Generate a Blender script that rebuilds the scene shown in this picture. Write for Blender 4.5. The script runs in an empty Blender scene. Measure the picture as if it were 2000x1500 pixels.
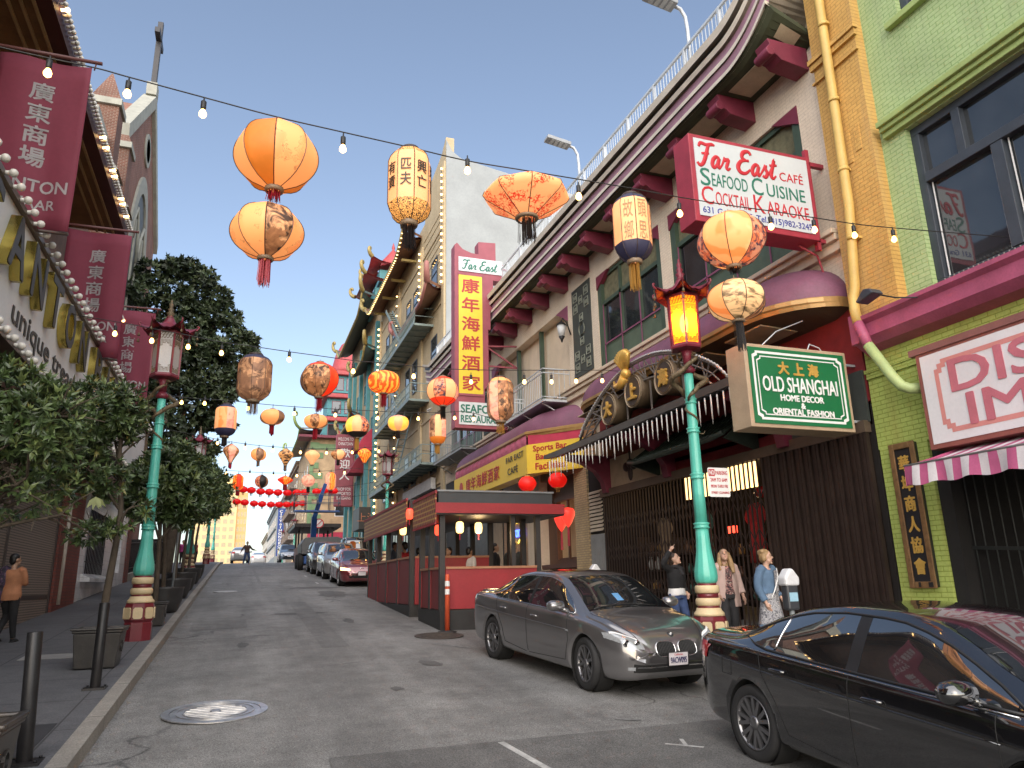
import bpy, bmesh, math, random
from mathutils import Vector, Matrix
from mathutils.bvhtree import BVHTree
rad = math.radians
random.seed(7)
scene = bpy.context.scene
COL = scene.collection
# ------------------------------------------------------------------ camera, sky, sun, exposure
FPX = 1440.555                      # focal length in pixels of the 2000 x 1500 photograph
def _axes():
 P = (1000.,750.); H = (460.,1150.); V = (880.,-4600.)
 y = Vector((H[0]-P[0], H[1]-P[1], FPX)).normalized()
 z = Vector((V[0]-P[0], V[1]-P[1], FPX)).normalized()
 x = y.cross(z).normalized()
 if x.x < 0:
  x = -x
 z = -y.cross(x) if y.cross(x).dot(z) < 0 else y.cross(x)
 return Matrix((x, y, z))
CAMR = _axes()                      # rows: street axes (x right, y up the street, z up) seen from the camera
cam = bpy.data.cameras.new('camera')
cam.sensor_width = 36.0
cam.lens = 36.0*FPX/2000.0
cam.clip_end = 4000
cam.clip_start = 0.05
camo = bpy.data.objects.new('camera', cam)
COL.objects.link(camo)
cx, cy, cz = CAMR.col[0], CAMR.col[1], CAMR.col[2]
camo.matrix_world = Matrix(((cx.x,-cy.x,-cz.x,0),(cx.y,-cy.y,-cz.y,0),(cx.z,-cy.z,-cz.z,0),(0,0,0,1)))
scene.camera = camo
SUN_EL = rad(28.0)
SUN_DIR = Vector((math.cos(rad(-110)), math.sin(rad(-110)), math.tan(SUN_EL))).normalized()   # towards the sun: right and behind
world = bpy.data.worlds.new('World')
scene.world = world
world.use_nodes = True
wn = world.node_tree
sky = wn.nodes.new('ShaderNodeTexSky')
sky.sky_type = 'NISHITA'
sky.sun_disc = False
sky.sun_elevation = SUN_EL
sky.sun_rotation = math.atan2(SUN_DIR.x, SUN_DIR.y)
sky.altitude = 50
sky.air_density = 1.0
sky.dust_density = 1.7
sky.ozone_density = 1.5
bg = wn.nodes['Background']
bg.inputs['Strength'].default_value = 0.068
hs = wn.nodes.new('ShaderNodeHueSaturation'); hs.inputs['Saturation'].default_value = 0.84; hs.inputs['Value'].default_value = 0.94
wn.links.new(sky.outputs[0], hs.inputs['Color'])
wn.links.new(hs.outputs[0], bg.inputs[0])
sun = bpy.data.lights.new('sun', 'SUN')
sun.energy = 1.45
sun.angle = rad(130)
sun.color = (1.0,0.93,0.86)
suno = bpy.data.objects.new('sun', sun)
COL.objects.link(suno)
suno.rotation_euler = SUN_DIR.to_track_quat('Z', 'Y').to_euler()
suno.location = (60,-40,60)
scene.view_settings.view_transform = 'Standard'
scene.view_settings.look = 'None'
scene.view_settings.exposure = 1.9
scene.view_settings.gamma = 1
scene.cycles.use_denoising = True
scene.cycles.max_bounces = 6
scene.cycles.caustics_reflective = False
scene.cycles.caustics_refractive = False
# ------------------------------------------------------------------ measuring: a pixel of the photograph at a known plane
def ray(px, py):
 return CAMR @ Vector((px-1000., py-750., FPX))
def atX(px, py, X):
 r = ray(px, py); return r*(X/r.x)
def atY(px, py, Y):
 r = ray(px, py); return r*(Y/r.y)
def zr(y):                          # road height along the street: uphill, then over the crest
 if y < 4: return -1.778+(y-4)*0.02
 if y < 52: return -2.03+0.063*y
 if y < 90:
  t = y-52; return 1.246+0.063*t-0.00083*t*t
 return 1.246+0.063*38-0.00083*38*38-0.00001*(y-90)**2-0.0006*(y-90)
KERB = 0.15
def zs(y): return zr(y)+KERB
# ------------------------------------------------------------------ materials
MATS = {}
def _base(name):
 m = bpy.data.materials.new(name); m.use_nodes = True
 nt = m.node_tree; b = nt.nodes['Principled BSDF']
 return m, nt, b
def N(nt, t, **kw):
 n = nt.nodes.new(t)
 for k, v in kw.items():
  if k in n.inputs: n.inputs[k].default_value = v
  else: setattr(n, k, v)
 return n
def mixc(nt, fac, a, b, mode='MIX'):
 n = nt.nodes.new('ShaderNodeMix'); n.data_type = 'RGBA'; n.blend_type = mode
 for s, v in ((n.inputs[0], fac),(n.inputs[6], a),(n.inputs[7], b)):
  if hasattr(v, 'is_linked') or hasattr(v, 'links'): nt.links.new(v, s)
  else: s.default_value = v if not isinstance(v, tuple) else (v+(1,))[:4]
 return n.outputs[2]
def ramp(nt, src, pts):
 n = nt.nodes.new('ShaderNodeValToRGB'); cr = n.color_ramp
 while len(cr.elements) < len(pts): cr.elements.new(0.5)
 for e,(p, c) in zip(cr.elements, pts):
  e.position = p; e.color = (c, c, c,1) if not isinstance(c, tuple) else (c+(1,))[:4]
 nt.links.new(src, n.inputs[0]); return n.outputs[0]
def coords(nt, scale=(1,1,1), kind='Object', swap=None):
 tc = nt.nodes.new('ShaderNodeTexCoord')
 src = tc.outputs[kind]
 if swap:
  sp = nt.nodes.new('ShaderNodeSeparateXYZ'); nt.links.new(src, sp.inputs[0])
  cb = nt.nodes.new('ShaderNodeCombineXYZ')
  for i, a in enumerate(swap):
   if a in 'xyz': nt.links.new(sp.outputs['xyz'.index(a)], cb.inputs[i])
  src = cb.outputs[0]
 mp = nt.nodes.new('ShaderNodeMapping'); mp.inputs['Scale'].default_value = scale
 nt.links.new(src, mp.inputs[0]); return mp.outputs[0]
def noise(nt, vec, scale, detail=4, rough=0.55, dist=0.0):
 n = nt.nodes.new('ShaderNodeTexNoise')
 n.inputs['Scale'].default_value = scale; n.inputs['Detail'].default_value = detail
 n.inputs['Roughness'].default_value = rough; n.inputs['Distortion'].default_value = dist
 nt.links.new(vec, n.inputs['Vector']); return n.outputs['Fac']
def bump(nt, b, h, strength, dist=0.01):
 n = nt.nodes.new('ShaderNodeBump'); n.inputs['Strength'].default_value = strength
 n.inputs['Distance'].default_value = dist
 nt.links.new(h, n.inputs['Height']); nt.links.new(n.outputs[0], b.inputs['Normal'])
def paint(name, rgb, rough=0.6, metal=0.0, var=0.18, nscale=3.0, bmp=0.15, dirt=None, coat=0.0):
 if name in MATS: return MATS[name]
 m, nt, b = _base(name)
 v = coords(nt)
 n1 = noise(nt, v, nscale,5); n2 = noise(nt, v, nscale*14,3)
 f = ramp(nt, n1,[(0.3,1-var),(0.7,1+var*0.45)])
 c = mixc(nt,1.0, tuple(rgb), f, 'MULTIPLY')
 f2 = ramp(nt, n2,[(0.35,1-var*0.5),(0.6,1.0)])
 c = mixc(nt,1.0, c, f2, 'MULTIPLY')
 if dirt:
  sv = coords(nt,(2.2,2.2,0.25)); n3 = noise(nt, sv,1.6,5,0.65)
  c = mixc(nt, ramp(nt, n3,[(0.5,0.0),(0.75,0.6)]), c, tuple(dirt))
 nt.links.new(c, b.inputs['Base Color'])
 b.inputs['Roughness'].default_value = rough; b.inputs['Metallic'].default_value = metal
 if coat: b.inputs['Coat Weight'].default_value = coat; b.inputs['Coat Roughness'].default_value = 0.03
 if bmp: bump(nt, b, n2, bmp)
 MATS[name] = m; return m
def brick(name, c1, c2, mortar, axis='x', bw=0.22, bh=0.075, rough=0.8, msize=0.012, bmp=0.5, var=0.3, dirt=None, dirtamt=0.6):
 if name in MATS: return MATS[name]
 m, nt, b = _base(name)
 v = coords(nt, swap=('yz' if axis == 'x' else 'xz')+'0')
 t = nt.nodes.new('ShaderNodeTexBrick')
 t.inputs['Scale'].default_value = 1.0; t.inputs['Brick Width'].default_value = bw; t.inputs['Row Height'].default_value = bh
 t.inputs['Mortar Size'].default_value = msize; t.inputs['Mortar Smooth'].default_value = 0.3; t.inputs['Bias'].default_value = 0
 t.inputs['Color1'].default_value = tuple(c1)+(1,); t.inputs['Color2'].default_value = tuple(c2)+(1,); t.inputs['Mortar'].default_value = tuple(mortar)+(1,)
 nt.links.new(v, t.inputs['Vector'])
 w = coords(nt); n1 = noise(nt, w,1.1,6); n2 = noise(nt, w,22,3)
 c = mixc(nt,1.0, t.outputs['Color'], ramp(nt, n1,[(0.3,1-var),(0.7,1+var*0.4)]), 'MULTIPLY')
 c = mixc(nt,1.0, c, ramp(nt, n2,[(0.3,0.85),(0.6,1.0)]), 'MULTIPLY')
 if dirt:
  sv = coords(nt,(2,2,0.22)); n3 = noise(nt, sv,1.1,6,0.65)
  c = mixc(nt, ramp(nt, n3,[(0.48,0.0),(0.8, dirtamt)]), c, tuple(dirt))
 nt.links.new(c, b.inputs['Base Color']); b.inputs['Roughness'].default_value = rough
 inv = nt.nodes.new('ShaderNodeMath'); inv.operation = 'SUBTRACT'; inv.inputs[0].default_value = 1
 nt.links.new(t.outputs['Fac'], inv.inputs[1])
 ad = nt.nodes.new('ShaderNodeMath'); ad.operation = 'MULTIPLY_ADD'; ad.inputs[1].default_value = 0.35
 nt.links.new(n2, ad.inputs[0]); nt.links.new(inv.outputs[0], ad.inputs[2])
 bump(nt, b, ad.outputs[0], bmp,0.01)
 MATS[name] = m; return m
def glow(name, rgb, strength, base=None):
 if name in MATS: return MATS[name]
 m, nt, b = _base(name)
 b.inputs['Base Color'].default_value = tuple(base or rgb)+(1,)
 b.inputs['Emission Color'].default_value = tuple(rgb)+(1,); b.inputs['Emission Strength'].default_value = strength
 b.inputs['Roughness'].default_value = 0.4
 MATS[name] = m; return m
def glass(name, rgb=(0.012,0.014,0.016), rough=0.03, var=True, wav=0.02, ior=1.9):
 if name in MATS: return MATS[name]
 m, nt, b = _base(name)
 v = coords(nt); n1 = noise(nt, v,0.9,3)
 c = mixc(nt, ramp(nt, n1,[(0.35,0.0),(0.7,1.0)]), tuple(rgb), tuple(min(1, k*2.2+0.006) for k in rgb))
 nt.links.new(c, b.inputs['Base Color']); b.inputs['Roughness'].default_value = rough
 b.inputs['IOR'].default_value = ior
 if wav: bump(nt, b, noise(nt, v,1.7,2), wav,0.05)
 MATS[name] = m; return m
# ------------------------------------------------------------------ mesh builder
class MB:
 def __init__(s): s.bm = bmesh.new(); s.mi = 0
 def v(s, p): return s.bm.verts.new(p)
 def face(s, pts):
  try:
   f = s.bm.faces.new([s.bm.verts.new(p) for p in pts]); f.material_index = s.mi; return f
  except ValueError: return None
 def box(s, a, b):
  x0, x1 = sorted((a[0], b[0])); y0, y1 = sorted((a[1], b[1])); z0, z1 = sorted((a[2], b[2]))
  return s.hexa([(x0, y0, z0),(x1, y0, z0),(x1, y1, z0),(x0, y1, z0),(x0, y0, z1),(x1, y0, z1),(x1, y1, z1),(x0, y1, z1)])
 def hexa(s, p):
  v = [s.bm.verts.new(q) for q in p]
  for q in ((0,3,2,1),(4,5,6,7),(0,1,5,4),(1,2,6,5),(2,3,7,6),(3,0,4,7)):
   f = s.bm.faces.new([v[i] for i in q]); f.material_index = s.mi
  return v
 def obox(s, c, ax, ay, az):     # oriented box: centre and three half-axis vectors
  c, ax, ay, az = map(Vector,(c, ax, ay, az))
  return s.hexa([c-ax-ay-az, c+ax-ay-az, c+ax+ay-az, c-ax+ay-az, c-ax-ay+az, c+ax-ay+az, c+ax+ay+az, c-ax+ay+az])
 def beam(s, a, b, w, h, up=(0,0,1)):
  a, b = Vector(a), Vector(b); d = b-a
  if d.length < 1e-6: return
  d2 = d.normalized(); u = Vector(up)
  if abs(d2.dot(u)) > 0.98: u = Vector((1,0,0))
  sd = d2.cross(u).normalized(); u = sd.cross(d2)
  s.obox((a+b)/2, sd*w/2, d/2, u*h/2)
 def prism(s, poly, d):          # polygon of 3-D points extruded by vector d
  d = Vector(d); n = len(poly)
  lo = [s.bm.verts.new(p) for p in poly]; hi = [s.bm.verts.new(Vector(p)+d) for p in poly]
  fs = [s.bm.faces.new(lo[::-1]), s.bm.faces.new(hi)]
  for i in range(n): fs.append(s.bm.faces.new((lo[i], lo[(i+1) % n], hi[(i+1) % n], hi[i])))
  for f in fs: f.material_index = s.mi
 def tube(s, pts, r, n=6, closed=False, cap=True):
  pts = [Vector(p) for p in pts]; m = len(pts)
  if m < 2: return
  rr = r if isinstance(r,(list, tuple)) else [r]*m
  rings = []; u = None
  for i, p in enumerate(pts):
   a = pts[(i-1) % m] if (i > 0 or closed) else p
   c = pts[(i+1) % m] if (i < m-1 or closed) else p
   d = (c-a)
   if d.length < 1e-9: d = Vector((0,0,1))
   d.normalize()
   if u is None:
    u = Vector((0,0,1)) if abs(d.z) < 0.9 else Vector((1,0,0))
   u = (u-d*u.dot(d))
   if u.length < 1e-6: u = d.orthogonal()
   u.normalize(); w = d.cross(u)
   rings.append([s.bm.verts.new(p+(u*math.cos(2*math.pi*k/n)+w*math.sin(2*math.pi*k/n))*rr[i]) for k in range(n)])
  for i in range(m if closed else m-1):
   A, B = rings[i], rings[(i+1) % m]
   for k in range(n):
    f = s.bm.faces.new((A[k], A[(k+1) % n], B[(k+1) % n], B[k])); f.material_index = s.mi; f.smooth = n > 4
  if cap and not closed:
   for R_, fl in ((rings[0], True),(rings[-1], False)):
    f = s.bm.faces.new(R_[::-1] if fl else R_); f.material_index = s.mi
 def cyl(s, a, b, r, n=12, r2=None): s.tube([a, b],[r, r if r2 is None else r2], n)
 def lathe(s, prof, n=24, c=(0,0,0), mod=None, ax='z', smooth=True, mfun=None, a0=0.0, cap=True):
  c = Vector(c); rings = []
  for (r, z) in prof:
   R_ = []
   for k in range(n):
    a = a0+2*math.pi*k/n; q = r*(mod(k, z) if mod else 1)
    if ax == 'z': p = Vector((q*math.cos(a), q*math.sin(a), z))
    elif ax == 'y': p = Vector((q*math.cos(a), z, q*math.sin(a)))
    else: p = Vector((z, q*math.cos(a), q*math.sin(a)))
    R_.append(s.bm.verts.new(c+p))
   rings.append(R_)
  for i in range(len(rings)-1):
   for k in range(n):
    f = s.bm.faces.new((rings[i][k], rings[i][(k+1) % n], rings[i+1][(k+1) % n], rings[i+1][k]))
    f.material_index = mfun(k, i) if mfun else s.mi; f.smooth = smooth
  if cap:
   for R_ in (rings[0], rings[-1]):
    f = s.bm.faces.new(R_); f.material_index = s.mi
 def sphere(s, c, r, n=10, m=6):
  rx, ry, rz = r if isinstance(r,(tuple, list)) else (r, r, r)
  c = Vector(c); rings = []
  for i in range(1, m):
   t = math.pi*i/m
   rings.append([s.bm.verts.new(c+Vector((rx*math.sin(t)*math.cos(2*math.pi*k/n), ry*math.sin(t)*math.sin(2*math.pi*k/n), rz*math.cos(t)))) for k in range(n)])
  top = s.bm.verts.new(c+Vector((0,0, rz))); bot = s.bm.verts.new(c-Vector((0,0, rz)))
  fs = []
  for k in range(n):
   fs.append(s.bm.faces.new((top, rings[0][k], rings[0][(k+1) % n])))
   fs.append(s.bm.faces.new((bot, rings[-1][(k+1) % n], rings[-1][k])))
  for i in range(m-2):
   for k in range(n):
    fs.append(s.bm.faces.new((rings[i][k], rings[i+1][k], rings[i+1][(k+1) % n], rings[i][(k+1) % n])))
  for f in fs: f.material_index = s.mi; f.smooth = True
 def grid(s, rows, smooth=True, closed=False):
  vs = [[s.bm.verts.new(p) for p in r] for r in rows]
  for i in range(len(vs)-1):
   n = len(vs[i])
   for k in range(n if closed else n-1):
    f = s.bm.faces.new((vs[i][k], vs[i][(k+1) % n], vs[i+1][(k+1) % n], vs[i+1][k])); f.material_index = s.mi; f.smooth = smooth
  return vs
 def wall(s, axis, pos, thick, u0, u1, z0, z1, holes=()):
  """wall slab with rectangular holes: axis 'x' = slab at x=pos..pos+thick spanning y; 'y' likewise"""
  us = sorted({u0, u1, *[h[0] for h in holes], *[h[1] for h in holes]}); zz = sorted({z0, z1, *[h[2] for h in holes], *[h[3] for h in holes]})
  us = [u for u in us if u0-1e-6 <= u <= u1+1e-6]; zz = [z for z in zz if z0-1e-6 <= z <= z1+1e-6]
  for i in range(len(us)-1):
   run = None
   for j in range(len(zz)-1):
    um, zm = (us[i]+us[i+1])/2,(zz[j]+zz[j+1])/2
    hole = any(h[0] < um < h[1] and h[2] < zm < h[3] for h in holes)
    if not hole and run is None: run = zz[j]
    if run is not None and (hole or j == len(zz)-2):
     top = zz[j] if hole else zz[j+1]
     if axis == 'x': s.box((pos, us[i], run),(pos+thick, us[i+1], top))
     else: s.box((us[i], pos, run),(us[i+1], pos+thick, top))
     run = None
 def each(s, name, mats, parent=None, **kw):
  '''every loose piece of the mesh becomes a part of its own'''
  bmesh.ops.recalc_face_normals(s.bm, faces=s.bm.faces)
  seen = set(); out = []
  for v0 in list(s.bm.verts):
   if v0 in seen: continue
   st = [v0]; isl = []; seen.add(v0)
   while st:
    v = st.pop(); isl.append(v)
    for e in v.link_edges:
     w = e.other_vert(v)
     if w not in seen: seen.add(w); st.append(w)
   m = MB(); mp = {v: m.bm.verts.new(v.co) for v in isl}
   for f in {f for v in isl for f in v.link_faces}:
    nf = m.bm.faces.new([mp[v] for v in f.verts]); nf.material_index = f.material_index; nf.smooth = f.smooth
   out.append(m.build(name, mats, parent, fixn=False, **kw))
  s.bm.free(); return out
 def build(s, name, mats, parent=None, label=None, cat=None, group=None, kind=None, world=True, bevel=0, smooth=None, fixn=True):
  if fixn: bmesh.ops.recalc_face_normals(s.bm, faces=s.bm.faces)
  me = bpy.data.meshes.new(name); s.bm.to_mesh(me); s.bm.free()
  for m in (mats if isinstance(mats,(list, tuple)) else [mats]): me.materials.append(m)
  if smooth is not None:
   for p in me.polygons: p.use_smooth = smooth
  return addmesh(name, me, parent, label, cat, group, kind, world, bevel)
BASE = {}
def addmesh(name, me, parent=None, label=None, cat=None, group=None, kind=None, world=True, bevel=0):
 o = bpy.data.objects.new(name, me); COL.objects.link(o)
 if parent is not None:
  o.parent = parent
  if world:
   off = BASE.get(parent.name, Vector((0,0,0)))
   if off.length > 0: me.transform(Matrix.Translation(-off))
  BASE[o.name] = BASE.get(parent.name, Vector((0,0,0)))
 if bevel:
  bv = o.modifiers.new('bevel', 'BEVEL'); bv.width = bevel; bv.segments = 2; bv.limit_method = 'ANGLE'; bv.angle_limit = rad(40)
 return tag(o, label, cat, group, kind)
def tag(o, label=None, cat=None, group=None, kind=None):
 if label: o['label'] = label
 if cat: o['category'] = cat
 if group: o['group'] = group
 if kind: o['kind'] = kind
 return o
def thing(name, label, cat, loc=(0,0,0), rz=0.0, group=None):
 o = bpy.data.objects.new(name, None); COL.objects.link(o)
 o.location = loc; o.rotation_euler = (0,0, rz); o.empty_display_size = 0.2
 BASE[o.name] = Vector(loc)
 return tag(o, label, cat, group)
def copy_tree(o, parent=None):
 c = o.copy(); COL.objects.link(c)
 if parent is not None: c.parent = parent
 for ch in list(o.children): copy_tree(ch, c)
 return c
def dup(o, loc, rz=None, label=None, group=None, scale=None):
 c = copy_tree(o); c.location = loc
 if rz is not None: c.rotation_euler = (0,0, rz)
 if scale: c.scale = (scale, scale, scale)
 if label: c['label'] = label
 if group: c['group'] = group
 return c
def textmesh(body, size=1.0, bold=0.0, shear=0.0, ext=0.004, space=1.0, line=1.0, align='CENTER', width=None, height=None):
 c = bpy.data.curves.new('lettering', 'FONT'); c.body = body; c.size = size; c.shear = shear
 c.extrude = ext; c.space_character = space; c.space_line = line; c.align_x = align; c.align_y = 'CENTER'; c.resolution_u = 3
 o = bpy.data.objects.new('lettering', c); COL.objects.link(o)
 bpy.context.view_layer.update()
 me = bpy.data.meshes.new_from_object(o.evaluated_get(bpy.context.evaluated_depsgraph_get()))
 bpy.data.objects.remove(o); bpy.data.curves.remove(c)
 if len(me.vertices) and (width or height):
  xs = [v.co.x for v in me.vertices]; ys = [v.co.y for v in me.vertices]
  cxm, cym = (min(xs)+max(xs))/2,(min(ys)+max(ys))/2
  sx = width/(max(xs)-min(xs)) if width else None
  sy = height/(max(ys)-min(ys)) if height else None
  sx = sx or sy; sy = sy or sx
  me.transform(Matrix.Diagonal((sx, sy,1,1)) @ Matrix.Translation((-cxm,-cym,0)))
 if bold and len(me.vertices):
  bm = bmesh.new()
  for i,(dx, dy) in enumerate(((0,0),(1,0),(-1,0),(0,1),(0,-1),(.7,.7),(-.7,.7),(.7,-.7),(-.7,-.7))):
   m2 = me.copy(); m2.transform(Matrix.Translation((dx*bold*0.42, dy*bold*0.42, i*0.0004))); bm.from_mesh(m2); bpy.data.meshes.remove(m2)
  bm.to_mesh(me); bm.free()
 return me
def text(body, mat, parent, o, xd, ud=(0,0,1), name='lettering', **kw):
 me = textmesh(body, **kw)
 xd, ud = Vector(xd).normalized(), Vector(ud).normalized(); nd = xd.cross(ud)
 M = Matrix(((xd.x, ud.x, nd.x, o[0]),(xd.y, ud.y, nd.y, o[1]),(xd.z, ud.z, nd.z, o[2]),(0,0,0,1)))
 me.transform(M); me.materials.clear(); me.materials.append(mat)
 return addmesh(name, me, parent)
WEST = (0,-1,0)                   # reading direction on facades right of the street (they face -x)
EAST = (0,1,0)                    # on facades left of the street
FRONT = (1,0,0)                   # on signs facing back down the street
SCRIPT = [[(0,.78,.7),(.08,.95,1),(.35,.91,1),(.6,.97,1),(.74,.93,.6)],[(.44,.92,.9),(.38,.5,1.1),(.28,.1,1.1),(.13,-.02,.9),(.0,.1,.8)],[(.16,.5,.7),(.5,.56,.8)],
 [(.98,.42,.8),(.85,.47,1),(.72,.32,1.1),(.7,.1,1.1),(.8,-.01,1),(.93,.16,.8),(1.0,.44,1),(.96,.16,1.1),(1.03,.0,.8),(1.14,.14,.6),(1.24,.42,.8),(1.27,.49,1),(1.28,.38,.9),(1.42,.44,1.1),(1.42,.3,1),(1.37,.1,1),(1.45,.0,.8),(1.56,.1,.5)],
 [(2.5,.84,.8),(2.36,.98,1),(2.12,.9,1.2),(2.08,.68,1.1),(2.28,.57,.8),(2.42,.58,.8)],[(2.28,.57,.8),(2.05,.5,1),(1.92,.25,1.3),(2.04,.02,1.2),(2.3,.0,.9),(2.52,.2,.6)],
 [(2.9,.42,.8),(2.77,.47,1),(2.64,.32,1.1),(2.62,.1,1.1),(2.72,-.01,1),(2.85,.16,.8),(2.92,.44,1),(2.88,.16,1.1),(2.95,.0,.8),(3.06,.14,.6),(3.2,.42,.8),(3.25,.52,1),(3.25,.38,1),(3.36,.18,1.1),(3.28,.0,1),(3.13,.04,.8)],
 [(3.36,.05,.6),(3.54,.4,.7),(3.66,.85,1),(3.58,.4,1.1),(3.56,.1,1.1),(3.66,.0,.8),(3.8,.14,.5)],[(3.44,.56,.7),(3.8,.62,.7)]]
def script(mat, parent, o, xd, width, height, r):      # brush lettering as raised strokes
 xd = Vector(xd); mb = MB(); c = Vector(o); sx, sy = width/3.95, height
 nd = xd.cross(Vector((0,0,1)))
 for i, st in enumerate(SCRIPT):
  p3 = catmull([Vector(((x+.18*y-1.95)*sx,(y-.48)*sy, w)) for x, y, w in st],5)
  vs = [(c+xd*q.x+Vector((0,0, q.y))+nd*(.001*i), q.z*r) for q in p3]
  mb.tube([v[0] for v in vs],[v[1] for v in vs],8)
 for v in mb.bm.verts:
  dd = (v.co-c).dot(nd); v.co -= nd*dd*.8
 return mb.build('lettering', mat, parent)
def lerp(a, b, t): return a+(b-a)*t
def catmull(pts, n=6):
 pts = [Vector(p) for p in pts]; out = []
 for i in range(len(pts)-1):
  p0 = pts[max(i-1,0)]; p1 = pts[i]; p2 = pts[i+1]; p3 = pts[min(i+2, len(pts)-1)]
  for k in range(n):
   t = k/n
   out.append(0.5*((2*p1)+(p2-p0)*t+(2*p0-5*p1+4*p2-p3)*t*t+(3*p1-p0-3*p2+p3)*t**3))
 out.append(pts[-1]); return out
def interp(tab, x):
 if x <= tab[0][0]: return tab[0][1]
 for (a, va),(b, vb) in zip(tab, tab[1:]):
  if x <= b:
   return va+(vb-va)*(x-a)/(b-a)
 return tab[-1][1]
def sinterp(tab, x):                # smooth (monotone-ish) interpolation
 n = len(tab)
 if x <= tab[0][0]: return tab[0][1]
 if x >= tab[-1][0]: return tab[-1][1]
 for i in range(n-1):
  a, va = tab[i]; b, vb = tab[i+1]
  if x <= b:
   def sl(j):
    if j <= 0 or j >= n-1: return (tab[min(j+1, n-1)][1]-tab[max(j-1,0)][1])/(tab[min(j+1, n-1)][0]-tab[max(j-1,0)][0])
    d0 = (tab[j][1]-tab[j-1][1])/(tab[j][0]-tab[j-1][0]); d1 = (tab[j+1][1]-tab[j][1])/(tab[j+1][0]-tab[j][0])
    return 0 if d0*d1 <= 0 else 2*d0*d1/(d0+d1)
   h = b-a; t = (x-a)/h; m0, m1 = sl(i)*h, sl(i+1)*h
   return (2*t**3-3*t*t+1)*va+(t**3-2*t*t+t)*m0+(-2*t**3+3*t*t)*vb+(t**3-t*t)*m1
# ================================================================== the ground
def asphalt(name, dark=1.0, cracks=True):
 m, nt, b = _base(name)
 v = coords(nt)
 big = noise(nt, v,0.35,5,0.6); mid = noise(nt, v,2.3,6,0.7); fine = noise(nt, v,75,2,0.7)
 lanes = coords(nt,(1.0,0.06,1)); ln = noise(nt, lanes,1.3,4,0.6)
 c = mixc(nt, ramp(nt, big,[(0.3,0.0),(0.7,1.0)]), tuple(x*dark for x in (0.172,0.17,0.163)), tuple(x*dark for x in (0.25,0.247,0.237)))
 c = mixc(nt,1.0, c, ramp(nt, mid,[(0.3,0.72),(0.65,1.12)]), 'MULTIPLY')
 c = mixc(nt,1.0, c, ramp(nt, ln,[(0.35,0.78),(0.65,1.12)]), 'MULTIPLY')
 c = mixc(nt,1.0, c, ramp(nt, fine,[(0.36,0.45),(0.52,1.0),(0.72,1.65)]), 'MULTIPLY')
 if cracks:
  dn = nt.nodes.new('ShaderNodeTexNoise'); dn.inputs['Scale'].default_value = 1.5; dn.inputs['Detail'].default_value = 5
  nt.links.new(v, dn.inputs['Vector'])
  ad = nt.nodes.new('ShaderNodeVectorMath'); ad.operation = 'MULTIPLY_ADD'; ad.inputs[1].default_value = (0.9,0.9,0.9)
  nt.links.new(dn.outputs['Color'], ad.inputs[0]); nt.links.new(v, ad.inputs[2])
  vo = nt.nodes.new('ShaderNodeTexVoronoi'); vo.feature = 'DISTANCE_TO_EDGE'; vo.inputs['Scale'].default_value = 0.28
  nt.links.new(ad.outputs[0], vo.inputs['Vector'])
  msk = ramp(nt, noise(nt, v,0.22,3),[(0.5,0.0),(0.6,1.0)])
  cr = ramp(nt, vo.outputs['Distance'],[(0.0,1.0),(0.009,0.0)])
  mm = nt.nodes.new('ShaderNodeMath'); mm.operation = 'MULTIPLY'
  nt.links.new(msk, mm.inputs[0]); nt.links.new(cr, mm.inputs[1])
  c = mixc(nt, mm.outputs[0], c,(0.03,0.03,0.03))
  st = ramp(nt, noise(nt, v,0.9,6,0.75),[(0.58,0.0),(0.72,0.55)])
  c = mixc(nt, st, c,(0.05,0.05,0.048))
 nt.links.new(c, b.inputs['Base Color']); b.inputs['Roughness'].default_value = 0.72
 bump(nt, b, fine,0.5,0.006)
 MATS[name] = m; return m
def concrete(name, c1, c2, joint=None, fine_scale=60, rough=0.85):
 m, nt, b = _base(name)
 v = coords(nt); big = noise(nt, v,0.6,5,0.6); mid = noise(nt, v,4,6,0.7); fine = noise(nt, v, fine_scale,2)
 c = mixc(nt, ramp(nt, big,[(0.3,0.0),(0.7,1.0)]), tuple(c1), tuple(c2))
 c = mixc(nt,1.0, c, ramp(nt, mid,[(0.3,0.8),(0.65,1.06)]), 'MULTIPLY')
 c = mixc(nt,1.0, c, ramp(nt, fine,[(0.35,0.75),(0.6,1.1)]), 'MULTIPLY')
 if joint:
  t = nt.nodes.new('ShaderNodeTexBrick'); t.inputs['Scale'].default_value = 1; t.offset = 0
  t.inputs['Brick Width'].default_value = joint[0]; t.inputs['Row Height'].default_value = joint[1]
  t.inputs['Mortar Size'].default_value = joint[2]; t.inputs['Mortar Smooth'].default_value = 0.4
  nt.links.new(v, t.inputs['Vector'])
  c = mixc(nt, t.outputs['Fac'], c, tuple(k*0.45 for k in c1))
 nt.links.new(c, b.inputs['Base Color']); b.inputs['Roughness'].default_value = rough
 bump(nt, b, fine,0.3,0.004)
 MATS[name] = m; return m
asphalt('asphalt'); asphalt('asphalt_new',0.62, False)
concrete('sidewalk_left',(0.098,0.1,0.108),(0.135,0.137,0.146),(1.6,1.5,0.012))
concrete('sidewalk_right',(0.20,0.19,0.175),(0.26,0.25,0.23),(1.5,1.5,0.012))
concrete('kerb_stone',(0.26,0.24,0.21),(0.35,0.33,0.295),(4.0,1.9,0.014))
concrete('earth',(0.12,0.12,0.115),(0.17,0.165,0.155))
KL, KR = -1.22,6.62                # kerb faces
FL, FR = -4.4,9.9                  # facade lines
def ystations(y0, y1):
 ys = []; y = y0
 while y < y1:
  ys.append(y); y += 0.5 if y < 12 else 1.0 if y < 60 else 4 if y < 130 else 25
 return ys+[y1]
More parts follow.
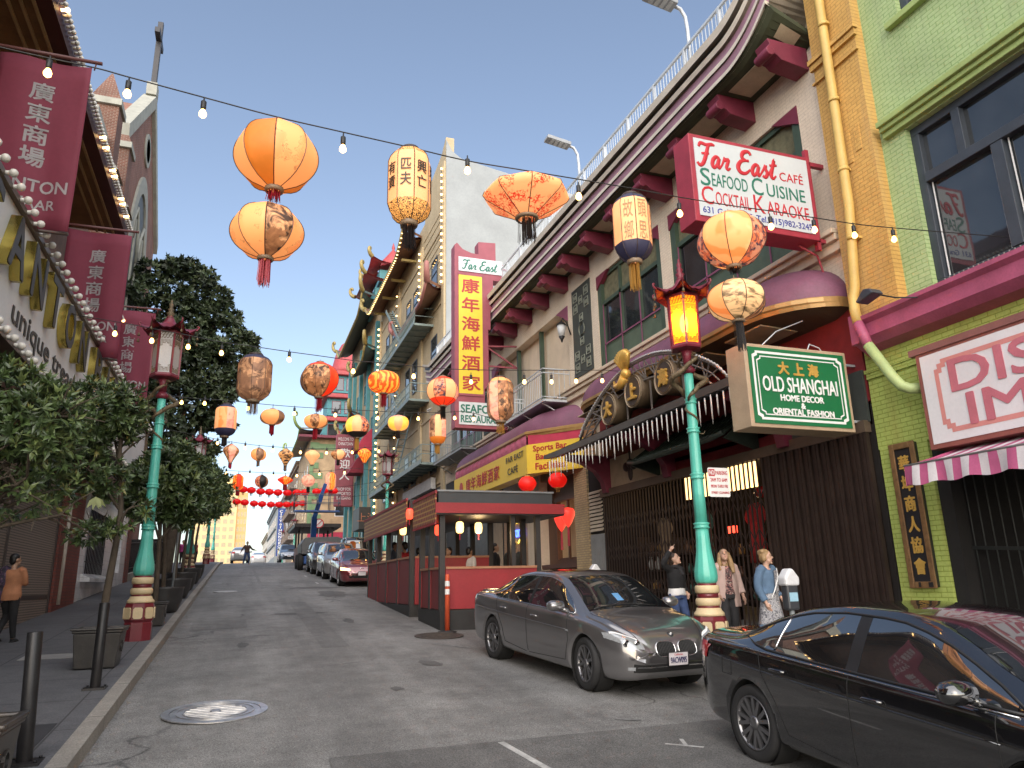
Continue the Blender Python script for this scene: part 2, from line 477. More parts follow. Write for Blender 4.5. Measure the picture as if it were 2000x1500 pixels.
def strip(name, mat, x0, x1, y0, y1, dz, nx=1, crown=0.0, **kw):
 mb = MB()
 rows = [[(lerp(x0, x1, k/nx), y, zr(y)+dz+crown*(1-(2*k/nx-1)**2)) for k in range(nx+1)] for y in ystations(y0, y1)]
 mb.grid(rows)
 return mb.build(name, MATS[mat], kind='structure', **kw)
g = MB(); g.grid([[(x, y,(zr(y) if y < 400 else zr(400)-0.02*(y-400))-0.35) for x in (-600,-60,-8,0,14,60,600)] for y in [-120,-40,0,4,10,25,52,60,70,80,90,110,150,250,400,900,1800]])
g.build('ground', MATS['earth'], kind='structure')
strip('road', 'asphalt', KL, KR,-30,260,0.0,8,0.05)
strip('road_patch', 'asphalt_new',0.9, KR-0.02,-6,7.5,0.056,6,0.0)
def slab(name, mat, x0, x1, y0, y1, dz, drop):
 mb = MB(); ys = ystations(y0, y1)
 mb.grid([[(x0, y, zr(y)-drop),(x0, y, zr(y)+dz),(x1, y, zr(y)+dz),(x1, y, zr(y)-drop)] for y in ys], smooth=False)
 return mb.build(name, MATS[mat], kind='structure')
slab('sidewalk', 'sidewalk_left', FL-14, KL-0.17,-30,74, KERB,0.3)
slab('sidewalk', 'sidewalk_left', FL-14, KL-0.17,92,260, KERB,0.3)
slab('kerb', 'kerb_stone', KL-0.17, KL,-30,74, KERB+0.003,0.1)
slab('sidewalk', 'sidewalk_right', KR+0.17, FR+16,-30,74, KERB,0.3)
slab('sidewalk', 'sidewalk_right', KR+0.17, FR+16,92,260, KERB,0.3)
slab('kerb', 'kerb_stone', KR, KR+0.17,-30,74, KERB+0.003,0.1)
paint('road_paint',(0.5,0.5,0.48),0.8, var=0.5, nscale=5)
paint('road_paint_worn',(0.24,0.24,0.235),0.8, var=0.6, nscale=9)
def mark(pts, w, mat='road_paint', dz=0.0):
 mb = MB()
 for (a, b_) in zip(pts, pts[1:]):
  a, b_ = Vector(a), Vector(b_); d = (b_-a).normalized(); n_ = Vector((-d.y, d.x))*w/2
  k = max(1, int((b_-a).length/0.5))
  rows = []
  for i in range(k+1):
   p = a.lerp(b_, i/k)
   rows.append([(q.x, q.y, zr(q.y)+0.06+dz if q.y < 7.5 else zr(q.y)+0.006+0.05*(1-(2*(q.x-KL)/(KR-KL)-1)**2)+dz) for q in (p-n_, p+n_)])
  mb.grid(rows)
 return mb.build('road_marking', MATS[mat], kind='structure')
mark([(2.54,7.45),(2.66,6.4)],0.07)
mark([(4.02,6.85),(4.3,6.62)],0.045); mark([(4.18,6.74),(4.26,6.95)],0.04)
mark([(4.05,7.95),(4.3,7.8)],0.06, 'road_paint_worn')
mark([(3.55,14.3),(4.1,13.6)],0.1, 'road_paint_worn')
mark([(4.3,27.6),(4.35,26.4)],0.1, 'road_paint_worn'); mark([(3.6,27.0),(4.35,27.0)],0.1, 'road_paint_worn')
mark([(3.3,34.6),(3.3,33.4)],0.1); mark([(3.3,40.6),(3.3,39.4)],0.1)
mark([(0.95,52),(0.98,31)],0.14, 'road_paint_worn')
asphalt('asphalt_oily',0.55, False); asphalt('asphalt_trench',0.8, False)
def stain(cx_, cy_, rx, ry, mat, n=18, jag=.25, sd=1, nm='road_patch'):
 rr = random.Random(sd); mb = MB(); pts = []
 for k in range(n):
  a = 2*math.pi*k/n; q = 1+rr.uniform(-jag, jag); x, y = cx_+rx*q*math.cos(a), cy_+ry*q*math.sin(a); pts.append((x, y, zr(y)+.004+.05*(1-(2*(x-KL)/(KR-KL)-1)**2)+.002*sd/10))
 mb.face(pts); mb.build(nm, MATS[mat], kind='structure')
for k,(x, y, rx, ry) in enumerate(((3.2,27.5,.5,1.5),(2.9,31,.9,.5),(1.6,21,.7,.3),(3.0,12.2,.16,.3),(2.6,18.7,.12,.5),(0.2,15.5,.1,.35),(2.1,10.4,.09,.14))): stain(x, y, rx, ry, 'asphalt_oily', sd=k+1, nm='road_stain')
for (x0, x1, y0, y1) in ((1.55,2.05,14.5,24.5),(-.9,.3,18.3,20.2)):
 mb = MB(); mb.grid([[(x, y, zr(y)+.0055+.05*(1-(2*(x-KL)/(KR-KL)-1)**2)) for x in (x0,(x0+x1)/2, x1)] for y in [lerp(y0, y1, i/12) for i in range(13)]]); mb.build('road_patch', MATS['asphalt_trench'], kind='structure')
# leaf litter and gravel along the left kerb
mb = MB()
for i in range(240):
 y = random.uniform(5.5,26); x = KL+0.02+abs(random.gauss(0,0.09)); r_ = random.uniform(0.006,0.02)
 z = zr(y)+0.004; a = random.random()*3
 mb.face([(x+r_*math.cos(a+k*1.57)*(1 if k % 2 else .6), y+r_*math.sin(a+k*1.57), z+random.uniform(0,.012)) for k in range(4)])
mb.build('gutter_litter', paint('litter',(0.35,0.32,0.26),0.9), kind='stuff')
tag(bpy.data.objects['gutter_litter'], 'dry leaf scraps and grit lying along the left kerb', 'litter')
# manhole covers
def manhole(x, y, r, mat, label, rings=True):
 z = zr(y)+0.007+0.05*(1-(2*(x-KL)/(KR-KL)-1)**2)
 t = thing('manhole_cover', label, 'manhole cover',(x, y, z), group='covers set into the road')
 t.rotation_euler = (math.atan(0.063),0,0)
 a = MB(); a.lathe([(r*0.86,0.0),(r*0.86,0.012),(r,0.012),(r,0.0)],40, smooth=False, cap=False)
 a.build('rim', mat, t, world=False)
 c = MB(); c.lathe([(r*0.85,-0.002),(r*0.85,0.008),(0.001,0.008)],40, smooth=False, cap=False)
 if rings:
  for q in (0.75,0.62):
   c.lathe([(r*q,0.008),(r*q,0.014),(r*(q-0.03),0.014),(r*(q-0.03),0.008)],40, smooth=False, cap=False)
  for k in range(-3,4):
   w = math.sqrt(max(0,0.58**2-(k*0.15)**2))*r
   c.box((-w, k*0.15*r-0.012,0.006),(w, k*0.15*r+0.012,0.014))
  c.lathe([(r*0.12,0.008),(r*0.12,0.017),(0.001,0.017)],6, smooth=False, cap=False)
 c.build('lid', mat, t, world=False)
iron = paint('worn_iron',(0.62,0.61,0.60),0.36,0.9, var=0.35, nscale=6, bmp=0.3)
rust = paint('rusty_iron',(0.09,0.075,0.065),0.7,0.3, var=0.35, nscale=8, bmp=0.4)
manhole(-0.12,9.9,0.58, iron, 'large shiny worn steel cover in the near middle of the road')
manhole(3.95,15.35,0.5, rust, 'dark rusty cover in front of the red dining shed')
manhole(-0.35,30.3,0.42, paint('pale_iron',(0.45,0.44,0.42),0.5,0.2), 'pale cover far up the road near the left kerb', False)
# utility lids in the left sidewalk
for (x0, x1, y0, y1, lab) in ((-2.75,-1.62,7.9,9.3, 'dark steel vault lid in the sidewalk beside the nearest black bollard'),(-3.1,-2.35,14.0,14.5, 'pale patch plate in the sidewalk behind the tree planter')):
 mb = MB(); ym = (y0+y1)/2
 mb.hexa([(x, y, zs(y)+dz) for dz in (-0.01,0.006) for (x, y) in ((x0, y0),(x1, y0),(x1, y1),(x0, y1))])
 mb.build('utility_lid', paint('lid_steel',(0.06,0.06,0.065),0.6,0.2) if x1 > -2 else paint('lid_pale',(0.3,0.3,0.29),0.7), label=lab, cat='utility lid')
sp = text('FDH', MATS['road_paint'], None,(-1.62,7.05, zs(7.05)+0.006),(0.35,1,0.06),(-1,0.35,0.02), name='sprayed_marking', size=0.2, ext=0.001)
tag(sp, 'white spray paint letters on the sidewalk next to the left kerb', 'marking')
# ================================================================== green corner building (nearest on the right)
lgreen = brick('light_green_brick',(0.39,0.51,0.24),(0.41,0.53,0.26),(0.25,0.38,0.14), 'x', msize=0.008, bmp=0.55, var=0.16, dirt=(0.27,0.31,0.19), dirtamt=0.55)
ygreen = brick('yellow_green_brick',(0.42,0.51,0.13),(0.45,0.54,0.14),(0.28,0.35,0.06), 'x', msize=0.008, bmp=0.6, var=0.2, dirt=(0.30,0.24,0.06), dirtamt=0.65)
yellowb = brick('yellow_brick',(0.62,0.36,0.10),(0.65,0.39,0.11),(0.46,0.26,0.07), 'x', msize=0.008, bmp=0.6, var=0.18, dirt=(0.42,0.30,0.16), dirtamt=0.6)
gtrim = paint('light_green_trim',(0.34,0.44,0.15),0.6, var=0.2)
pinkp = paint('magenta_paint',(0.42,0.095,0.18),0.55, var=0.25, nscale=2, dirt=(0.3,0.07,0.13))
slate = paint('slate_frame',(0.045,0.055,0.07),0.45, var=0.2)
black = paint('black_paint',(0.015,0.015,0.016),0.5, var=0.2)
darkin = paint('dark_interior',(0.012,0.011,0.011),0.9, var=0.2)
wglass = glass('window_glass')
maroon = paint('maroon_paint',(0.19,0.028,0.055),0.5, var=0.22)
white = paint('white_paint',(0.78,0.78,0.77),0.5, var=0.07, nscale=1.2)
cream = paint('cream_paint',(0.66,0.55,0.41),0.65, var=0.14, nscale=1.2, dirt=(0.45,0.36,0.26))
gb = thing('green_building', 'light green brick building with yellow pier and magenta beam at the right edge', 'building',(FR,0, zs(4)))
mb = MB()
wins = [(4.0,7.8,4.3,7.1),(-0.8,3.0,4.3,7.1),(4.4,7.55,9.1,11.6),(-0.4,2.8,9.1,11.6)]
mb.wall('x', FR,0.35,-8,9.25,4.05,15, wins)
mb.build('upper_wall', lgreen, gb)
mb = MB(); mb.wall('x', FR,0.3,-8,9.32,2.0,4.05,[(-8,8.15,1.9,2.9)])
mb.box((FR,8.38,-2.2),(FR+0.3,9.3,2.0))
mb.box((FR-0.05,8.28,3.30),(FR,9.34,3.36)); mb.box((FR-0.03,8.28,3.2),(FR,9.32,3.3))
mb.build('lower_wall', ygreen, gb)
mb = MB(); mb.box((FR-0.2,8.28,4.16),(FR+0.3,9.3,15))
mb.box((FR-0.30,8.2,9.4),(FR-0.19,9.34,9.5)); mb.box((FR-0.26,8.23,9.28),(FR-0.19,9.34,9.4))
mb.box((FR-0.25,8.24,8.98),(FR-0.19,9.34,9.02))
for k in range(3): mb.box((FR-0.215,8.5+0.22*k,7.15-0.14*(k % 2)),(FR-0.19,8.62+0.22*k,7.65))
mb.build('corner_pier', yellowb, gb)
mb = MB()
for (w, z, h, hh) in ((0.10,7.12,0.0,0.10),(0.16,7.22,0,0.08),(0.22,7.30,0,0.1)):
 mb.box((FR-w,3.7, z),(FR+0.02,8.16, z+hh))
mb.box((FR-0.12,4.2,8.98),(FR,7.75,9.1)); mb.box((FR-0.12,-0.6,8.98),(FR,3.0,9.1))
for (w, z, hh) in ((0.10,7.12,0.10),(0.16,7.22,0.08),(0.22,7.30,0.1)): mb.box((FR-w,-1.1, z),(FR+0.02,3.3, z+hh))
mb.each('window_hood', gtrim, gb, bevel=0.012)
# magenta beam
mb = MB()
mb.prism([(FR,-8,3.62),(FR-0.22,-8,3.68),(FR-0.36,-8,3.80),(FR-0.36,-8,4.02),(FR-0.44,-8,4.08),(FR-0.44,-8,4.15),(FR,-8,4.2)],(0,17.0,0))
mb.build('beam', pinkp, gb)
mb = MB(); mb.box((FR-0.42,8.98,3.72),(FR-0.02,9.16,4.24)); mb.prism([(FR-0.02,9.0,3.72),(FR-0.36,9.0,3.72),(FR-0.02,9.0,3.5)],(0,0.14,0))
mb.build('beam_end', pinkp, gb, bevel=0.015)
# big windows
for (y0, y1, z0, z1) in wins:
 fr = MB(); d = FR+0.2
 def bar(ya, yb, za, zb, dd=0.10, x=d): fr.box((x-dd, ya, za),(x+0.05, yb, zb))
 bar(y0, y1, z1-0.14, z1); bar(y0, y1, z0, z0+0.12); bar(y1-0.14, y1, z0+0.12, z1-0.14); bar(y0, y0+0.14, z0+0.12, z1-0.14)
 zt = z1-0.98
 bar(y0+0.14, y1-0.14, zt-0.06, zt+0.1,0.13)
 ys = [y1-1.33, y1-1.33-1.2]
 for k, yy in enumerate(ys): bar(yy-0.09, yy+0.09, z0+0.12, zt-0.06,0.12)
 bar(y1-0.88, y1-0.74, zt+0.1, z1-0.14,0.11); bar(y1-2.4, y1-2.26, zt+0.1, z1-0.14,0.11)
 f = fr.build('window', slate, gb, bevel=0.008)
 si = MB()
 for a_, b_ in ((y1-0.14, ys[0]+0.09),(ys[0]-0.09, ys[1]+0.09),(ys[1]-0.09, y0+0.14)):
  for q in ((a_-0.035, a_-0.05),(b_+0.05, b_+0.035)): si.box((d-0.04, q[1], z0+0.12),(d-0.025, q[0], zt-0.06))
 si.each('sash_bead', white, f)
 gl = MB(); gl.face([(d, y0+0.1, z0+0.1),(d, y1-0.1, z0+0.1),(d, y1-0.1, z1-0.1),(d, y0+0.1, z1-0.1)])
 gl.build('pane', wglass, f)
mb = MB()
for k in range(46): mb.cyl((FR+0.02,4.0+k*0.08,4.27),(FR+0.02,4.0+k*0.08,4.37),0.012,5)
mb.build('pigeon_spikes', paint('spike',(0.18,0.17,0.16),0.6), gb)
# dark gated shopfront
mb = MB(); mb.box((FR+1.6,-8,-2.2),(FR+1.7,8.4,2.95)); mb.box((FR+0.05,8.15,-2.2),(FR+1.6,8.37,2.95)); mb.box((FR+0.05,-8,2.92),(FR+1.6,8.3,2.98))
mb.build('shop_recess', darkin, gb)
mb = MB()
for k in range(52):
 y = 8.1-0.16*k; mb.cyl((FR+0.28, y, zs(y)),(FR+0.28, y,2.9),0.011,5)
for z in (-0.9,0.35,1.6): mb.beam((FR+0.28,8.15, z),(FR+0.28,0, z-0.5),0.035,0.05)
mb.build('security_gate', paint('gate_iron',(0.03,0.033,0.033),0.5,0.3), gb)
mb = MB(); mb.sphere((FR+0.2,7.6,-0.55),0.05); mb.build('door_knob', paint('chrome',(0.7,0.7,0.7),0.15,1.0, var=0.05, bmp=0), gb)
mb = MB(); mb.box((FR+0.5,6.2,1.55),(FR+0.55,6.7,1.9)); mb.build('shop_lamp', paint('dim_panel',(0.25,0.25,0.24),0.4), gb)
# drainpipe with painted bands
dp = thing('drainpipe', 'long drainpipe painted yellow then magenta then green down the corner of the green building', 'drainpipe',(9.6,8.9,4.5))
P1 = [(9.58,8.80,15),(9.58,8.82,10.4),(9.58,8.86,6.2),(9.58,9.0,4.75),(9.56,9.05,4.55),(9.5,9.0,4.3),(9.46,8.93,4.05)]
P2 = [(9.46,8.93,4.05),(9.44,8.78,3.62)]
P3 = [(9.44,8.78,3.62),(9.5,8.45,2.98),(9.52,8.34,2.82),(9.58,8.25,2.76),(9.72,8.1,2.74)]
ypipe = paint('yellow_pipe',(0.62,0.42,0.12),0.5, var=0.15)
for nm, pts, m_ in (('upper_pipe', P1, ypipe),('painted_band', P2, pinkp),('lower_pipe', P3, paint('green_pipe',(0.42,0.52,0.22),0.5, var=0.2))):
 mb = MB(); mb.tube(pts,0.085,10); o = mb.build(nm, m_, dp)
mb = MB()
for z in (5.6,6.9,8.3,9.9): mb.lathe([(0.1, z-0.03),(0.1, z+0.03)],10,(9.58, lerp(8.88,8.8,(z-5.6)/4.3),0)); mb.box((9.58,8.8, z-0.02),(9.7,8.92, z+0.02))
mb.each('pipe_clamp', ypipe, dp)
# shop sign
paint('coral',(0.60,0.24,0.22),0.5, var=0.1)
paint('rose_letters',(0.50,0.15,0.19),0.5, var=0.12)
sg = thing('shop_sign', 'big white sign with rose pink block letters above the striped awning', 'sign',(9.5,5.5,2.4))
mb = MB(); mb.box((9.5,2.2,1.75),(FR-0.02,8.0,3.2)); mb.build('sign_box', paint('sign_trim',(0.26,0.085,0.07),0.5, var=0.2), sg)
mb = MB(); mb.box((9.48,2.24,3.2),(FR,8.1,3.3)); mb.build('top_rail', paint('brown_rail',(0.24,0.1,0.09),0.5), sg)
mb = MB(); mb.box((9.492,2.25,1.82),(9.499,7.93,3.15)); mb.build('face_panel', paint('sign_white',(0.68,0.66,0.68),0.35, var=0.08, nscale=1.5), sg)
def ringframe(mb, x, y0, y1, z0, z1, w, n=0.13):
 o = [(y0+n, z0),(y1-n, z0),(y1-n, z0+n*0.45),(y1-n*0.45, z0+n*0.45),(y1-n*0.45, z0+n),(y1, z0+n),(y1, z1-n),(y1-n*.45, z1-n),(y1-n*.45, z1-n*.45),(y1-n, z1-n*.45),(y1-n, z1),(y0+n, z1),(y0+n, z1-n*.45),(y0+n*.45, z1-n*.45),(y0+n*.45, z1-n),(y0, z1-n),(y0, z0+n),(y0+n*.45, z0+n),(y0+n*.45, z0+n*.45),(y0+n, z0+n*.45)]
 cyy, czz = (y0+y1)/2,(z0+z1)/2
 inn = [(y+(w if y < cyy else -w), z+(w if z < czz else -w)) for y, z in o]
 for i in range(len(o)):
  j = (i+1) % len(o)
  mb.face([(x, *o[i]),(x, *o[j]),(x, *inn[j]),(x, *inn[i])])
mb = MB(); ringframe(mb,9.489,2.5,7.72,1.94,3.03,0.07); mb.build('border', MATS['coral'], sg)
text('DISCOUNT', MATS['rose_letters'], sg,(9.488,5.1,2.74), WEST, width=4.75, height=0.46, bold=0.035)
text('IMPORTS', MATS['rose_letters'], sg,(9.488,5.3,2.22), WEST, width=3.95, height=0.44, bold=0.035)
# striped awning
st1, st2 = paint('awning_magenta',(0.42,0.09,0.20),0.8, var=0.18), paint('awning_white',(0.62,0.58,0.60),0.8, var=0.14)
aw = thing('striped_awning', 'magenta and white striped shop awning under the white sign', 'awning',(9.2,5,1.6))
mb = MB(); y = 7.75; k = 0; w = 0.125
while y > 2.2:
 y2 = y-w; mb.mi = k % 2
 sag = 0.0
 rows = []
 for t in range(5):
  q = t/4
  rows.append([(lerp(FR-0.02,8.65, q), yy, lerp(1.78,1.44, q)-0.03*math.sin(q*math.pi)) for yy in (y,(y+y2)/2, y2)])
 mb.grid(rows)
 ph = lambda yy: 0.018*math.sin(yy*9)+0.012*math.sin(yy*23)
 mb.grid([[(8.65-0.0, yy,1.44) for yy in (y,(y+y2)/2, y2)],[(8.64+ph(yy), yy,1.3) for yy in (y,(y+y2)/2, y2)],
    [(8.63+1.4*ph(yy), yy,1.17+0.016*math.cos((yy-7.75)*2*math.pi/(4*w))) for yy in (y,(y+y2)/2, y2)]])
 y = y2; k += 1
mb.mi = 0
mb.grid([[(FR-0.02,7.75,1.78),(9.3,7.755,1.62),(8.65,7.755,1.44)],[(FR-0.02,7.76,1.5),(9.3,7.76,1.34),(8.65,7.765,1.17)]])
mb.build('canopy',[st1, st2], aw, fixn=False)
mb = MB(); mb.cyl((8.66,7.76,1.45),(8.66,2.2,1.45),0.018,6); mb.cyl((8.66,7.74,1.43),(FR,7.74,1.6),0.015,6)
mb.build('frame', paint('grey_tube',(0.3,0.3,0.3),0.4,0.5), aw)
# carved vertical signboard on the green pier
vs = thing('vertical_signboard', 'narrow black board with gold characters in a carved wooden frame on the green pier', 'signboard',(FR-0.06,8.8,0.9))
wood = paint('carved_wood',(0.20,0.105,0.04),0.55, var=0.35, nscale=14, bmp=0.5)
mb = MB(); mb.box((FR-0.07,8.57,-0.2),(FR-0.005,9.02,2.0)); mb.build('board', paint('board_black',(0.018,0.018,0.022),0.35), vs)
mb = MB()
for a, b_ in (((8.55,-0.22),(8.645,2.02)),((8.945,-0.22),(9.04,2.02)),((8.645,-0.22),(8.945,-0.12)),((8.645,1.92),(8.945,2.02))): mb.box((FR-0.1, a[0], a[1]),(FR-0.072, b_[0], b_[1]))
mb.build('frame', wood, vs, bevel=0.012)
gold = paint('gold_leaf',(0.68,0.42,0.10),0.35,0.35, var=0.12)
text('華\n埠\n商\n人\n協\n會', gold, vs,(FR-0.076,8.8,0.9), WEST, width=0.2, height=1.82, line=1.25, bold=0.018)
mb = MB(); mb.box((FR-0.105,8.6,-0.2),(FR-0.1,8.68,-0.13)); mb.box((FR-0.105,8.82,-0.2),(FR-0.1,8.86,-0.13)); mb.each('latch', black, vs)
# floodlight on an arm
fl = thing('floodlight', 'grey floodlight on a thin arm reaching out from the magenta beam', 'floodlight',(9.3,8.5,4.3))
mb = MB(); mb.tube([(9.46,7.75,4.06),(9.36,8.05,4.16),(9.3,8.3,4.3)],0.012,6); mb.build('arm', black, fl)
mb = MB(); mb.prism([(9.18,8.3,4.33),(9.18,8.36,4.42),(9.18,8.48,4.45),(9.18,8.66,4.30),(9.18,8.64,4.26)],(0.24,0,0)); mb.build('housing', paint('lamp_grey',(0.07,0.085,0.11),0.4,0.4), fl, bevel=0.015)
# ================================================================== cream restaurant building with the maroon bracketed eave
creamw = brick('cream_brick',(0.73,0.62,0.48),(0.75,0.64,0.50),(0.58,0.48,0.37), 'x', msize=0.005, bmp=0.3, var=0.12, dirt=(0.48,0.40,0.30), dirtamt=0.4)
greenp = paint('dark_green_paint',(0.05,0.082,0.055),0.5, var=0.2)
greenl = paint('panel_green',(0.085,0.125,0.085),0.5, var=0.2)
soff = paint('soffit_green',(0.05,0.06,0.03),0.7, var=0.25)
plum = paint('plum_trim',(0.24,0.07,0.14),0.5, var=0.15)
mauve = paint('mauve_paint',(0.36,0.20,0.27),0.55, var=0.15)
plumroof = paint('plum_canopy',(0.20,0.075,0.125),0.6, var=0.25, nscale=1.5, dirt=(0.14,0.07,0.10))
gilt = paint('dull_gold_trim',(0.42,0.25,0.09),0.4,0.3, var=0.2)
greyiron = paint('grey_iron',(0.30,0.33,0.34),0.5,0.2, var=0.15)
palerail = paint('pale_rail',(0.52,0.56,0.60),0.45,0.2, var=0.1)
B0, B1 = 9.36,37.2
eb = thing('cream_building', 'two storey cream building with maroon eave brackets and green windows', 'building',(FR,20, zs(20)))
bays = [(10.05,14.9,6.2,9.1),(15.4,19.1,6.2,9.1),(21.3,29.4,6.15,9.0),(30.9,36.2,6.2,9.0)]
mb = MB(); mb.wall('x', FR,0.35, B0, B1,5.0,10.0, bays); mb.build('upper_wall', creamw, eb)
mb = MB(); mb.box((FR+0.36, B0,3.1),(FR+14, B1,10.9)); mb.box((FR+0.36,24.3,0),(FR+14, B1,3.1)); mb.box((FR+0.3, B0,10.1),(FR+0.4, B1,10.9)); mb.build('body', cream, eb)
mb = MB()
for a, b_, z0, z1 in ((0.26,0,5.96,6.06),(0.20,0,5.84,5.96),(0.12,0,5.66,5.84)): mb.box((FR-a, B0+0.02, z0),(FR+0.02, B1, z1))
mb.build('sill_course', cream, eb, bevel=0.015)
# windows: timber frames, curtained transoms, green aprons
curt = paint('curtain',(0.17,0.16,0.09),0.8, var=0.4, nscale=6)
for bi,(y0, y1, z0, z1) in enumerate(bays[:2]+bays[3:]):
 d = FR+0.14; fr = MB(); n = 4 if y1-y0 > 4 else 3
 def bar(ya, yb, za, zb, dd=0.07): fr.box((d-dd, ya, za),(d+0.05, yb, zb))
 bar(y0, y0+0.22, z0, z1,0.12); bar(y1-0.22, y1, z0, z1,0.12); bar(y0+0.22, y1-0.22, z1-0.12, z1); bar(y0+0.22, y1-0.22,8.12,8.24)
 ys = [lerp(y0+0.22, y1-0.22, k/n) for k in range(n+1)]
 for yy in ys[1:-1]: bar(yy-0.05, yy+0.05,6.86, z1-0.12)
 f = fr.build('window', greenp, eb)
 pt = MB()
 for yy in (y0+0.24, y1-0.24, *ys[1:-1]): pt.box((d-0.085, yy-0.018, z0),(d-0.07, yy+0.018,8.12))
 pt.box((d-0.085, y0+0.22,6.84),(d-0.07, y1-0.22,6.88)); pt.build('plum_bead', plum, f)
 ap = MB(); ap.box((d-0.03, y0+0.22, z0),(d+0.05, y1-0.22,6.84)); ap.build('apron', greenl, f)
 gl = MB(); gl.face([(d, y0+0.2,6.84),(d, y1-0.2,6.84),(d, y1-0.2,8.14),(d, y0+0.2,8.14)]); gl.build('pane', wglass, f)
 tr = MB(); tr.face([(d, y0+0.2,8.2),(d, y1-0.2,8.2),(d, y1-0.2, z1),(d, y0+0.2, z1)]); tr.build('curtained_transom', curt, f)
 cb = MB()
 for ya, yb in ((y0, y0+0.75),(y1, y1-0.75)): cb.prism([(FR-0.02, ya, z1),(FR-0.02, yb, z1),(FR-0.02, lerp(ya, yb,.7), z1-0.13),(FR-0.02, lerp(ya, yb,.25), z1-0.3),(FR-0.02, ya, z1-0.42)],(0.14,0,0))
 cb.each('corner_bracket', maroon, f)
 cu = MB()
 for k in range(n):
  for q in (0.2,0.5,0.8):
   yy = lerp(ys[k], ys[k+1], q); cu.grid([[(d+0.1, yy+j*0.05-0.12,6.9) for j in range(6)],[(d+0.1+0.02*(j % 2), yy+j*0.05-0.12,8.1) for j in range(6)]])
 cu.build('curtain', paint('pale_curtain',(0.20,0.20,0.19),0.9), f)
# balcony bay
d = FR+0.9
mb = MB(); mb.wall('x', d,0.1,21.3,29.4,6.1,9.0,[(22.2,23.6,6.1,8.5),(24.6,26.0,6.1,8.5),(27,28.4,6.1,8.5)]); mb.box((FR+0.3,21.2,6.0),(d+.1,29.5,6.14))
for yy in (21.3,24.1,26.5,29.3): mb.box((FR+0.1, yy-0.06,6.14),(FR+0.25, yy+0.06,9.0))
mb.build('balcony_recess', greenp, eb)
mb = MB(); mb.face([(d+0.05,21.4,6.1),(d+0.05,29.3,6.1),(d+0.05,29.3,8.6),(d+0.05,21.4,8.6)]); mb.build('balcony_glazing', wglass, eb)
cb = MB()
for ya, yb in ((21.3,22.3),(29.4,28.4)): cb.prism([(FR-0.02, ya,9.0),(FR-0.02, yb,9.0),(FR-0.02, lerp(ya, yb,.7),8.86),(FR-0.02, lerp(ya, yb,.25),8.6),(FR-0.02, ya,8.45)],(0.14,0,0))
cb.each('corner_bracket', plum, eb)
# fret panels
for ya, yb in ((19.55,20.9),(29.75,30.6)):
 mb = MB(); mb.mi = 0; mb.box((FR-0.03, ya,6.3),(FR+0.01, yb,9.3)); mb.mi = 1
 def sq(yc, zc, a, w=0.025):
  for p, q in (((yc-a, zc-a),(yc+a, zc-a+w)),((yc-a, zc+a-w),(yc+a, zc+a)),((yc-a, zc-a+w),(yc-a+w, zc+a-w)),((yc+a-w, zc-a+w),(yc+a, zc+a-w))): mb.box((FR-0.05, p[0], p[1]),(FR-0.03, q[0], q[1]))
 W = yb-ya
 for zc in (6.6,7.0,8.6,9.0):
  for f in (0.2,0.8): sq(ya+W*f, zc,0.15); sq(ya+W*f, zc,0.06)
 for zc in (6.8,7.4,8.2,8.8): sq(ya+W*.5, zc,0.13); sq(ya+W*.5, zc,0.05)
 mb.lathe([(0.22, FR-0.05),(0.22, FR-0.03),(0.18, FR-0.03),(0.18, FR-0.05)],16,(0,(ya+yb)/2,7.8), ax='x', cap=False)
 mb.build('fret_panel',[paint('fret_ground',(0.045,0.055,0.05),0.6), paint('fret_line',(0.24,0.26,0.21),0.6)], eb)
# eave with stepped fascia, turned up at the near end
def lift(y): return 0.62*max(0,(10.75-y)/1.4)**2 + 0.5*max(0,(y-36)/1.4)**2
yst = [9.36+0.12*k for k in range(13)]+[11+k for k in range(0,26)]+[37.2]
def eave(name, prof, mat, dz=0.0):
 mb = MB(); mb.grid([[(x, y, z+lift(y)*(0.25+0.75*max(0, min(1,(FR-x)/1.1)))) for x, z in prof] for y in yst], smooth=False)
 for y in (yst[0], yst[-1]):
  mb.face([(x, y, z+lift(y)*(0.25+0.75*max(0, min(1,(FR-x)/1.1)))) for x, z in prof])
 return mb.build(name, mat, eb)
eave('soffit',[(FR+0.05,10.0),(9.0,10.0),(8.86,10.06),(8.86,10.1),(FR+0.05,10.1)], soff)
eave('fascia_base',[(8.80,10.04),(8.80,10.13),(8.9,10.13),(8.9,10.04)], paint('fascia_cream',(0.62,0.56,0.47),0.55))
eave('fascia_plum',[(8.85,10.13),(8.80,10.32),(8.9,10.34),(8.9,10.13)], mauve)
eave('fascia_ridge',[(8.76,10.32),(8.76,10.42),(8.9,10.42),(8.9,10.34)], MATS['fascia_cream'])
eave('fascia_upper',[(8.82,10.42),(8.78,10.62),(8.9,10.62),(8.9,10.42)], mauve)
eave('fascia_crown',[(8.70,10.62),(8.66,10.72),(8.95,10.72),(8.9,10.62)], MATS['fascia_cream'])
eave('gutter',[(8.74,10.72),(8.74,10.86),(9.0,10.86),(8.95,10.72)], black)
eave('roof_edge',[(8.62,10.86),(8.58,11.02),(9.2,11.06),(FR+0.5,11.06),(FR+0.5,10.9),(9.0,10.86)], MATS['fascia_cream'])
mb = MB()
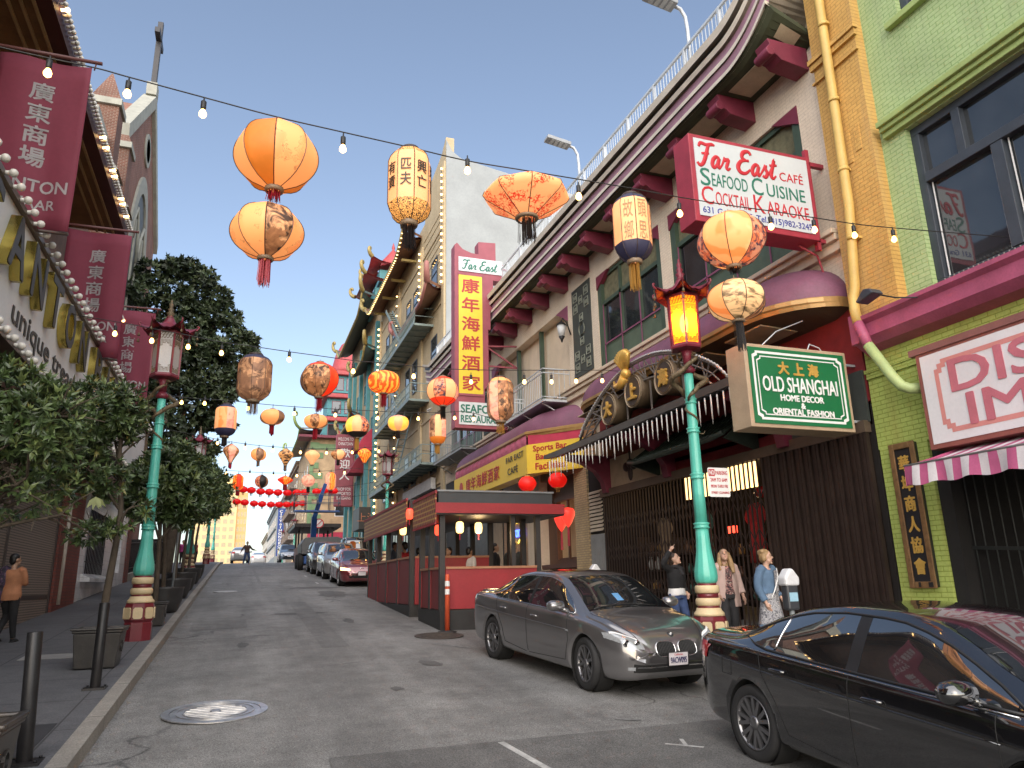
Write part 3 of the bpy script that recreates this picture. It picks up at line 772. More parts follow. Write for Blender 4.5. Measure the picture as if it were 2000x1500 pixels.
for k in range(17):
 y = 9.78+1.655*k; z = 10.0+lift(y)*0.3
 poly = [(FR, z),(FR, z-0.5),(9.25, z-0.42),(9.16, z-0.34),(9.02, z-0.30),(8.93, z-0.2),(9.0, z-0.12),(8.96, z-0.02),(8.96, z)]
 b2 = MB(); b2.prism([(x, y-0.19, zz) for x, zz in poly],(0,0.38,0))
 b2.cyl((9.0, y-0.2, z-0.27),(9.0, y+0.2, z-0.27),0.1,10)
 b2.build('eave_bracket', maroon, eb, bevel=0.012)
mb = MB()
for k in range(16):
 y = 9.78+1.655*(k+0.5); mb.box((9.15, y-0.5,9.985),(9.72, y+0.5,10.0-0.001))
mb.each('soffit_panel', paint('panel_beige',(0.50,0.43,0.30),0.6), eb)
mb = MB(); mb.grid([[(x, y,9.99+lift(y)*(0.25+0.75*(FR-x)/1.1)-0.012) for x in (9.2,9.35,9.5,9.65)] for y in (9.44,9.52,9.6,9.68)]); mb.build('soffit_panel', MATS['panel_beige'], eb)
# rooftop railing
rl = thing('roof_railing', 'pale metal picket railing along the roof edge of the cream building', 'railing',(9.2,10,11.06))
mb = MB()
for k in range(20): y = 9.8+k*1.4; mb.box((9.17, y-0.03,11.05),(9.25, y+0.03,12.25))
mb.each('post', palerail, rl)
mb = MB(); mb.box((9.18,9.6,12.2),(9.24,36.6,12.26)); mb.box((9.19,9.6,11.2),(9.23,36.6,11.24)); mb.each('rail', palerail, rl)
mb = MB()
for k in range(208): y = 9.65+k*0.13; mb.box((9.2, y-0.008,11.24),(9.217, y+0.008,12.2))
mb.build('pickets', palerail, rl)
# roof flood lamps
def rooflamp(y, label):
 t = thing('roof_lamp', label, 'lamp',(9.3, y,11.06), group='lamps on the roof railing')
 mb = MB(); mb.tube([(9.3, y,11.06),(9.3, y,12.75),(9.27, y,13.1),(9.15, y,13.3),(8.95, y,13.35)],0.045,8); mb.build('pole', palerail, t)
 mb = MB(); mb.obox((8.6, y,13.4),(0.4,0,-0.06),(0,0.17,0),(0.01,0,0.06)); h = mb.build('lamp_head', paint('lamp_case',(0.30,0.32,0.34),0.5), t, bevel=0.02)
 mb = MB()
 for q in range(4): mb.obox((8.38+q*0.15, y,13.365-0.022*q),(0.05,0,-0.007),(0,0.13,0),(0,0,0.008))
 mb.build('led_panel', paint('led_glass',(0.45,0.47,0.48),0.3), h)
rooflamp(12.5, 'grey flood lamp on a curved pole at the top of the picture above the eave')
rooflamp(18.7, 'smaller looking grey flood lamp further along the roof behind the red floral lantern')
# wall lantern and cameras
wl = thing('wall_lantern', 'black carriage lantern on the cream wall beside the fretwork panel', 'wall lamp',(9.8,21.1,8.1))
mb = MB(); mb.tube([(9.88,21.1,7.9),(9.75,21.1,8.3),(9.6,21.1,8.45),(9.55,21.1,8.3)],0.025,6); mb.lathe([(0.05,8.32),(0.17,8.2),(0.19,8.18)],8,(9.55,21.1,0)); mb.lathe([(0.11,7.8),(0.05,7.7),(0.02,7.6)],8,(9.55,21.1,0)); mb.build('bracket', black, wl)
mb = MB(); mb.lathe([(0.1,7.8),(0.16,8.18)],8,(9.55,21.1,0)); mb.build('glass_shade', paint('milk_glass',(0.55,0.57,0.58),0.3), wl)
def cctv(p, dirv, label):
 t = thing('security_camera', label, 'camera', p, group='security cameras'); p = Vector(p); dv = Vector(dirv).normalized()
 mb = MB(); mb.beam(p-dv*0.17, p+dv*0.17,0.11,0.11); mb.beam(p-dv*0.2+Vector((0,0,0.07)), p+dv*0.24+Vector((0,0,0.07)),0.14,0.015); mb.build('housing', paint('cam_white',(0.6,0.6,0.6),0.4), t, bevel=0.01)
 mb = MB(); mb.tube([p-Vector((0,0,0.06)), p-Vector((0,0,0.2)), p+Vector((0.35,0,-0.24))],0.018,6); mb.build('arm', greyiron, t)
cctv((7.55,10.4,6.25),(-1,-0.35,-0.35), 'white bullet camera beside the large white restaurant sign')
cctv((9.1,37.6,9.0),(-0.6,-0.6,-0.4), 'white camera on the beige building under the grey fire escape')
mb = MB(); mb.tube([(9.9,10.0,7.9),(8.2,9.55,7.5)],0.012,5); tag(mb.build('guy_rod', rust), 'thin rusty stay rod from the cream wall to the white restaurant sign', 'rod')
# ------------------------------------------------------------------ plum canopies
def canopy(name, label, path, ztop, zedge, yin, edge=0.17):
 t = thing(name, label, 'canopy',(path[len(path)//2][0], path[len(path)//2][1], zedge))
 rows = []
 for (x, y) in path:
  qy = max(yin[0], min(yin[1], y)); r_ = []
  for k in range(9):
   a = k/8*math.pi/2; r_.append((lerp(FR, x, math.sin(a)), lerp(qy, y, math.sin(a)), zedge+(ztop-zedge)*math.cos(a)))
  rows.append(r_)
 mb = MB(); mb.grid(rows); mb.build('roof', plumroof, t)
 mb = MB()
 out = [(lerp(FR, x,1.03), y) for x, y in path]
 mb.grid([[(x, y, zedge+0.02),(lerp(FR, x,1.04), y, zedge),(lerp(FR, x,1.04), y, zedge-edge*.45),(lerp(FR, x,1.0), y, zedge-edge*.6),(lerp(FR, x,0.97), y, zedge-edge)] for x, y in path], smooth=False); mb.build('edge_trim', gilt, t)
 mb = MB(); mb.grid([[(lerp(FR, x,0.98), y, zedge-edge*0.9),(FR, max(yin[0]-.9, min(yin[1]+.9, y)), zedge-edge*0.9-0.12)] for x, y in path], smooth=False); mb.build('soffit', paint('soffit_brown',(0.09,0.06,0.035),0.7), t)
 return t
def rpath(ya, yb, x, r, n=8):
 p = []
 for k in range(n+1):
  a = k/n*math.pi/2; p.append((FR-(FR-x)*math.sin(a), ya+r*(1-math.cos(a))))
 m = max(2, int((yb-ya-2*r)/1.0))
 for k in range(1, m): p.append((x, lerp(ya+r, yb-r, k/m)))
 for k in range(n+1):
  a = k/n*math.pi/2; p.append((FR-(FR-x)*math.cos(a), yb-r+r*math.sin(a)))
 return p
ca = canopy('plum_canopy', 'rounded plum metal canopy over the dark gated shop with a gold edge', rpath(9.42,19.0,8.62,1.5),5.66,4.74,(10.7,17.8))
mb = MB()
for k in range(5):
 y = 10.6+1.75*k; mb.hexa([(x, yy,4.555-0.055*(x-8.6)/1.3-dz) for dz in (0.0,0.03) for (x, yy) in ((8.85, y),(9.7, y),(9.7, y+1.1),(8.85, y+1.1))])
mb.each('soffit_panel', MATS['panel_beige'], ca)
pth = [(FR,20.4),(9.3,21.2),(8.62,22.2)]+[(8.6,22.2+k) for k in range(1,9)]+[(8.7,30.9),(9.2,31.5),(FR,31.8)]
cbp = canopy('restaurant_canopy', 'plum restaurant canopy carrying a yellow banner with red and black lettering', pth,5.55,4.76,(21.4,31))
redf = paint('red_fabric',(0.46,0.035,0.075),0.7, var=0.15)
pinkf = paint('pink_fabric',(0.55,0.14,0.22),0.7, var=0.15)
yel = paint('banner_yellow',(0.72,0.50,0.05),0.5, var=0.08, nscale=1)
redl = paint('letter_red',(0.42,0.03,0.03),0.5, var=0.08)
blkl = paint('letter_black',(0.03,0.03,0.028),0.5)
mb = MB(); mb.mi = 0
mb.grid([[(lerp(9.86,8.66, t), lerp(20.5,22.15, t), z+0.02*math.sin(t*40)) for t in [k/10 for k in range(11)]] for z in (4.66,4.5,4.32)])
mb.mi = 1
rows = []
for z, o in ((4.66,0),(4.55,-0.05),(4.42,-0.04),(4.33,0)):
 rows.append([(8.62+o*abs(math.sin(k*math.pi/4)),22.2+k*0.13, z) for k in range(66)])
mb.grid(rows); mb.build('valance',[redf, pinkf], cbp)
mb = MB(); mb.grid([[(9.86,20.5, z),(8.62,22.2, z),(8.6,30.9, z)] for z in (4.33,3.38)], smooth=False)
mb.grid([[(9.86,20.5,3.38),(8.62,22.2,3.38),(8.6,30.9,3.38)],[(9.88,20.8,3.42),(9.2,22.5,3.42),(9.2,30.8,3.42)]], smooth=False)
mb.build('banner', yel, cbp)
dv = Vector((9.86-8.62,20.5-22.2,0)).normalized()
for i, w_ in enumerate(('Sports Bar', 'Banquet', 'Facilities')):
 c = Vector((8.62,22.2,0)).lerp(Vector((9.86,20.5,0)),0.42); nrm = dv.cross(Vector((0,0,1)))
 text(w_, redl, cbp,(c.x+nrm.x*0.01, c.y+nrm.y*0.01,4.15-0.28*i), dv, height=(0.24,0.24,0.21)[i]*1.0, width=(1.25,1.05,1.1)[i], bold=0.012)
text('FAR EAST', blkl, cbp,(8.595,23.3,4.1), WEST, height=0.2, width=1.7)
text('CAFÉ', blkl, cbp,(8.595,23.5,3.72), WEST, height=0.28, width=1.0)
text('康年海鮮酒家', redl, cbp,(8.594,27.0,3.85), WEST, height=0.52, width=4.2, bold=0.01, space=1.1)
mb = MB(); mb.lathe([(0.24,8.585),(0.24,8.6)],12,(0,29.8,3.85), ax='x'); mb.build('crest', redl, cbp)
# ------------------------------------------------------------------ big projecting sign
cs = thing('cafe_sign', 'large white sign in a red frame with red and green restaurant lettering', 'sign',(8.2,9.7,6.6))
redframe = paint('sign_red',(0.36,0.035,0.06),0.5, var=0.2)
mb = MB(); mb.box((6.86,9.5,5.82),(9.47,9.98,7.5)); mb.build('case', redframe, cs, bevel=0.012)
mb = MB(); mb.box((6.95,9.485,5.93),(9.38,9.498,7.42)); mb.build('face_panel', paint('sign_cool_white',(0.56,0.60,0.63),0.35, var=0.05, nscale=1.2), cs)
mb = MB(); mb.box((9.5,9.6,5.7),(9.58,9.68,7.75)); mb.box((9.47,9.6,7.42),(9.9,9.68,7.5)); mb.box((9.47,9.6,5.85),(9.9,9.68,5.92)); mb.tube([(9.2,9.75,5.8),(9.6,9.75,5.65),(9.75,9.8,5.3),(9.6,9.85,5.05),(9.4,9.88,5.15)],0.02,6); mb.build('bracket', redframe, cs)
lred = paint('lettering_red',(0.50,0.02,0.035),0.5, var=0.06); lgr = paint('lettering_green',(0.02,0.16,0.11),0.5, var=0.06); lbl = paint('lettering_blue',(0.04,0.05,0.32),0.5)
sk = (1,0,-0.0)
script(lred, cs,(7.83,9.482,7.12), FRONT,1.72,0.46,0.036)
text('CAFÉ', lred, cs,(8.98,9.482,7.0), FRONT, height=0.22, width=0.52)
text('S', lgr, cs,(7.12,9.482,6.68), FRONT, height=0.34, width=0.2); text('EAFOOD', lgr, cs,(7.62,9.482,6.65), FRONT, height=0.25, width=0.74)
text('C', lgr, cs,(8.2,9.482,6.68), FRONT, height=0.34, width=0.24); text('UISINE', lgr, cs,(8.82,9.482,6.65), FRONT, height=0.25, width=0.84)
text('C', lred, cs,(7.13,9.482,6.33), FRONT, height=0.34, width=0.24); text('OCKTAIL', lred, cs,(7.65,9.482,6.30), FRONT, height=0.25, width=0.72)
text('K', lred, cs,(8.2,9.482,6.33), FRONT, height=0.34, width=0.23); text('ARAOKE', lred, cs,(8.82,9.482,6.30), FRONT, height=0.25, width=0.92)
text('631 Grant AVE. Tel.(415)982-3245', lbl, cs,(8.16,9.482,6.03), FRONT, height=0.155, width=2.3)
# ------------------------------------------------------------------ green hanging sign
os_ = thing('hanging_sign', 'dark green sign with white double border and white lettering hung over the gated shop', 'sign',(8.4,9.5,3.0))
mb = MB(); mb.box((7.42,9.35,2.28),(9.5,9.82,3.66)); mb.build('sign_box', paint('tan_case',(0.46,0.34,0.23),0.55, var=0.15), os_, bevel=0.01)
mb = MB(); mb.box((7.49,9.335,2.34),(9.43,9.348,3.60)); mb.build('face_panel', paint('sign_green',(0.012,0.15,0.055),0.35, var=0.1), os_)
mb = MB()
def border(mb, x0, x1, z0, z1, w, y, n=0.07):
 o = [(x0+n, z0),(x1-n, z0),(x1-n, z0+n*.5),(x1, z0+n),(x1, z1-n),(x1-n, z1-n*.5),(x1-n, z1),(x0+n, z1),(x0+n, z1-n*.5),(x0, z1-n),(x0, z0+n),(x0+n, z0+n*.5)]
 cxx, czz = (x0+x1)/2,(z0+z1)/2
 inn = [(x+(w if x < cxx else -w), z+(w if z < czz else -w)) for x, z in o]
 for i in range(len(o)):
  j = (i+1) % len(o); mb.face([(o[i][0], y, o[i][1]),(o[j][0], y, o[j][1]),(inn[j][0], y, inn[j][1]),(inn[i][0], y, inn[i][1])])
border(mb,7.55,9.37,2.4,3.54,0.04,9.331); border(mb,7.63,9.29,2.48,3.46,0.018,9.331); mb.build('border', white, os_)
for i, ch in enumerate('大上海'): text(ch, gold, os_,(8.15+0.3*i,9.33,3.28), FRONT, height=0.2, width=0.2, bold=0.025)
text('OLD SHANGHAI', white, os_,(8.46,9.33,3.0), FRONT, height=0.25, width=1.5, bold=0.01)
text('HOME DECOR', white, os_,(8.46,9.33,2.78), FRONT, height=0.1, width=0.86, bold=0.012)
text('&', white, os_,(8.46,9.33,2.66), FRONT, height=0.09, bold=0.012)
text('ORIENTAL FASHION', white, os_,(8.46,9.33,2.55), FRONT, height=0.1, width=1.22, bold=0.012)
mb = MB(); mb.tube([(8.9,9.6,3.66),(9.0,9.6,3.85),(9.2,9.6,3.8),(9.3,9.6,3.66)],0.012,5); mb.box((9.4,9.55,3.5),(9.9,9.6,3.54)); mb.box((9.4,9.55,2.5),(9.9,9.6,2.54)); mb.tube([(7.9,9.6,3.66),(8.5,9.8,4.1),(9.2,9.9,4.4)],0.012,5); mb.build('hanger', palerail, os_)
# ------------------------------------------------------------------ vertical yellow sign further along
vy = thing('vertical_sign', 'tall maroon blade sign with a yellow panel of red characters', 'sign',(8,26,9))
rosem = paint('rose_maroon',(0.30,0.07,0.095),0.5, var=0.15)
mb = MB()
pr = [(7.26,5.62),(9.35,5.62),(9.35,6.55),(8.45,6.55),(8.45,7.2),(8.62,7.2),(8.62,9.6),(8.72,9.6),(8.72,10.4),(8.85,10.4),(8.85,11.7),(9.3,11.7),(9.3,12.42),(8.98,12.5),(8.98,13.35),(8.25,13.3),(8.25,12.75),(7.95,12.78),(7.6,12.9),(7.36,13.15),(7.26,13.05)]
mb.prism([(x,26.0, z) for x, z in pr],(0,0.5,0)); mb.build('case', rosem, vy)
mb = MB(); mb.box((7.42,25.97,6.95),(8.38,25.995,11.78)); mb.build('yellow_panel', paint('sign_yellow',(0.74,0.56,0.04),0.4, var=0.06), vy)
mb = MB(); mb.box((7.42,25.97,11.95),(9.25,25.995,12.55)); mb.box((7.42,25.97,5.75),(9.3,25.995,6.62)); mb.each('white_panel', paint('sign_pale',(0.66,0.70,0.72),0.4), vy)
mb = MB(); mb.box((7.4,25.965,6.86),(8.4,25.99,6.95)); mb.box((7.4,25.965,11.78),(8.4,25.99,11.86)); mb.each('panel_bead', rosem, vy)
text('康\n年\n海\n鮮\n酒\n家', redl, vy,(7.9,25.965,9.36), FRONT, width=0.72, height=4.55, line=1.25, bold=0.03)
script(lgr, vy,(8.3,25.965,12.25), FRONT,1.5,0.4,0.028)
text('SEAFOOD', lgr, vy,(8.36,25.965,6.36), FRONT, width=1.74, height=0.31, bold=0.025)
text('RESTAURANT', lgr, vy,(8.36,25.965,5.97), FRONT, width=1.74, height=0.27, bold=0.02)
mb = MB()
for a, b_ in (((9.3,26.2,12.2),(9.6,27,11.1)),((9.3,26.2,11.8),(9.9,26.6,11.1)),((9.3,26.3,12.4),(10.6,26.6,12.2)),((10.6,26.6,12.2),(9.7,26.7,11.1)),((8.6,26.3,9),(9.9,26.3,9.1)),((8.6,26.3,8.2),(9.9,26.3,8.2)),((8.6,26.3,9),(9.9,26.3,8.2)),((9.3,26.3,5.7),(9.9,26.4,5.3))): mb.beam(a, b_,0.06,0.06)
mb.each('strut', rosem, vy)
# ------------------------------------------------------------------ balcony railings
def balcony(label, x, y0, y1, z, deep, group, mat=greyiron, ladder=False):
 t = thing('iron_balcony', label, 'balcony',(x,(y0+y1)/2, z), group=group)
 fl = MB(); fl.box((x-deep, y0, z-0.1),(x, y1, z-0.02))
 k = 0
 y = y0+0.3
 while y < y1: fl.beam((x-deep, y, z-0.06),(x, y, z-0.55),0.04,0.04); y += (y1-y0-0.6)/2
 fl.build('platform', mat, t)
 rl_ = MB(); cs_ = [(x, y0),(x-deep, y0),(x-deep, y1),(x, y1)]
 for a, b_ in zip(cs_, cs_[1:]):
  for zz in (1.0,0.86,0.05): rl_.beam((*a, z+zz),(*b_, z+zz),0.035,0.035)
  L_ = math.hypot(b_[0]-a[0], b_[1]-a[1]); n = max(2, int(L_/0.16))
  for i in range(n+1):
   q = i/n; rl_.beam((lerp(a[0], b_[0], q), lerp(a[1], b_[1], q), z),(lerp(a[0], b_[0], q), lerp(a[1], b_[1], q), z+1.0),0.016,0.016)
 rl_.build('railing', mat, t)
 return t
balcony('pale iron balcony with bracketed floor in front of the recessed green doors', FR,21.4,25.6,5.75,0.95, 'iron balconies', palerail)
balcony('grey iron balcony at the far end of the cream building above its canopy', FR,31.2,36.2,5.9,0.9, 'iron balconies')
# ------------------------------------------------------------------ ground floor: gated curio shop
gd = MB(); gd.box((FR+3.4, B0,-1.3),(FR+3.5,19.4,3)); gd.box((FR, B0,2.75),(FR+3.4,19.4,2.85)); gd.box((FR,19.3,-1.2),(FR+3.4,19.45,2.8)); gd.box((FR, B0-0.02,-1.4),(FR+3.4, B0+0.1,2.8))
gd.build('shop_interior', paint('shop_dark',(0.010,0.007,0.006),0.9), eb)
mb = MB(); mb.wall('x', FR,0.3, B0,19.4,2.45,5.0); mb.build('shop_fascia', paint('fascia_oxblood',(0.22,0.02,0.025),0.6, var=0.25), eb)
mb = MB(); mb.box((FR-0.14, B0+0.05,2.32),(FR+0.02,19.35,2.52)); mb.build('lintel', paint('lintel_brown',(0.12,0.085,0.06),0.6), eb)
mb = MB(); mb.box((FR-0.06,16.0,2.52),(FR,19.2,3.36)); mb.build('fascia_panel', paint('fascia_cream_panel',(0.50,0.40,0.29),0.6), eb)
mb = MB(); mb.box((FR-0.05, B0+0.03,2.5),(FR-0.0,11.6,3.4)); mb.build('dark_panel', paint('grey_green',(0.055,0.065,0.06),0.7), eb)
mb = MB()
for (y, z) in ((17.55,3.05),(17.35,2.98),(17.75,2.98)): mb.sphere((FR-0.1, y, z),(0.07,0.17,0.13))
mb.sphere((FR-0.1,17.55,2.78),(0.06,0.09,0.2)); mb.cyl((FR-0.1,17.55,3.1),(FR-0.1,17.55,3.38),0.02,6)
mb.build('clover_ornament', paint('dark_bronze',(0.05,0.03,0.028),0.45,0.3), eb)
mb = MB()
for y in (18.9,15.6,11.4):
 poly = [(FR,2.4),(FR,3.45),(8.55,3.45),(8.55,3.3),(9.0,3.22),(9.4,3.0),(9.62,2.7),(9.68,2.4)]
 b2 = MB(); b2.prism([(x, y-0.13, z) for x, z in poly],(0,0.26,0)); b2.build('knee_bracket', maroon, eb, bevel=0.01)
# tiled rooflet
rf = thing('tiled_rooflet', 'small dark green tiled roof over the gated shop entrance', 'awning',(9.4,14.2,2.8))
mb = MB()
rows = []
for k in range(9):
 q = k/8; x = lerp(FR-0.02,9.02, q); z = 3.42-0.78*q+0.14*q*q
 rows.append([(x, y, z+0.18*max(0, abs((y-14.25)/1.95)-0.75)*4*q*0.25) for y in [12.3+0.1*i for i in range(40)]])
mb.grid(rows); mb.build('roof_deck', paint('tile_green',(0.03,0.045,0.035),0.4, var=0.3), rf)
mb = MB()
for i in range(20):
 y = 12.35+0.2*i; mb.tube([(lerp(FR-0.02,9.0, q/6), y,3.44-0.78*q/6+0.14*(q/6)**2) for q in range(7)],0.045,6)
mb.tube([(9.02,12.25,2.84),(9.0,12.7,2.77),(9.0,15.8,2.77),(9.02,16.2,2.84)],0.06,6)
mb.build('tile_rib', MATS['tile_green'], rf)
mb = MB(); mb.prism([(FR-.01,12.3,2.5),(9.05,12.3,2.74),(FR-.01,12.3,3.4)],(0,0.06,0)); mb.prism([(FR-.01,16.1,2.5),(9.05,16.1,2.74),(FR-.01,16.1,3.4)],(0,0.06,0))
mb.each('gable', MATS['tile_green'], rf)
# canopy beam with arch truss, medallions and icicle lights
tr = thing('arch_truss', 'dark metal arch truss with three round gold character medallions above the gated shop', 'truss',(8.4,14.4,3.5))
gunm = paint('gunmetal',(0.12,0.115,0.105),0.45,0.4, var=0.2)
mb = MB(); mb.box((8.34,10.9,3.44),(8.48,19.2,3.6)); mb.hexa([(8.34,19.2,3.44),(8.48,19.2,3.44),(8.48,19.9,3.5),(8.3,20.0,3.5),(8.34,19.2,3.6),(8.48,19.2,3.6),(8.48,19.9,3.6),(8.3,20.0,3.6)])
mb.build('beam', gunm, tr)
mb = MB(); mb.grid([[(8.36, y,3.62),(8.7, y,3.5),(9.3, y,3.72),(FR, y,3.95)] for y in (10.9,14,17,19.2)]+[[(8.3,20.0,3.6),(8.8,19.9,3.6),(9.4,19.6,3.75),(FR,19.3,3.95)]]); mb.build('roof_sheet', paint('sheet_black',(0.025,0.025,0.027),0.45), tr)
def arch(y0, y1, z0, h, n=24, p=0.75): return [(8.41, lerp(y0, y1, k/n), z0+h*math.sin(math.pi*k/n)**p) for k in range(n+1)]
oa = arch(11.1,17.7,3.6,1.28); ia = arch(11.6,17.0,3.6,0.78)
mb = MB(); mb.tube(oa,0.03,6); mb.tube(ia,0.025,6)
oa2 = arch(11.35,17.4,3.6,1.08); mb.tube(oa2,0.02,5)
for k in range(1,24):
 mb.beam(oa[k], ia[k] if k % 2 else ia[k-1],0.025,0.025)
 if k % 2: mb.beam(ia[k], oa[min(k+2,24)],0.025,0.025)
for y in (12.6,13.9,15.0,16.1): mb.beam((8.41, y,3.6),(8.41, y,4.3),0.03,0.03)
mb.build('lattice', paint('truss_grey',(0.20,0.18,0.165),0.45,0.3), tr)
mb = MB()
pts = [(8.38, p[1], p[2]+0.05) for p in oa]; rp_pts = []
for a, b_ in zip(pts, pts[1:]):
 for q in (0,0.33,0.66):
  p = Vector(a).lerp(Vector(b_), q); rp_pts.append(p); rp_pts.append(p+(Vector(b_)-Vector(a))*.16)
mb.tube(rp_pts,[.036 if i % 2 == 0 else .012 for i in range(len(rp_pts))],6); mb.build('rope_light', paint('clear_bulb',(0.55,0.55,0.55),0.15), tr)
for ch, y, z in (('大',15.75,4.05),('上',14.5,4.2),('海',13.15,4.17)):
 m1 = MB(); m1.lathe([(0.36,8.30),(0.38,8.33),(0.38,8.75),(0.3,8.8)],28,(0, y, z), ax='x')
 md = m1.build('medallion', paint('medallion_drum',(0.14,0.10,0.06),0.45,0.3), tr)
 m1 = MB(); m1.lathe([(0.385,8.28),(0.385,8.32),(0.33,8.32),(0.33,8.28)],28,(0, y, z), ax='x', cap=False); m1.build('rim', paint('rim_tan',(0.45,0.36,0.25),0.4), md)
 m1 = MB(); m1.lathe([(0.33,8.29),(0.33,8.295)],28,(0, y, z), ax='x'); m1.build('disc', paint('disc_dark',(0.06,0.045,0.035),0.5), md)
 text(ch, gold, md,(8.27, y, z), WEST, height=0.36, width=0.34, bold=0.035, ext=0.03)
sh = thing('shell_ornament', 'gilded shell and fish ornament on top of the arch truss', 'ornament',(8.3,14.75,4.6))
mb = MB()
for k in range(9):
 a = lerp(-0.75,0.75, k/8); mb.tube([(8.3,14.75-0.05*math.sin(a),4.72),(8.24,14.75-0.28*math.sin(a),4.72+0.3*math.cos(a)),(8.2,14.75-0.42*math.sin(a),4.72+0.5*math.cos(a)),(8.26,14.75-0.44*math.sin(a),4.72+0.54*math.cos(a))],[0.03,0.06,0.07,0.03],6)
mb.build('shell', gold, sh)
mb = MB(); mb.sphere((8.28,14.75,4.68),(0.13,0.14,0.13)); mb.tube([(8.25,14.75,4.6),(8.25,15.0,4.45),(8.26,15.25,4.5),(8.28,15.35,4.65)],[0.12,0.1,0.06,0.02],7); mb.build('fish', gold, sh)
ic = thing('icicle_lights', 'row of unlit clear icicle tubes hanging along the canopy beam', 'lights',(8.3,15,3.4))
mb = MB(); mb.tube([(8.31,10.95+k*0.2,3.42-0.05*(k % 2)) for k in range(44)],0.008,4); mb.build('wire', black, ic)
icm = paint('icicle_tube',(0.62,0.62,0.60),0.25, var=0.05)
for k in range(44):
 y = 10.98+k*0.2; l = (0.34,0.5,0.42,0.58)[k % 4]
 mb = MB(); mb.lathe([(0.006,-l),(0.016,-l*0.6),(0.017,-0.02),(0.008,0)],6,(8.31, y,3.4-0.02*(k % 3))); mb.build('icicle_tube', icm, ic)
# folding scissor gates and what shows behind them
gt = thing('folding_gate', 'dark brown folding scissor gates pulled across the curio shop', 'gate',(FR-0.05,14.3, zs(14)))
gm = paint('gate_brown',(0.036,0.023,0.019),0.5,0.2, var=0.3)
mb = MB(); y = 12.2
while y < 19.3:
 mb.box((FR-0.09, y-0.012, zs(y)+0.05),(FR-0.06, y+0.012,2.32)); y += 0.15
mb.build('upright', gm, gt)
for z in (0.3,1.2,2.0):
 mb = MB(); y = 12.2; zz = z-0.25
 while y < 19.1:
  mb.beam((FR-0.075, y, zz-0.45),(FR-0.075, y+0.3, zz),0.012,0.02); mb.beam((FR-0.075, y+0.3, zz-0.45),(FR-0.075, y, zz),0.012,0.02)
  y += 0.3
 mb.build('scissor_bars', gm, gt)
mb = MB(); y = 9.45
while y < 12.2:
 mb.box((FR-0.1-0.03*(int(y*9) % 2), y-0.03, zs(y)+0.05),(FR-0.05, y+0.03,2.32)); y += 0.075
mb.build('folded_stack', gm, gt)
cl = glow('shop_ceiling_light',(1.0,0.62,0.25),0.9)
for i,(y0, y1) in enumerate(((12.4,13.6),(14.6,15.6),(16.2,17.6))):
 mb = MB(); mb.box((FR+1.6, y0,2.1),(FR+1.7, y1,2.7)); tag(mb.build('lit_panel', cl),('warm lit panel deep in the gated shop nearest the green sign', 'middle warm lit panel behind the gates', 'warm lit panel behind the gates under the tiled rooflet')[i], 'light panel', 'lit panels inside the shop')
# ================================================================== restaurant ground floor and the buildings further up on the right
orangeb = brick('orange_tile',(0.42,0.21,0.09),(0.48,0.25,0.11),(0.30,0.2,0.12), 'x',0.2,0.06,0.5)
tanb = brick('tan_tile',(0.52,0.38,0.20),(0.58,0.43,0.23),(0.34,0.26,0.16), 'x',0.24,0.07,0.5)
charc = paint('charcoal_boards',(0.045,0.048,0.05),0.7, var=0.4, nscale=2)
mb = MB(); mb.box((FR,19.42,1.35),(FR+0.3,20.35,3.5)); mb.build('louvre_back', darkin, eb)
mb = MB()
for k in range(11): mb.hexa([(FR-0.04+dx, yy,1.4+0.11*k+dz) for dz, dx in ((0,-0.02),(0.03,0.0)) for (dx2, yy) in ((0,19.48),)*1 for dx in (dx,) for _ in (0,)] if False else [(FR-0.05,19.48,1.4+.11*k),(FR,19.48,1.44+.11*k),(FR,20.3,1.44+.11*k),(FR-0.05,20.3,1.4+.11*k),(FR-0.05,19.48,1.45+.11*k),(FR,19.48,1.49+.11*k),(FR,20.3,1.49+.11*k),(FR-0.05,20.3,1.45+.11*k)])
mb.build('louvre', paint('louvre_cream',(0.55,0.48,0.38),0.6), eb)
mb = MB(); mb.box((FR+0.02,19.45, zs(20)-0.1),(FR+0.1,20.35,1.3))
for k in range(9): mb.box((FR-0.03,19.5+0.1*k, zs(20)),(FR+0.02,19.52+0.1*k,1.32))
mb.build('service_gate', paint('gate_grey',(0.26,0.27,0.28),0.5,0.2), eb)
for nm, y0, y1, m_, x in (('tile_pier',20.36,21.3, tanb,-0.06),('cream_pilaster',24.2,25.4, cream,-0.08),('tile_wall',25.4,28.2, orangeb,0.0),('dark_front',28.2,37.2, charc,0.02)):
 mb = MB(); mb.box((FR+x, y0,-0.9),(FR+0.3, y1,4.98 if nm != 'tile_pier' else 3.4)); mb.build(nm, m_, eb)
mb = MB(); mb.wall('x', FR,0.3,20.3,24.2,3.4,5.0)
mb.build('entrance_head', orangeb, eb)
bw = paint('brown_joinery',(0.10,0.04,0.022),0.4, var=0.25)
mb = MB(); mb.wall('x', FR+0.25,0.1,21.3,24.2,-0.8,3.4,[(21.6,23.3,0.75,2.6)]); mb.box((FR-0.05,21.3,0.42),(FR+0.24,24.2,0.55)); mb.box((FR+0.15,21.5,2.6),(FR+0.25,23.4,2.75))
for y in (21.55,22.4,23.35): mb.box((FR+0.18, y-0.04,0.7),(FR+0.25, y+0.04,2.6))
mb.build('restaurant_window', bw, eb)
mb = MB(); mb.box((FR+1.2,21.2,0.6),(FR+1.25,23.6,2.6)); mb.build('lit_interior', glow('cafe_light',(1.0,0.72,0.38),0.35), eb)
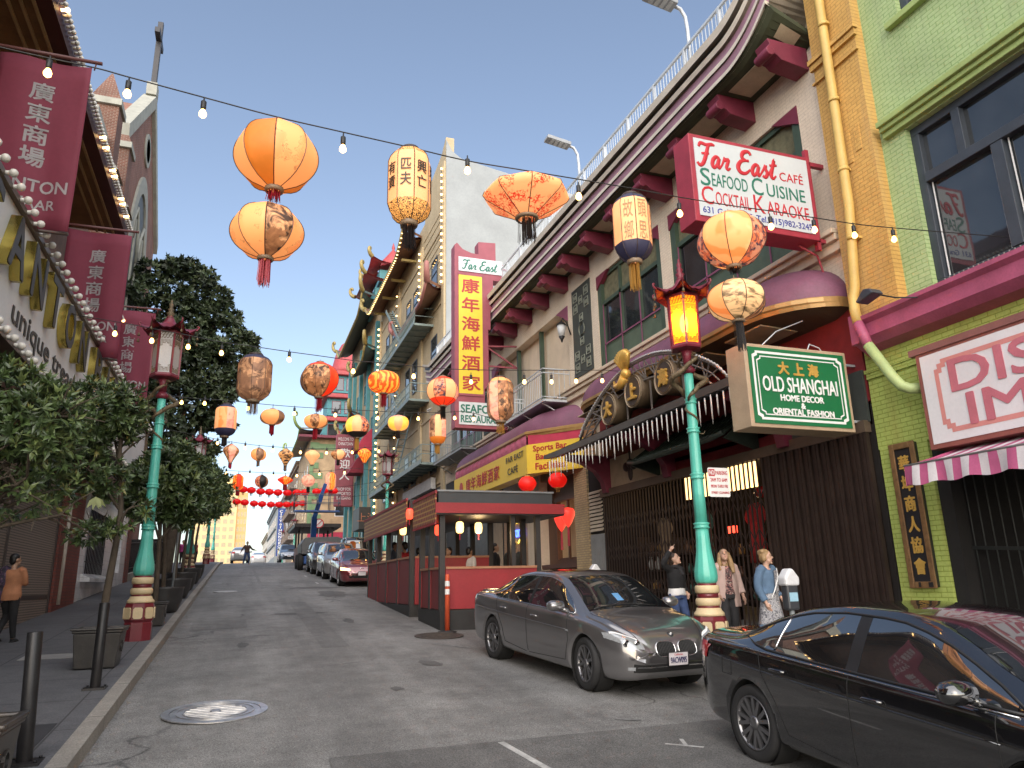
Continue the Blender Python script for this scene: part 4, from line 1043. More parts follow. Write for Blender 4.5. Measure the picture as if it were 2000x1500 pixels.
for (y, z) in ((22.75,1.95),(22.2,2.05)):
 t = thing('heart_lantern', 'red heart shaped lantern in the restaurant window, ' + ('the one further up the street' if y > 22.5 else 'the one nearer the tile pier'), 'lantern',(FR+0.1, y, z))
 mb = MB(); mb.lathe([(0.02,-0.36),(0.12,-0.22),(0.22,0.0),(0.24,0.12),(0.18,0.24),(0.03,0.28)],16,(FR+0.1, y, z)); mb.build('shade', glow('red_glow',(1.0,0.05,0.03),0.34,(0.45,0.02,0.015)), t)
 mb = MB(); [mb.cyl((FR+0.1+0.02*math.cos(k), y+0.02*math.sin(k), z-0.36),(FR+0.1+0.03*math.cos(k), y+0.05*math.sin(k), z-0.95),0.012,4) for k in range(6)]; mb.build('tassel', redf, t)
ns = thing('neon_sign', 'blue and yellow neon beer sign with a crown on the orange tile wall', 'neon sign',(FR-0.08,26.6,1.9))
nb, ny = glow('neon_blue',(0.05,0.12,1.0),2.2), glow('neon_yellow',(1.0,0.72,0.08),1.5)
text('Corona', nb, ns,(FR-0.08,26.7,1.85), WEST, shear=0.25, width=1.5, height=0.42)
mb = MB(); mb.tube([(FR-.08,26.9,2.15),(FR-.08,26.95,2.4),(FR-.08,26.8,2.25),(FR-.08,26.7,2.48),(FR-.08,26.6,2.25),(FR-.08,26.45,2.4),(FR-.08,26.5,2.15)],0.018,6); mb.build('crown', ny, ns)
mb = MB(); mb.tube([(FR-.08,27.4,1.4),(FR-.08,27.1,1.55),(FR-.08,26.8,1.42)],0.02,6); mb.tube([(FR-.08,26.4,1.42),(FR-.08,26.2,1.55),(FR-.08,25.95,1.42)],0.02,6); mb.each('tube', ny, ns)
sh_ = MB(); sh_.box((FR-0.02,30.2, zs(31)),(FR+0.02,33.2,3.1))
for k in range(22): sh_.box((FR-0.035,30.2,0.1+0.14*k),(FR-0.02,33.2,0.18+0.14*k))
sh_.build('roller_shutter', paint('shutter_grey',(0.15,0.155,0.16),0.45,0.4), eb)
mb = MB(); mb.box((FR-0.01,28.4,0.0),(FR+0.01,29.5,2.9)); mb.build('side_door', paint('door_tan',(0.36,0.27,0.18),0.6), eb)
mb = MB(); mb.box((FR-0.05,33.6,2.5),(FR,35.4,3.3)); mb.build('wall_board', paint('dim_gold',(0.25,0.2,0.1),0.6), eb)
# ------------------------------------------------------------------ helpers for pagoda roofs and plain facades
def curl(mb, p, d, s, r):           # a horn curling up and back at a roof corner; d = outward direction
 d = Vector(d).normalized(); p = Vector(p); pts = []
 for a, b_ in ((0,0),(.35,.06),(.62,.26),(.72,.55),(.66,.82),(.48,.92),(.38,.8),(.44,.68)): pts.append(p+d*a*s+Vector((0,0, b_*s)))
 pts = catmull(pts,3); n = len(pts); mb.tube(pts,[r*(1-0.6*i/n) for i in range(n)],6)
def upturned(parent, side, xin, xout, y0, y1, z, rise, tip, deckm, soffm, trimm, thick=0.18, curls=True, end_over=0.6):
 ny = 28; tv = lambda v: max(0,(abs(2*v-1)-0.72)/0.28)**2
 def P(u, v, dz=0.0):
  x = lerp(xin, xout, u); y = lerp(y0, y1, v); y += (end_over*tv(v)*u)*(1 if v > .5 else -1)
  return (x, y, z+rise*(1-u)**1.4+tip*u*u*tv(v)+dz)
 mb = MB(); mb.grid([[P(u/6, v/ny, thick) for v in range(ny+1)] for u in range(7)])
 for v in range(1, ny*2): mb.tube([P(u/6, v/ny/2, thick+0.02) for u in range(7)],0.05,5)
 mb.build('roof_tiles', deckm, parent)
 mb = MB(); mb.grid([[P(u/6, v/ny,0) for v in range(ny+1)] for u in range(7)]); mb.grid([[P(0,0,0), P(0,0, thick)],[P(1,0,0), P(1,0, thick)]]); mb.grid([[P(0,1,0), P(0,1, thick)],[P(1,1,0), P(1,1, thick)]])
 mb.build('roof_soffit', soffm, parent)
 mb = MB(); mb.tube([P(1, v/ny, thick/2) for v in range(ny+1)], thick*0.62,6); mb.build('eave_trim', trimm, parent)
 if curls:
  for v in (0,1):
   mb = MB(); q = P(1, v, thick/2); curl(mb, q,((xout-xin)*0.25,(1 if v else -1)*0.9,0.2),(abs(xout-xin)*0.8+0.35)*0.7, thick*1.15); mb.build('roof_horn', trimm, parent)
 return [P(1, v/ny, thick*0.2) for v in range(ny+1)]
def window(parent, axis, pos, u0, u1, z0, z1, out, frm, pane, bars=(1,1), deep=0.12, w=0.07):
 """a window on a facade; out = -1/+1 direction of the outside along the axis"""
 mb = MB(); a, b_ = pos+out*0.015, pos+out*0.06
 def bx(ua, ub, za, zb):
  if axis == 'x': mb.box((a, ua, za),(b_, ub, zb))
  else: mb.box((ua, a, za),(ub, b_, zb))
 bx(u0, u1, z0, z0+w); bx(u0, u1, z1-w, z1); bx(u0, u0+w, z0+w, z1-w); bx(u1-w, u1, z0+w, z1-w)
 for k in range(1, bars[0]+1): u = lerp(u0, u1, k/(bars[0]+1)); bx(u-w*.4, u+w*.4, z0+w, z1-w)
 for k in range(1, bars[1]+1): zz = lerp(z0, z1, k/(bars[1]+1)); bx(u0+w, u1-w, zz-w*.4, zz+w*.4)
 f = mb.build('window', frm, parent)
 p = MB(); x = pos+out*0.03
 if axis == 'x': p.face([(x, u0, z0),(x, u1, z0),(x, u1, z1),(x, u0, z1)])
 else: p.face([(u0, x, z0),(u1, x, z0),(u1, x, z1),(u0, x, z1)])
 p.build('pane', pane, f)
bulbw = glow('warm_bulb',(1.0,0.62,0.24),2.2)
bulbo = None
def bulbrun(label, pts, step, r=0.07, group='bulb strings on the beige building'):
 t = thing('light_string', label, 'string lights', pts[0], group=group)
 mb = MB(); mb.tube(pts,0.012,4); mb.build('cable', black, t)
 tot = 0; first = None; acc = 0
 out = []
 for a, b_ in zip(pts, pts[1:]):
  a, b_ = Vector(a), Vector(b_); L_ = (b_-a).length
  while acc < L_: out.append(a.lerp(b_, acc/L_)); acc += step
  acc -= L_
 out = out[:100]
 for p in out:
  if first is None:
   mb = MB(); mb.sphere((0,0,0), r,6,4); first = mb.build('bulb', bulbw, t, world=False)
   first.location = p-Vector(pts[0]); b0 = first
  else:
   c = b0.copy(); COL.objects.link(c); c.parent = t; c.location = p-Vector(pts[0])
 return t
# ------------------------------------------------------------------ beige building with bulb strings and fire escapes
beige = brick('beige_brick',(0.50,0.40,0.25),(0.54,0.44,0.28),(0.42,0.34,0.22), 'x', msize=0.006, bmp=0.3, var=0.15, dirt=(0.36,0.29,0.19), dirtamt=0.4)
whitew = paint('white_render',(0.31,0.335,0.345),0.8, var=0.12, nscale=0.8, bmp=0.5)
tilebrown = paint('tile_redbrown',(0.17,0.065,0.05),0.5, var=0.3); soffb = paint('soffit_redbrown',(0.16,0.075,0.045),0.6, var=0.25, nscale=1.2)
tgreen = paint('fire_escape_green',(0.20,0.26,0.25),0.5, var=0.15); teal = paint('teal_paint',(0.06,0.24,0.27),0.5, var=0.2)
ochre = paint('ochre_trim',(0.36,0.28,0.10),0.5,0.1, var=0.2)
bb = thing('beige_building', 'tall beige brick building with brown upturned roofs and green fire escapes', 'building',(FR,47, zs(47)))
mb = MB(); mb.box((FR,37.3,0),(FR+13,58.4,22.5)); mb.prism([(FR,37.3,22.5),(FR,42.5,22.5),(FR,42.5,24.4),(FR,38.3,25.0),(FR,37.3,25.6)],(0.5,0,0)); mb.build('wall', beige, bb)
mb = MB(); mb.prism([(FR+0.004,37.28,2),(FR+13,37.28,2),(FR+13,37.28,22.4),(FR+6,37.28,23.5),(FR+0.9,37.28,24.3),(FR+0.35,37.28,24.7),(FR+0.004,37.28,25.4)],(0,-0.06,0)); mb.build('side_wall', whitew, bb)
mb = MB()
for z in (5.2,9.2,15.4,20.0): mb.box((FR-0.06,37.32, z),(FR,58.3, z+0.16))
for k in range(7): mb.box((FR-0.03,37.7,18.2+0.5*k),(FR,42.6,18.24+0.5*k))
mb.each('string_course', paint('beige_trim',(0.46,0.36,0.22),0.6), bb)
for y in (37.5,43.0,50.0,57.6):
 mb = MB(); mb.box((FR-0.12, y-0.2,4),(FR, y+0.35,21.0 if y > 40 else 24.0)); mb.build('pilaster', beige, bb)
wdark = glass('window_dark',(0.02,0.022,0.024))
for z0, z1 in ((5.9,8.0),(11.8,13.9),(16.9,18.8)):
 for y0, y1 in ((39.1,40.5),(44.2,45.5),(46.4,47.7),(51.5,52.8),(54.0,55.3)): window(bb, 'x', FR, y0, y1, z0, z1,-1, slate, wdark,(0,1))
e1 = upturned(bb,-1, FR,8.55,43.4,57.6,21.0,0.9,1.1, tilebrown, soffb, ochre)
e2 = upturned(bb,-1, FR,8.85,38.0,46.2,15.5,0.7,0.8, tilebrown, soffb, paint('roof_trim_rose',(0.36,0.15,0.13),0.6))
mb = MB()
for y in (45,48.5,52,55.5): mb.box((8.9, y-0.1,20.85),(FR, y+0.1,21.0))
mb.each('soffit_beam', ochre, bb)
mb = MB(); mb.box((FR-0.1,37.4,0.4),(FR-0.005,57.8,5.0)); mb.build('dark_shopfront', charc, bb)
mb = MB(); mb.box((FR-0.35,39.0,5.0),(FR-0.1,46.5,5.6)); mb.build('lattice_panel', paint('pale_lattice',(0.5,0.5,0.5),0.6), bb)
for (y, z) in ((45.6,2.2),(49,2.4),(53,2.6)): window(bb, 'x', FR-0.1, y, y+1.6, z-0.3, z+1.8,-1, black, wdark,(1,0))
fe = thing('fire_escape', 'grey green iron fire escape with stairs zigzagging down the beige building', 'fire escape',(FR,47,10))
for (z, y0, y1) in ((14.7,40.0,52.0),(10.4,41.0,53.5),(6.2,37.9,54.5)):
 mb = MB(); mb.box((8.75, y0, z),(FR-0.01, y1, z+0.05)); mb.box((8.7, y0, z-0.05),(8.76, y1, z+0.2))
 y = y0
 while y < y1: mb.box((8.76, y, z-0.08),(FR-0.01, y+0.06, z)); y += 1.1
 mb.build('platform', tgreen, fe)
 mb = MB()
 for zz in (0.5,1.0): mb.beam((8.75, y0, z+zz),(8.75, y1, z+zz),0.04,0.04); mb.beam((8.75, y0, z+zz),(FR, y0, z+zz),0.04,0.04)
 y = y0
 while y < y1: mb.box((8.735, y, z),(8.765, y+0.03, z+1.0)); y += 0.28
 mb.build('railing', tgreen, fe)
for (a, b_) in (((9.2,50.5,14.7),(9.2,44.5,10.4)),((9.5,43.5,10.4),(9.5,49.5,6.2)),((9.2,49.5,18.9),(9.2,44.0,14.7))):
 mb = MB(); mb.beam(a, b_,0.05,0.22); mb.beam((a[0]-0.45, *a[1:]),(b_[0]-0.45, *b_[1:]),0.05,0.22)
 for k in range(1,14):
  p = Vector(a).lerp(Vector(b_), k/14); mb.box((p.x-0.45, p.y-0.1, p.z-0.015),(p.x, p.y+0.1, p.z+0.015))
 mb.build('stair', tgreen, fe)
bulbrun('bulb string down the near corner of the beige building beside the white wall',[(FR-0.2,37.55,23.6),(FR-0.2,37.55,16.4)],0.42)
bulbrun('bulb string along the long upper brown roof edge of the beige building', e1,0.36,0.075)
bulbrun('bulb string outlining the smaller lower brown roof', e2,0.45,0.05)
bulbrun('bulb string down the middle pilaster of the beige building',[(FR-0.22,43.1,20.6),(FR-0.22,43.1,15.9)],0.45)
bulbrun('bulb string down the far pilaster beneath the roof horn',[(FR-0.25,57.8,20.4),(FR-0.25,57.8,4.0)],0.5,0.085)
bulbrun('thin bulb string down the beige wall between the fire escape platforms',[(FR-0.25,50.2,20.4),(FR-0.25,50.2,5.0)],0.75,0.06)
# ------------------------------------------------------------------ teal trimmed building with many horned roofs
db = thing('teal_building', 'tan building with teal pilasters and a stack of green horned roofs', 'building',(FR,66, zs(66)))
tanw = brick('tan_wall',(0.46,0.34,0.20),(0.50,0.37,0.22),(0.36,0.27,0.17), 'x', msize=0.006, bmp=0.3)
dteal = paint('dark_teal_soffit',(0.055,0.085,0.085),0.6, var=0.25); redtile = paint('red_tile',(0.42,0.065,0.07),0.5, var=0.2)
mb = MB(); mb.box((FR,58.45,0.5),(FR+12,75.5,24)); mb.build('wall', tanw, db)
mb = MB()
for y in (58.7,62.8,67.2,71.4,74.9): mb.box((FR-0.3, y,1.5),(FR, y+0.55,21.5))
mb.each('pilaster', teal, db)
for z0, z1 in ((7.2,9.4),(11.6,13.8),(15.8,17.6)):
 for y in (59.8,64.0,68.4,72.6): window(db, 'x', FR, y, y+2.0, z0, z1,-1, teal, wdark,(2,1))
tl = paint('tile_jade',(0.10,0.16,0.14),0.45, var=0.3)
upturned(db,-1, FR,8.3,58.9,75.2,22.4,1.2,1.4, tl, dteal, ochre)
upturned(db,-1, FR,8.7,59.2,66.5,18.3,0.8,1.0, tl, dteal, ochre)
upturned(db,-1, FR,8.7,67.3,75.0,14.4,0.8,1.0, redtile, dteal, ochre)
mb = MB()
# pagoda tower on top
def pagoda(parent, cx_, cy_, z, w, n, deckm, trimm, wallm, shrink=0.78, hh=2.4):
 for i in range(n):
  mb = MB(); mb.box((cx_-w*.42, cy_-w*.42, z),(cx_+w*.42, cy_+w*.42, z+hh)); mb.build('tower_stage', wallm, parent)
  z += hh; rows = []
  for k in range(6):
   q = k/5; r_ = lerp(w*.36, w*.68, q); zz = z+lerp(0.9,0, q)+0.35*q*q
   row = []
   for s in range(32):
    a = 2*math.pi*s/32; c, sn = math.cos(a), math.sin(a); m = max(abs(c), abs(sn)); cn = (min(abs(c), abs(sn))/m)**3
    row.append((cx_+r_*c/m, cy_+r_*sn/m, zz+0.55*cn*q*q))
   rows.append(row)
  mb = MB(); mb.grid(rows, closed=True); mb.grid([[(p[0], p[1], p[2]-0.12) for p in r_] for r_ in rows], closed=True); mb.build('roof_tier', deckm, parent)
  for sx, sy in ((1,1),(1,-1),(-1,1),(-1,-1)):
   mb = MB(); curl(mb,(cx_+sx*w*.66, cy_+sy*w*.66, z+0.8),(sx, sy,.3), w*0.2,0.2); mb.build('roof_horn', trimm, parent)
  w *= shrink
 mb = MB(); mb.lathe([(w*.5, z+0.7),(w*.38, z+1.5),(w*.12, z+2.4),(0.1, z+2.7),(0.16, z+2.9),(0.02, z+3.4)],12,(cx_, cy_,0)); mb.build('finial', deckm, parent)
pagoda(db,11.5,62.0,23.2,4.4,2, redtile, ochre, teal, hh=1.9)
for (y, z) in ((61.0,10.9),(65.2,9.6)):
 mb = MB(); mb.prism([(FR-0.02, y, z),(FR-0.02, y, z+1.9),(FR-0.6, y, z+1.3),(FR-1.3, y, z)],(0,2.2,0)); mb.build('window_awning', redf if y < 62 else paint('awning_maroon',(0.25,0.02,0.04),0.7), db)
mb = MB(); mb.box((FR-1.2,59.0,4.3),(FR,62.5,6.0)); mb.build('shop_box_sign', paint('box_black',(0.03,0.03,0.032),0.5), db)
text('上海', paint('box_rust',(0.4,0.15,0.08),0.5), db,(FR-0.6,58.98,5.2), FRONT, height=0.7)
for (y, z) in ((59.5,2.4),(63.8,2.6),(68,2.8)): window(db, 'x', FR, y, y+2.4, z-0.2, z+2.2,-1, black, wdark,(1,0))
bs = thing('banner_sign', 'tall maroon blade sign with white lettering hung at the corner far up the street', 'sign',(8.8,70,10))
mb = MB(); mb.box((7.95,69.8,7.1),(9.7,70.2,13.9)); mb.build('board', rosem, bs, bevel=0.1)
text('WELCOME TO\nCHINATOWN', white, bs,(8.82,69.79,13.2), FRONT, width=1.4, height=0.75)
for i, ch in enumerate('歡迎人'): text(ch, white, bs,(8.82,69.79,12.1-1.05*i), FRONT, height=0.85, width=0.9, bold=0.03)
text('SHOP FOR\nIMPORTED\nBARGAINS', white, bs,(8.82,69.79,8.3), FRONT, width=1.3, height=1.1)
mb = MB(); mb.tube([(9.9,70,13.5),(9.6,70,14.1),(9.2,70,14.2),(8.9,70,13.9)],0.05,5); mb.build('bracket', black, bs)
# ------------------------------------------------------------------ corner building across the cross street
cb2 = thing('corner_building', 'tan brick corner building with green quoins and a pagoda top across the cross street', 'building',(9.5,88, zr(88)))
tany = brick('tan_front',(0.52,0.36,0.21),(0.56,0.40,0.23),(0.42,0.3,0.19), 'y', msize=0.01, bmp=0.3)
quoin = paint('quoin_green',(0.17,0.27,0.13),0.6)
mb = MB(); mb.box((7.3,90,1),(24,108,17.4)); mb.build('wall', tany, cb2)
mb = MB()
for k in range(9): mb.box((7.25,89.93,6.3+1.22*k),(8.3+0.5*(k % 2),90,7.0+1.22*k))
mb.box((7.27,89.9,15.9),(14,90,16.6)); mb.box((7.25,89.9,6.9),(7.7,90,16.0))
mb.each('quoin', quoin, cb2)
upturned(cb2,-1,8.5,5.8,89.0,107,17.2,1.0,0.8, paint('tile_slate',(0.12,0.12,0.11),0.5), paint('soffit_grey',(0.22,0.19,0.15),0.6), gtrim)
mb = MB(); mb.prism([(5.8,88.9,17.2),(16,88.9,17.2),(16,88.9,17.5),(5.8,88.9,17.5)],(0,3,0)); mb.build('cornice', maroon, cb2)
for i,(z, w, m_) in enumerate(((17.6,6.6, teal),(20.6,5.6, teal),(23.6,4.4, teal))):
 mb = MB(); mb.box((12-w*.5,92, z),(12+w*.5,97, z+2.2)); mb.build('tower_stage', m_, cb2)
 mb = MB(); mb.box((12-w*.6,91.3, z+2.2),(12+w*.6,97.7, z+2.75)); mb.build('tower_cornice', redtile, cb2, bevel=0.1)
 for k in range(3): window(cb2, 'y',92,12-w*.4+k*w*.28,12-w*.4+k*w*.28+w*.2, z+0.3, z+1.9,-1, maroon, wdark,(0,0))
mb = MB(); mb.lathe([(2.9,26.3),(2.2,27.4),(1.8,29.2),(1.1,30.6),(0.15,31.4),(0.1,32.4)],12,(12,94,0)); mb.build('dome', redtile, cb2)
for z0 in (8.0,12.4): window(cb2, 'y',90,10.4,11.7, z0, z0+2.3,-1, white, wdark,(0,1));
for z0 in (7.5,12.0):
 for y in (92,96,100,104): window(cb2, 'x',7.3, y, y+1.6, z0, z0+2.4,-1, cream, wdark,(0,1))
mb = MB(); mb.prism([(7.4,90,6.1),(14,90,6.1),(14,89.1,5.3),(14,88.9,3.7),(7.6,88.9,3.7),(7.5,89.1,5.3)][:2]+[(14,90,3.7),(7.4,90,3.7)],(0,-1.1,0)); mb.build('shop_awning', redf, cb2)
# ------------------------------------------------------------------ the far row
def far_block(name, label, x, y0, y1, zt, wallm, cols, floors, z0=3.0, frm=None, hood=True):
 t = thing(name, label, 'building',(x,(y0+y1)/2, zr(y0)), group='buildings far up the right side')
 mb = MB(); mb.box((x, y0, zr(y1)-3),(x+12, y1, zt)); mb.build('wall', wallm, t)
 mb = MB(); mb.box((x-0.5, y0-0.4, zt),(x+12, y1, zt+0.35)); mb.box((x-0.3, y0-0.2, zt-0.4),(x+12, y1, zt)); mb.build('cornice', wallm, t)
 for f in range(floors):
  z = lerp(z0+2.5, zt-1.0,(f+0.1)/floors)
  for c in range(cols):
   y = lerp(y0, y1,(c+0.3)/cols); window(t, 'x', x, y, y+(y1-y0)/cols*.45, z, z+1.9,-1, frm or white, wdark,(0,1), w=0.12)
  if f:
   mb = MB(); mb.box((x-0.25, y0, z-0.7),(x, y1, z-0.45)); mb.build('string_course', wallm, t)
 return t
greyw = paint('far_grey',(0.46,0.45,0.43),0.7); creamf = paint('far_cream',(0.52,0.46,0.36),0.7); brownf = paint('far_brown',(0.28,0.2,0.14),0.7)
t1 = far_block('tenement', 'brown fronted tenement with fire escapes behind the lift basket',7.3,108.3,128,17.0, brownf,5,3)
for k in range(3):
 mb = MB(); z = 6.5+3.6*k
 mb.box((6.3,110, z),(7.28,126, z+0.1)); [mb.box((6.3,110+0.8*i, z),(6.36,110.06+0.8*i, z+1.0)) for i in range(21)]; mb.box((6.3,110, z+0.95),(6.36,126, z+1.02)); mb.beam((6.5,112, z),(6.5,124, z+3.6),0.3,0.12); mb.build('fire_escape', paint('escape_rust',(0.25,0.2,0.17),0.6), t1)
far_block('tenement', 'grey tenement with bay cornice past the blue vertical sign',7.2,128.3,152,15.2, greyw,5,3)
far_block('tenement', 'white stepped building at the far end of the right hand row',6.6,152.3,195,15.5, whitew,8,3)
far_block('tenement', 'small pale building at the very end of the street beyond the white one',6.8,195.3,240,13.0, creamf,8,3)
bls = thing('blue_sign', 'narrow blue vertical sign with white letters far up the street', 'sign',(6.3,134,8))
mb = MB(); mb.box((6.0,134,5.2),(7.15,134.4,13.2)); mb.build('board', paint('sign_blue',(0.025,0.07,0.30),0.5), bls)
text('\n'.join('CITYofHONGKONG'), white, bls,(6.5,133.97,9.2), FRONT, height=7.4, width=0.55, line=0.9, bold=0.05)
# ------------------------------------------------------------------ tower beyond the end of the street, evening sun painted into its walls
tw = thing('tower_block', 'pale tower block catching golden evening sun beyond the end of the street', 'building',(-6,300, zr(300)))
tws = paint('tower_sun_painted',(0.74,0.56,0.27),0.7, var=0.08)  # golden evening sunlight is put into this base colour
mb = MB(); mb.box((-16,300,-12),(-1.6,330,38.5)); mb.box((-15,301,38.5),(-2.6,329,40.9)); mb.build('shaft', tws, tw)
mb = MB(); mb.box((-1.6,300.8,-12),(2.2,330,35.5)); mb.box((-1.4,301.5,35.5),(0.8,328,37.5)); mb.build('wing', paint('wing_sun_painted',(0.66,0.38,0.15),0.7, var=0.08), tw)  # wing colour carries painted sunlight too, more orange
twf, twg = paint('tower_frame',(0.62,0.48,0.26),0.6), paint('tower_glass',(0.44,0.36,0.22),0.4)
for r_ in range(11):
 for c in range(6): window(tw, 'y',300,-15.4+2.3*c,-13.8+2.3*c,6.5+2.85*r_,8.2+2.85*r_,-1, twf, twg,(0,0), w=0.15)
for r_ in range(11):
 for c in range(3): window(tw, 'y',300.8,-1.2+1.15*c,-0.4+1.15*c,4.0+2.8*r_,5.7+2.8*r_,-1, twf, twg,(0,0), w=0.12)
# ================================================================== left side: bazaar building, church
brn = paint('soffit_tan',(0.24,0.135,0.05),0.6, var=0.3, nscale=1.5)
pan = paint('bazaar_wall',(0.20,0.10,0.05),0.7, var=0.3)
bz = thing('bazaar_building', 'bazaar building with tan boarded eaves and a brick and white tile base', 'building',(FL,22, zs(22)))
mb = MB(); mb.box((-12,2,-2),(-5.6,29.5,12.0)); mb.box((-5.6,2,2.9),(FL-0.02,30.0,3.6)); mb.box((-5.6,2,6.2),(FL-0.5,29.5,6.5)); mb.build('body', pan, bz)
mb = MB(); mb.hexa([(x, y, z) for z in (10.5,10.58) for (x, y) in ((-5.7,2),(-3.95,2),(-3.95,23.2),(-5.7,23.2))]); mb.build('soffit', brn, bz)
for k in range(1,4):
 mb = MB(); mb.box((-4.02-0.2*k*(1.1),2,10.44-0.0*k),(-3.97-0.2*k*1.1,23.2,10.5)); mb.build('soffit_bead', paint('bead_tan',(0.42,0.3,0.15),0.5), bz)
mb = MB(); mb.prism([(-3.9,2,10.48),(-3.82,2,10.9),(-5.7,2,12.3),(-5.7,2,10.6)],(0,21.3,0)); mb.build('eave', paint('eave_oxblood',(0.075,0.02,0.018),0.5), bz)
mb = MB(); mb.hexa([(x, y, z) for z in (8.1,8.18) for (x, y) in ((-5.7,23.5),(-4.1,23.5),(-4.1,29.4),(-5.7,29.4))]); mb.prism([(-4.05,23.5,8.1),(-3.98,23.5,8.4),(-5.7,23.5,9.4),(-5.7,23.5,8.2)],(0,5.9,0)); mb.build('lower_eave', MATS['eave_oxblood'], bz)
bulbp = paint('frosted_bulb',(0.72,0.68,0.60),0.25, var=0.04, bmp=0)
def plainbulbs(label, pts, step, r, out, lit=0.0, parent=None, seed=3):
 """marquee bulbs: each a part sharing its mesh; pts polyline, out = direction they stick out"""
 rnd = random.Random(seed); t = parent
 if t is None:
  t = thing('marquee_lights', label, 'lights', pts[0], group='marquee lights')
 base = BASE[t.name]
 outv = Vector(out).normalized()
 def mk(m):
  mb = MB(); mb.tube([(0,0,0), outv*r*1.6], r*0.6,6); mb.sphere(outv*r*2.2, r,8,5); return mb.build('bulb', m, t, world=False)
 protos = {}
 ps = []; acc = 0
 for a, b_ in zip(pts, pts[1:]):
  a, b_ = Vector(a), Vector(b_); L_ = (b_-a).length
  while acc < L_: ps.append(a.lerp(b_, acc/L_)); acc += step
  acc -= L_
 for p in ps[:100]:
  k = rnd.random() < lit
  if k not in protos: protos[k] = mk(bulbw if k else bulbp); protos[k].location = p-base
  else:
   c = protos[k].copy(); COL.objects.link(c); c.parent = t; c.location = p-base
 return t
plainbulbs('row of clear bulbs along the bazaar eave edge at the upper left',[(-3.85,8.0,10.62),(-3.85,23.3,10.62)],0.155,0.05,(1,0,0.25),0.1)
plainbulbs('short row of bulbs along the small lower eave beside the church',[(-4.0,23.6,8.2),(-4.0,29.3,8.2)],0.18,0.05,(1,0,0.2),0.1, seed=5)
# ground floor
dred = brick('dark_red_brick',(0.20,0.045,0.03),(0.24,0.055,0.038),(0.14,0.06,0.05), 'x',0.25,0.085,0.6, bmp=0.6)
whtile = brick('white_glazed_tile',(0.78,0.79,0.80),(0.80,0.81,0.82),(0.5,0.5,0.51), 'x',0.62,0.31,0.25,0.006,0.3)
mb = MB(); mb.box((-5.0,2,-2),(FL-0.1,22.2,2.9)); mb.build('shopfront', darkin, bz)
m, nt, b_ = _base('perforated_shutter'); v = coords(nt, swap='yz0'); t_ = nt.nodes.new('ShaderNodeTexBrick'); t_.inputs['Scale'].default_value = 1; t_.inputs['Brick Width'].default_value = 0.085; t_.inputs['Row Height'].default_value = 0.055; t_.inputs['Mortar Size'].default_value = 0.016
t_.inputs['Color1'].default_value = t_.inputs['Color2'].default_value = (0.025,0.022,0.02,1); t_.inputs['Mortar'].default_value = (0.27,0.215,0.175,1); nt.links.new(v, t_.inputs['Vector']); nt.links.new(t_.outputs['Color'], b_.inputs['Base Color']); b_.inputs['Roughness'].default_value = 0.5; bump(nt, b_, t_.outputs['Fac'],0.6,0.01); MATS['perforated_shutter'] = m
mb = MB(); mb.box((FL-0.08,13.5, zs(14)+0.02),(FL-0.03,22.15,2.8)); mb.build('roller_grille', m, bz)
mb = MB()
for y in (13.4,17.8,22.15): mb.box((FL-0.1, y-0.05, zs(y)-0.1),(FL-0.0, y+0.05,2.85))
mb.box((FL-0.06,13.4, zs(22)+0.35),(FL-0.02,22.15, zs(22)+0.45)); mb.each('grille_post', paint('post_brown',(0.05,0.035,0.03),0.5), bz)
mb = MB(); mb.box((FL-0.1,22.3,-1.2),(FL+0.04,25.1,3.0)); mb.box((FL-0.08,35.0,0),(FL+0.05,36.0,3.4)); mb.each('brick_pier', dred, bz)
mb = MB(); mb.tube([(FL+0.07,22.9,-0.3),(FL+0.07,22.9,2.6)],0.05,6); mb.build('pale_pipe', paint('pipe_cream',(0.55,0.5,0.42),0.6), bz)
mb = MB(); mb.wall('x', FL-0.25,0.25,25.1,35.0,-0.8,3.2,[(26.2,29.6,0.55,2.5),(31.5,33.6,0.7,2.5)]); mb.build('tiled_wall', whtile, bz)
mb = MB(); mb.box((FL-0.22,25.3,-0.8),(FL-0.2,35,3.0)); mb.build('wall_back', paint('blind_white',(0.5,0.51,0.53),0.4), bz)
mb = MB(); mb.prism([(FL-0.02,25.9,0.3),(FL+0.25,25.9,0.3),(FL+0.25,25.9,0.42),(FL-0.02,25.9,0.55)],(0,4.0,0)); mb.build('window_sill', whtile, bz)
mb = MB()
for k in range(12): mb.cyl((FL+0.02,26.4+0.27*k,0.55),(FL+0.02,26.4+0.27*k,2.5),0.018,5)
for z in (0.9,1.5,2.1): mb.beam((FL+0.02,26.2, z),(FL+0.02,29.6, z),0.03,0.03)
mb.build('window_bars', black, bz)
# marquee sign
mq = thing('marquee_sign', 'long white marquee sign with gilt block letters edged with round bulbs', 'sign',(-3.5,18,4.7))
mb = MB(); mb.box((-3.95,8.0,3.72),(-3.5,29.6,5.62)); mb.build('sign_box', white, mq)
mb = MB()
for z0, z1 in ((3.60,3.72),(5.62,5.72)): mb.box((-3.98,8.0, z0),(-3.42,29.65, z1))
mb.box((-3.98,29.6,3.60),(-3.42,29.68,5.72)); mb.each('edge_trim', paint('marquee_bronze',(0.11,0.075,0.05),0.4,0.5), mq)
gilt2 = paint('gilt_letter',(0.60,0.48,0.12),0.18,0.9, var=0.15)
for ch, y in zip('CANTON',(10.5,11.85,13.1,14.35,15.6,16.95)):
 a = text(ch, gilt2, mq,(-3.43, y,4.98), EAST, height=0.84, width=0.80, ext=0.07, bold=0.07, name='letter')
 text(ch, blkl, a,(-3.352, y,4.98), EAST, height=0.82, width=0.78, ext=0.004, bold=0.055, name='letter_face')
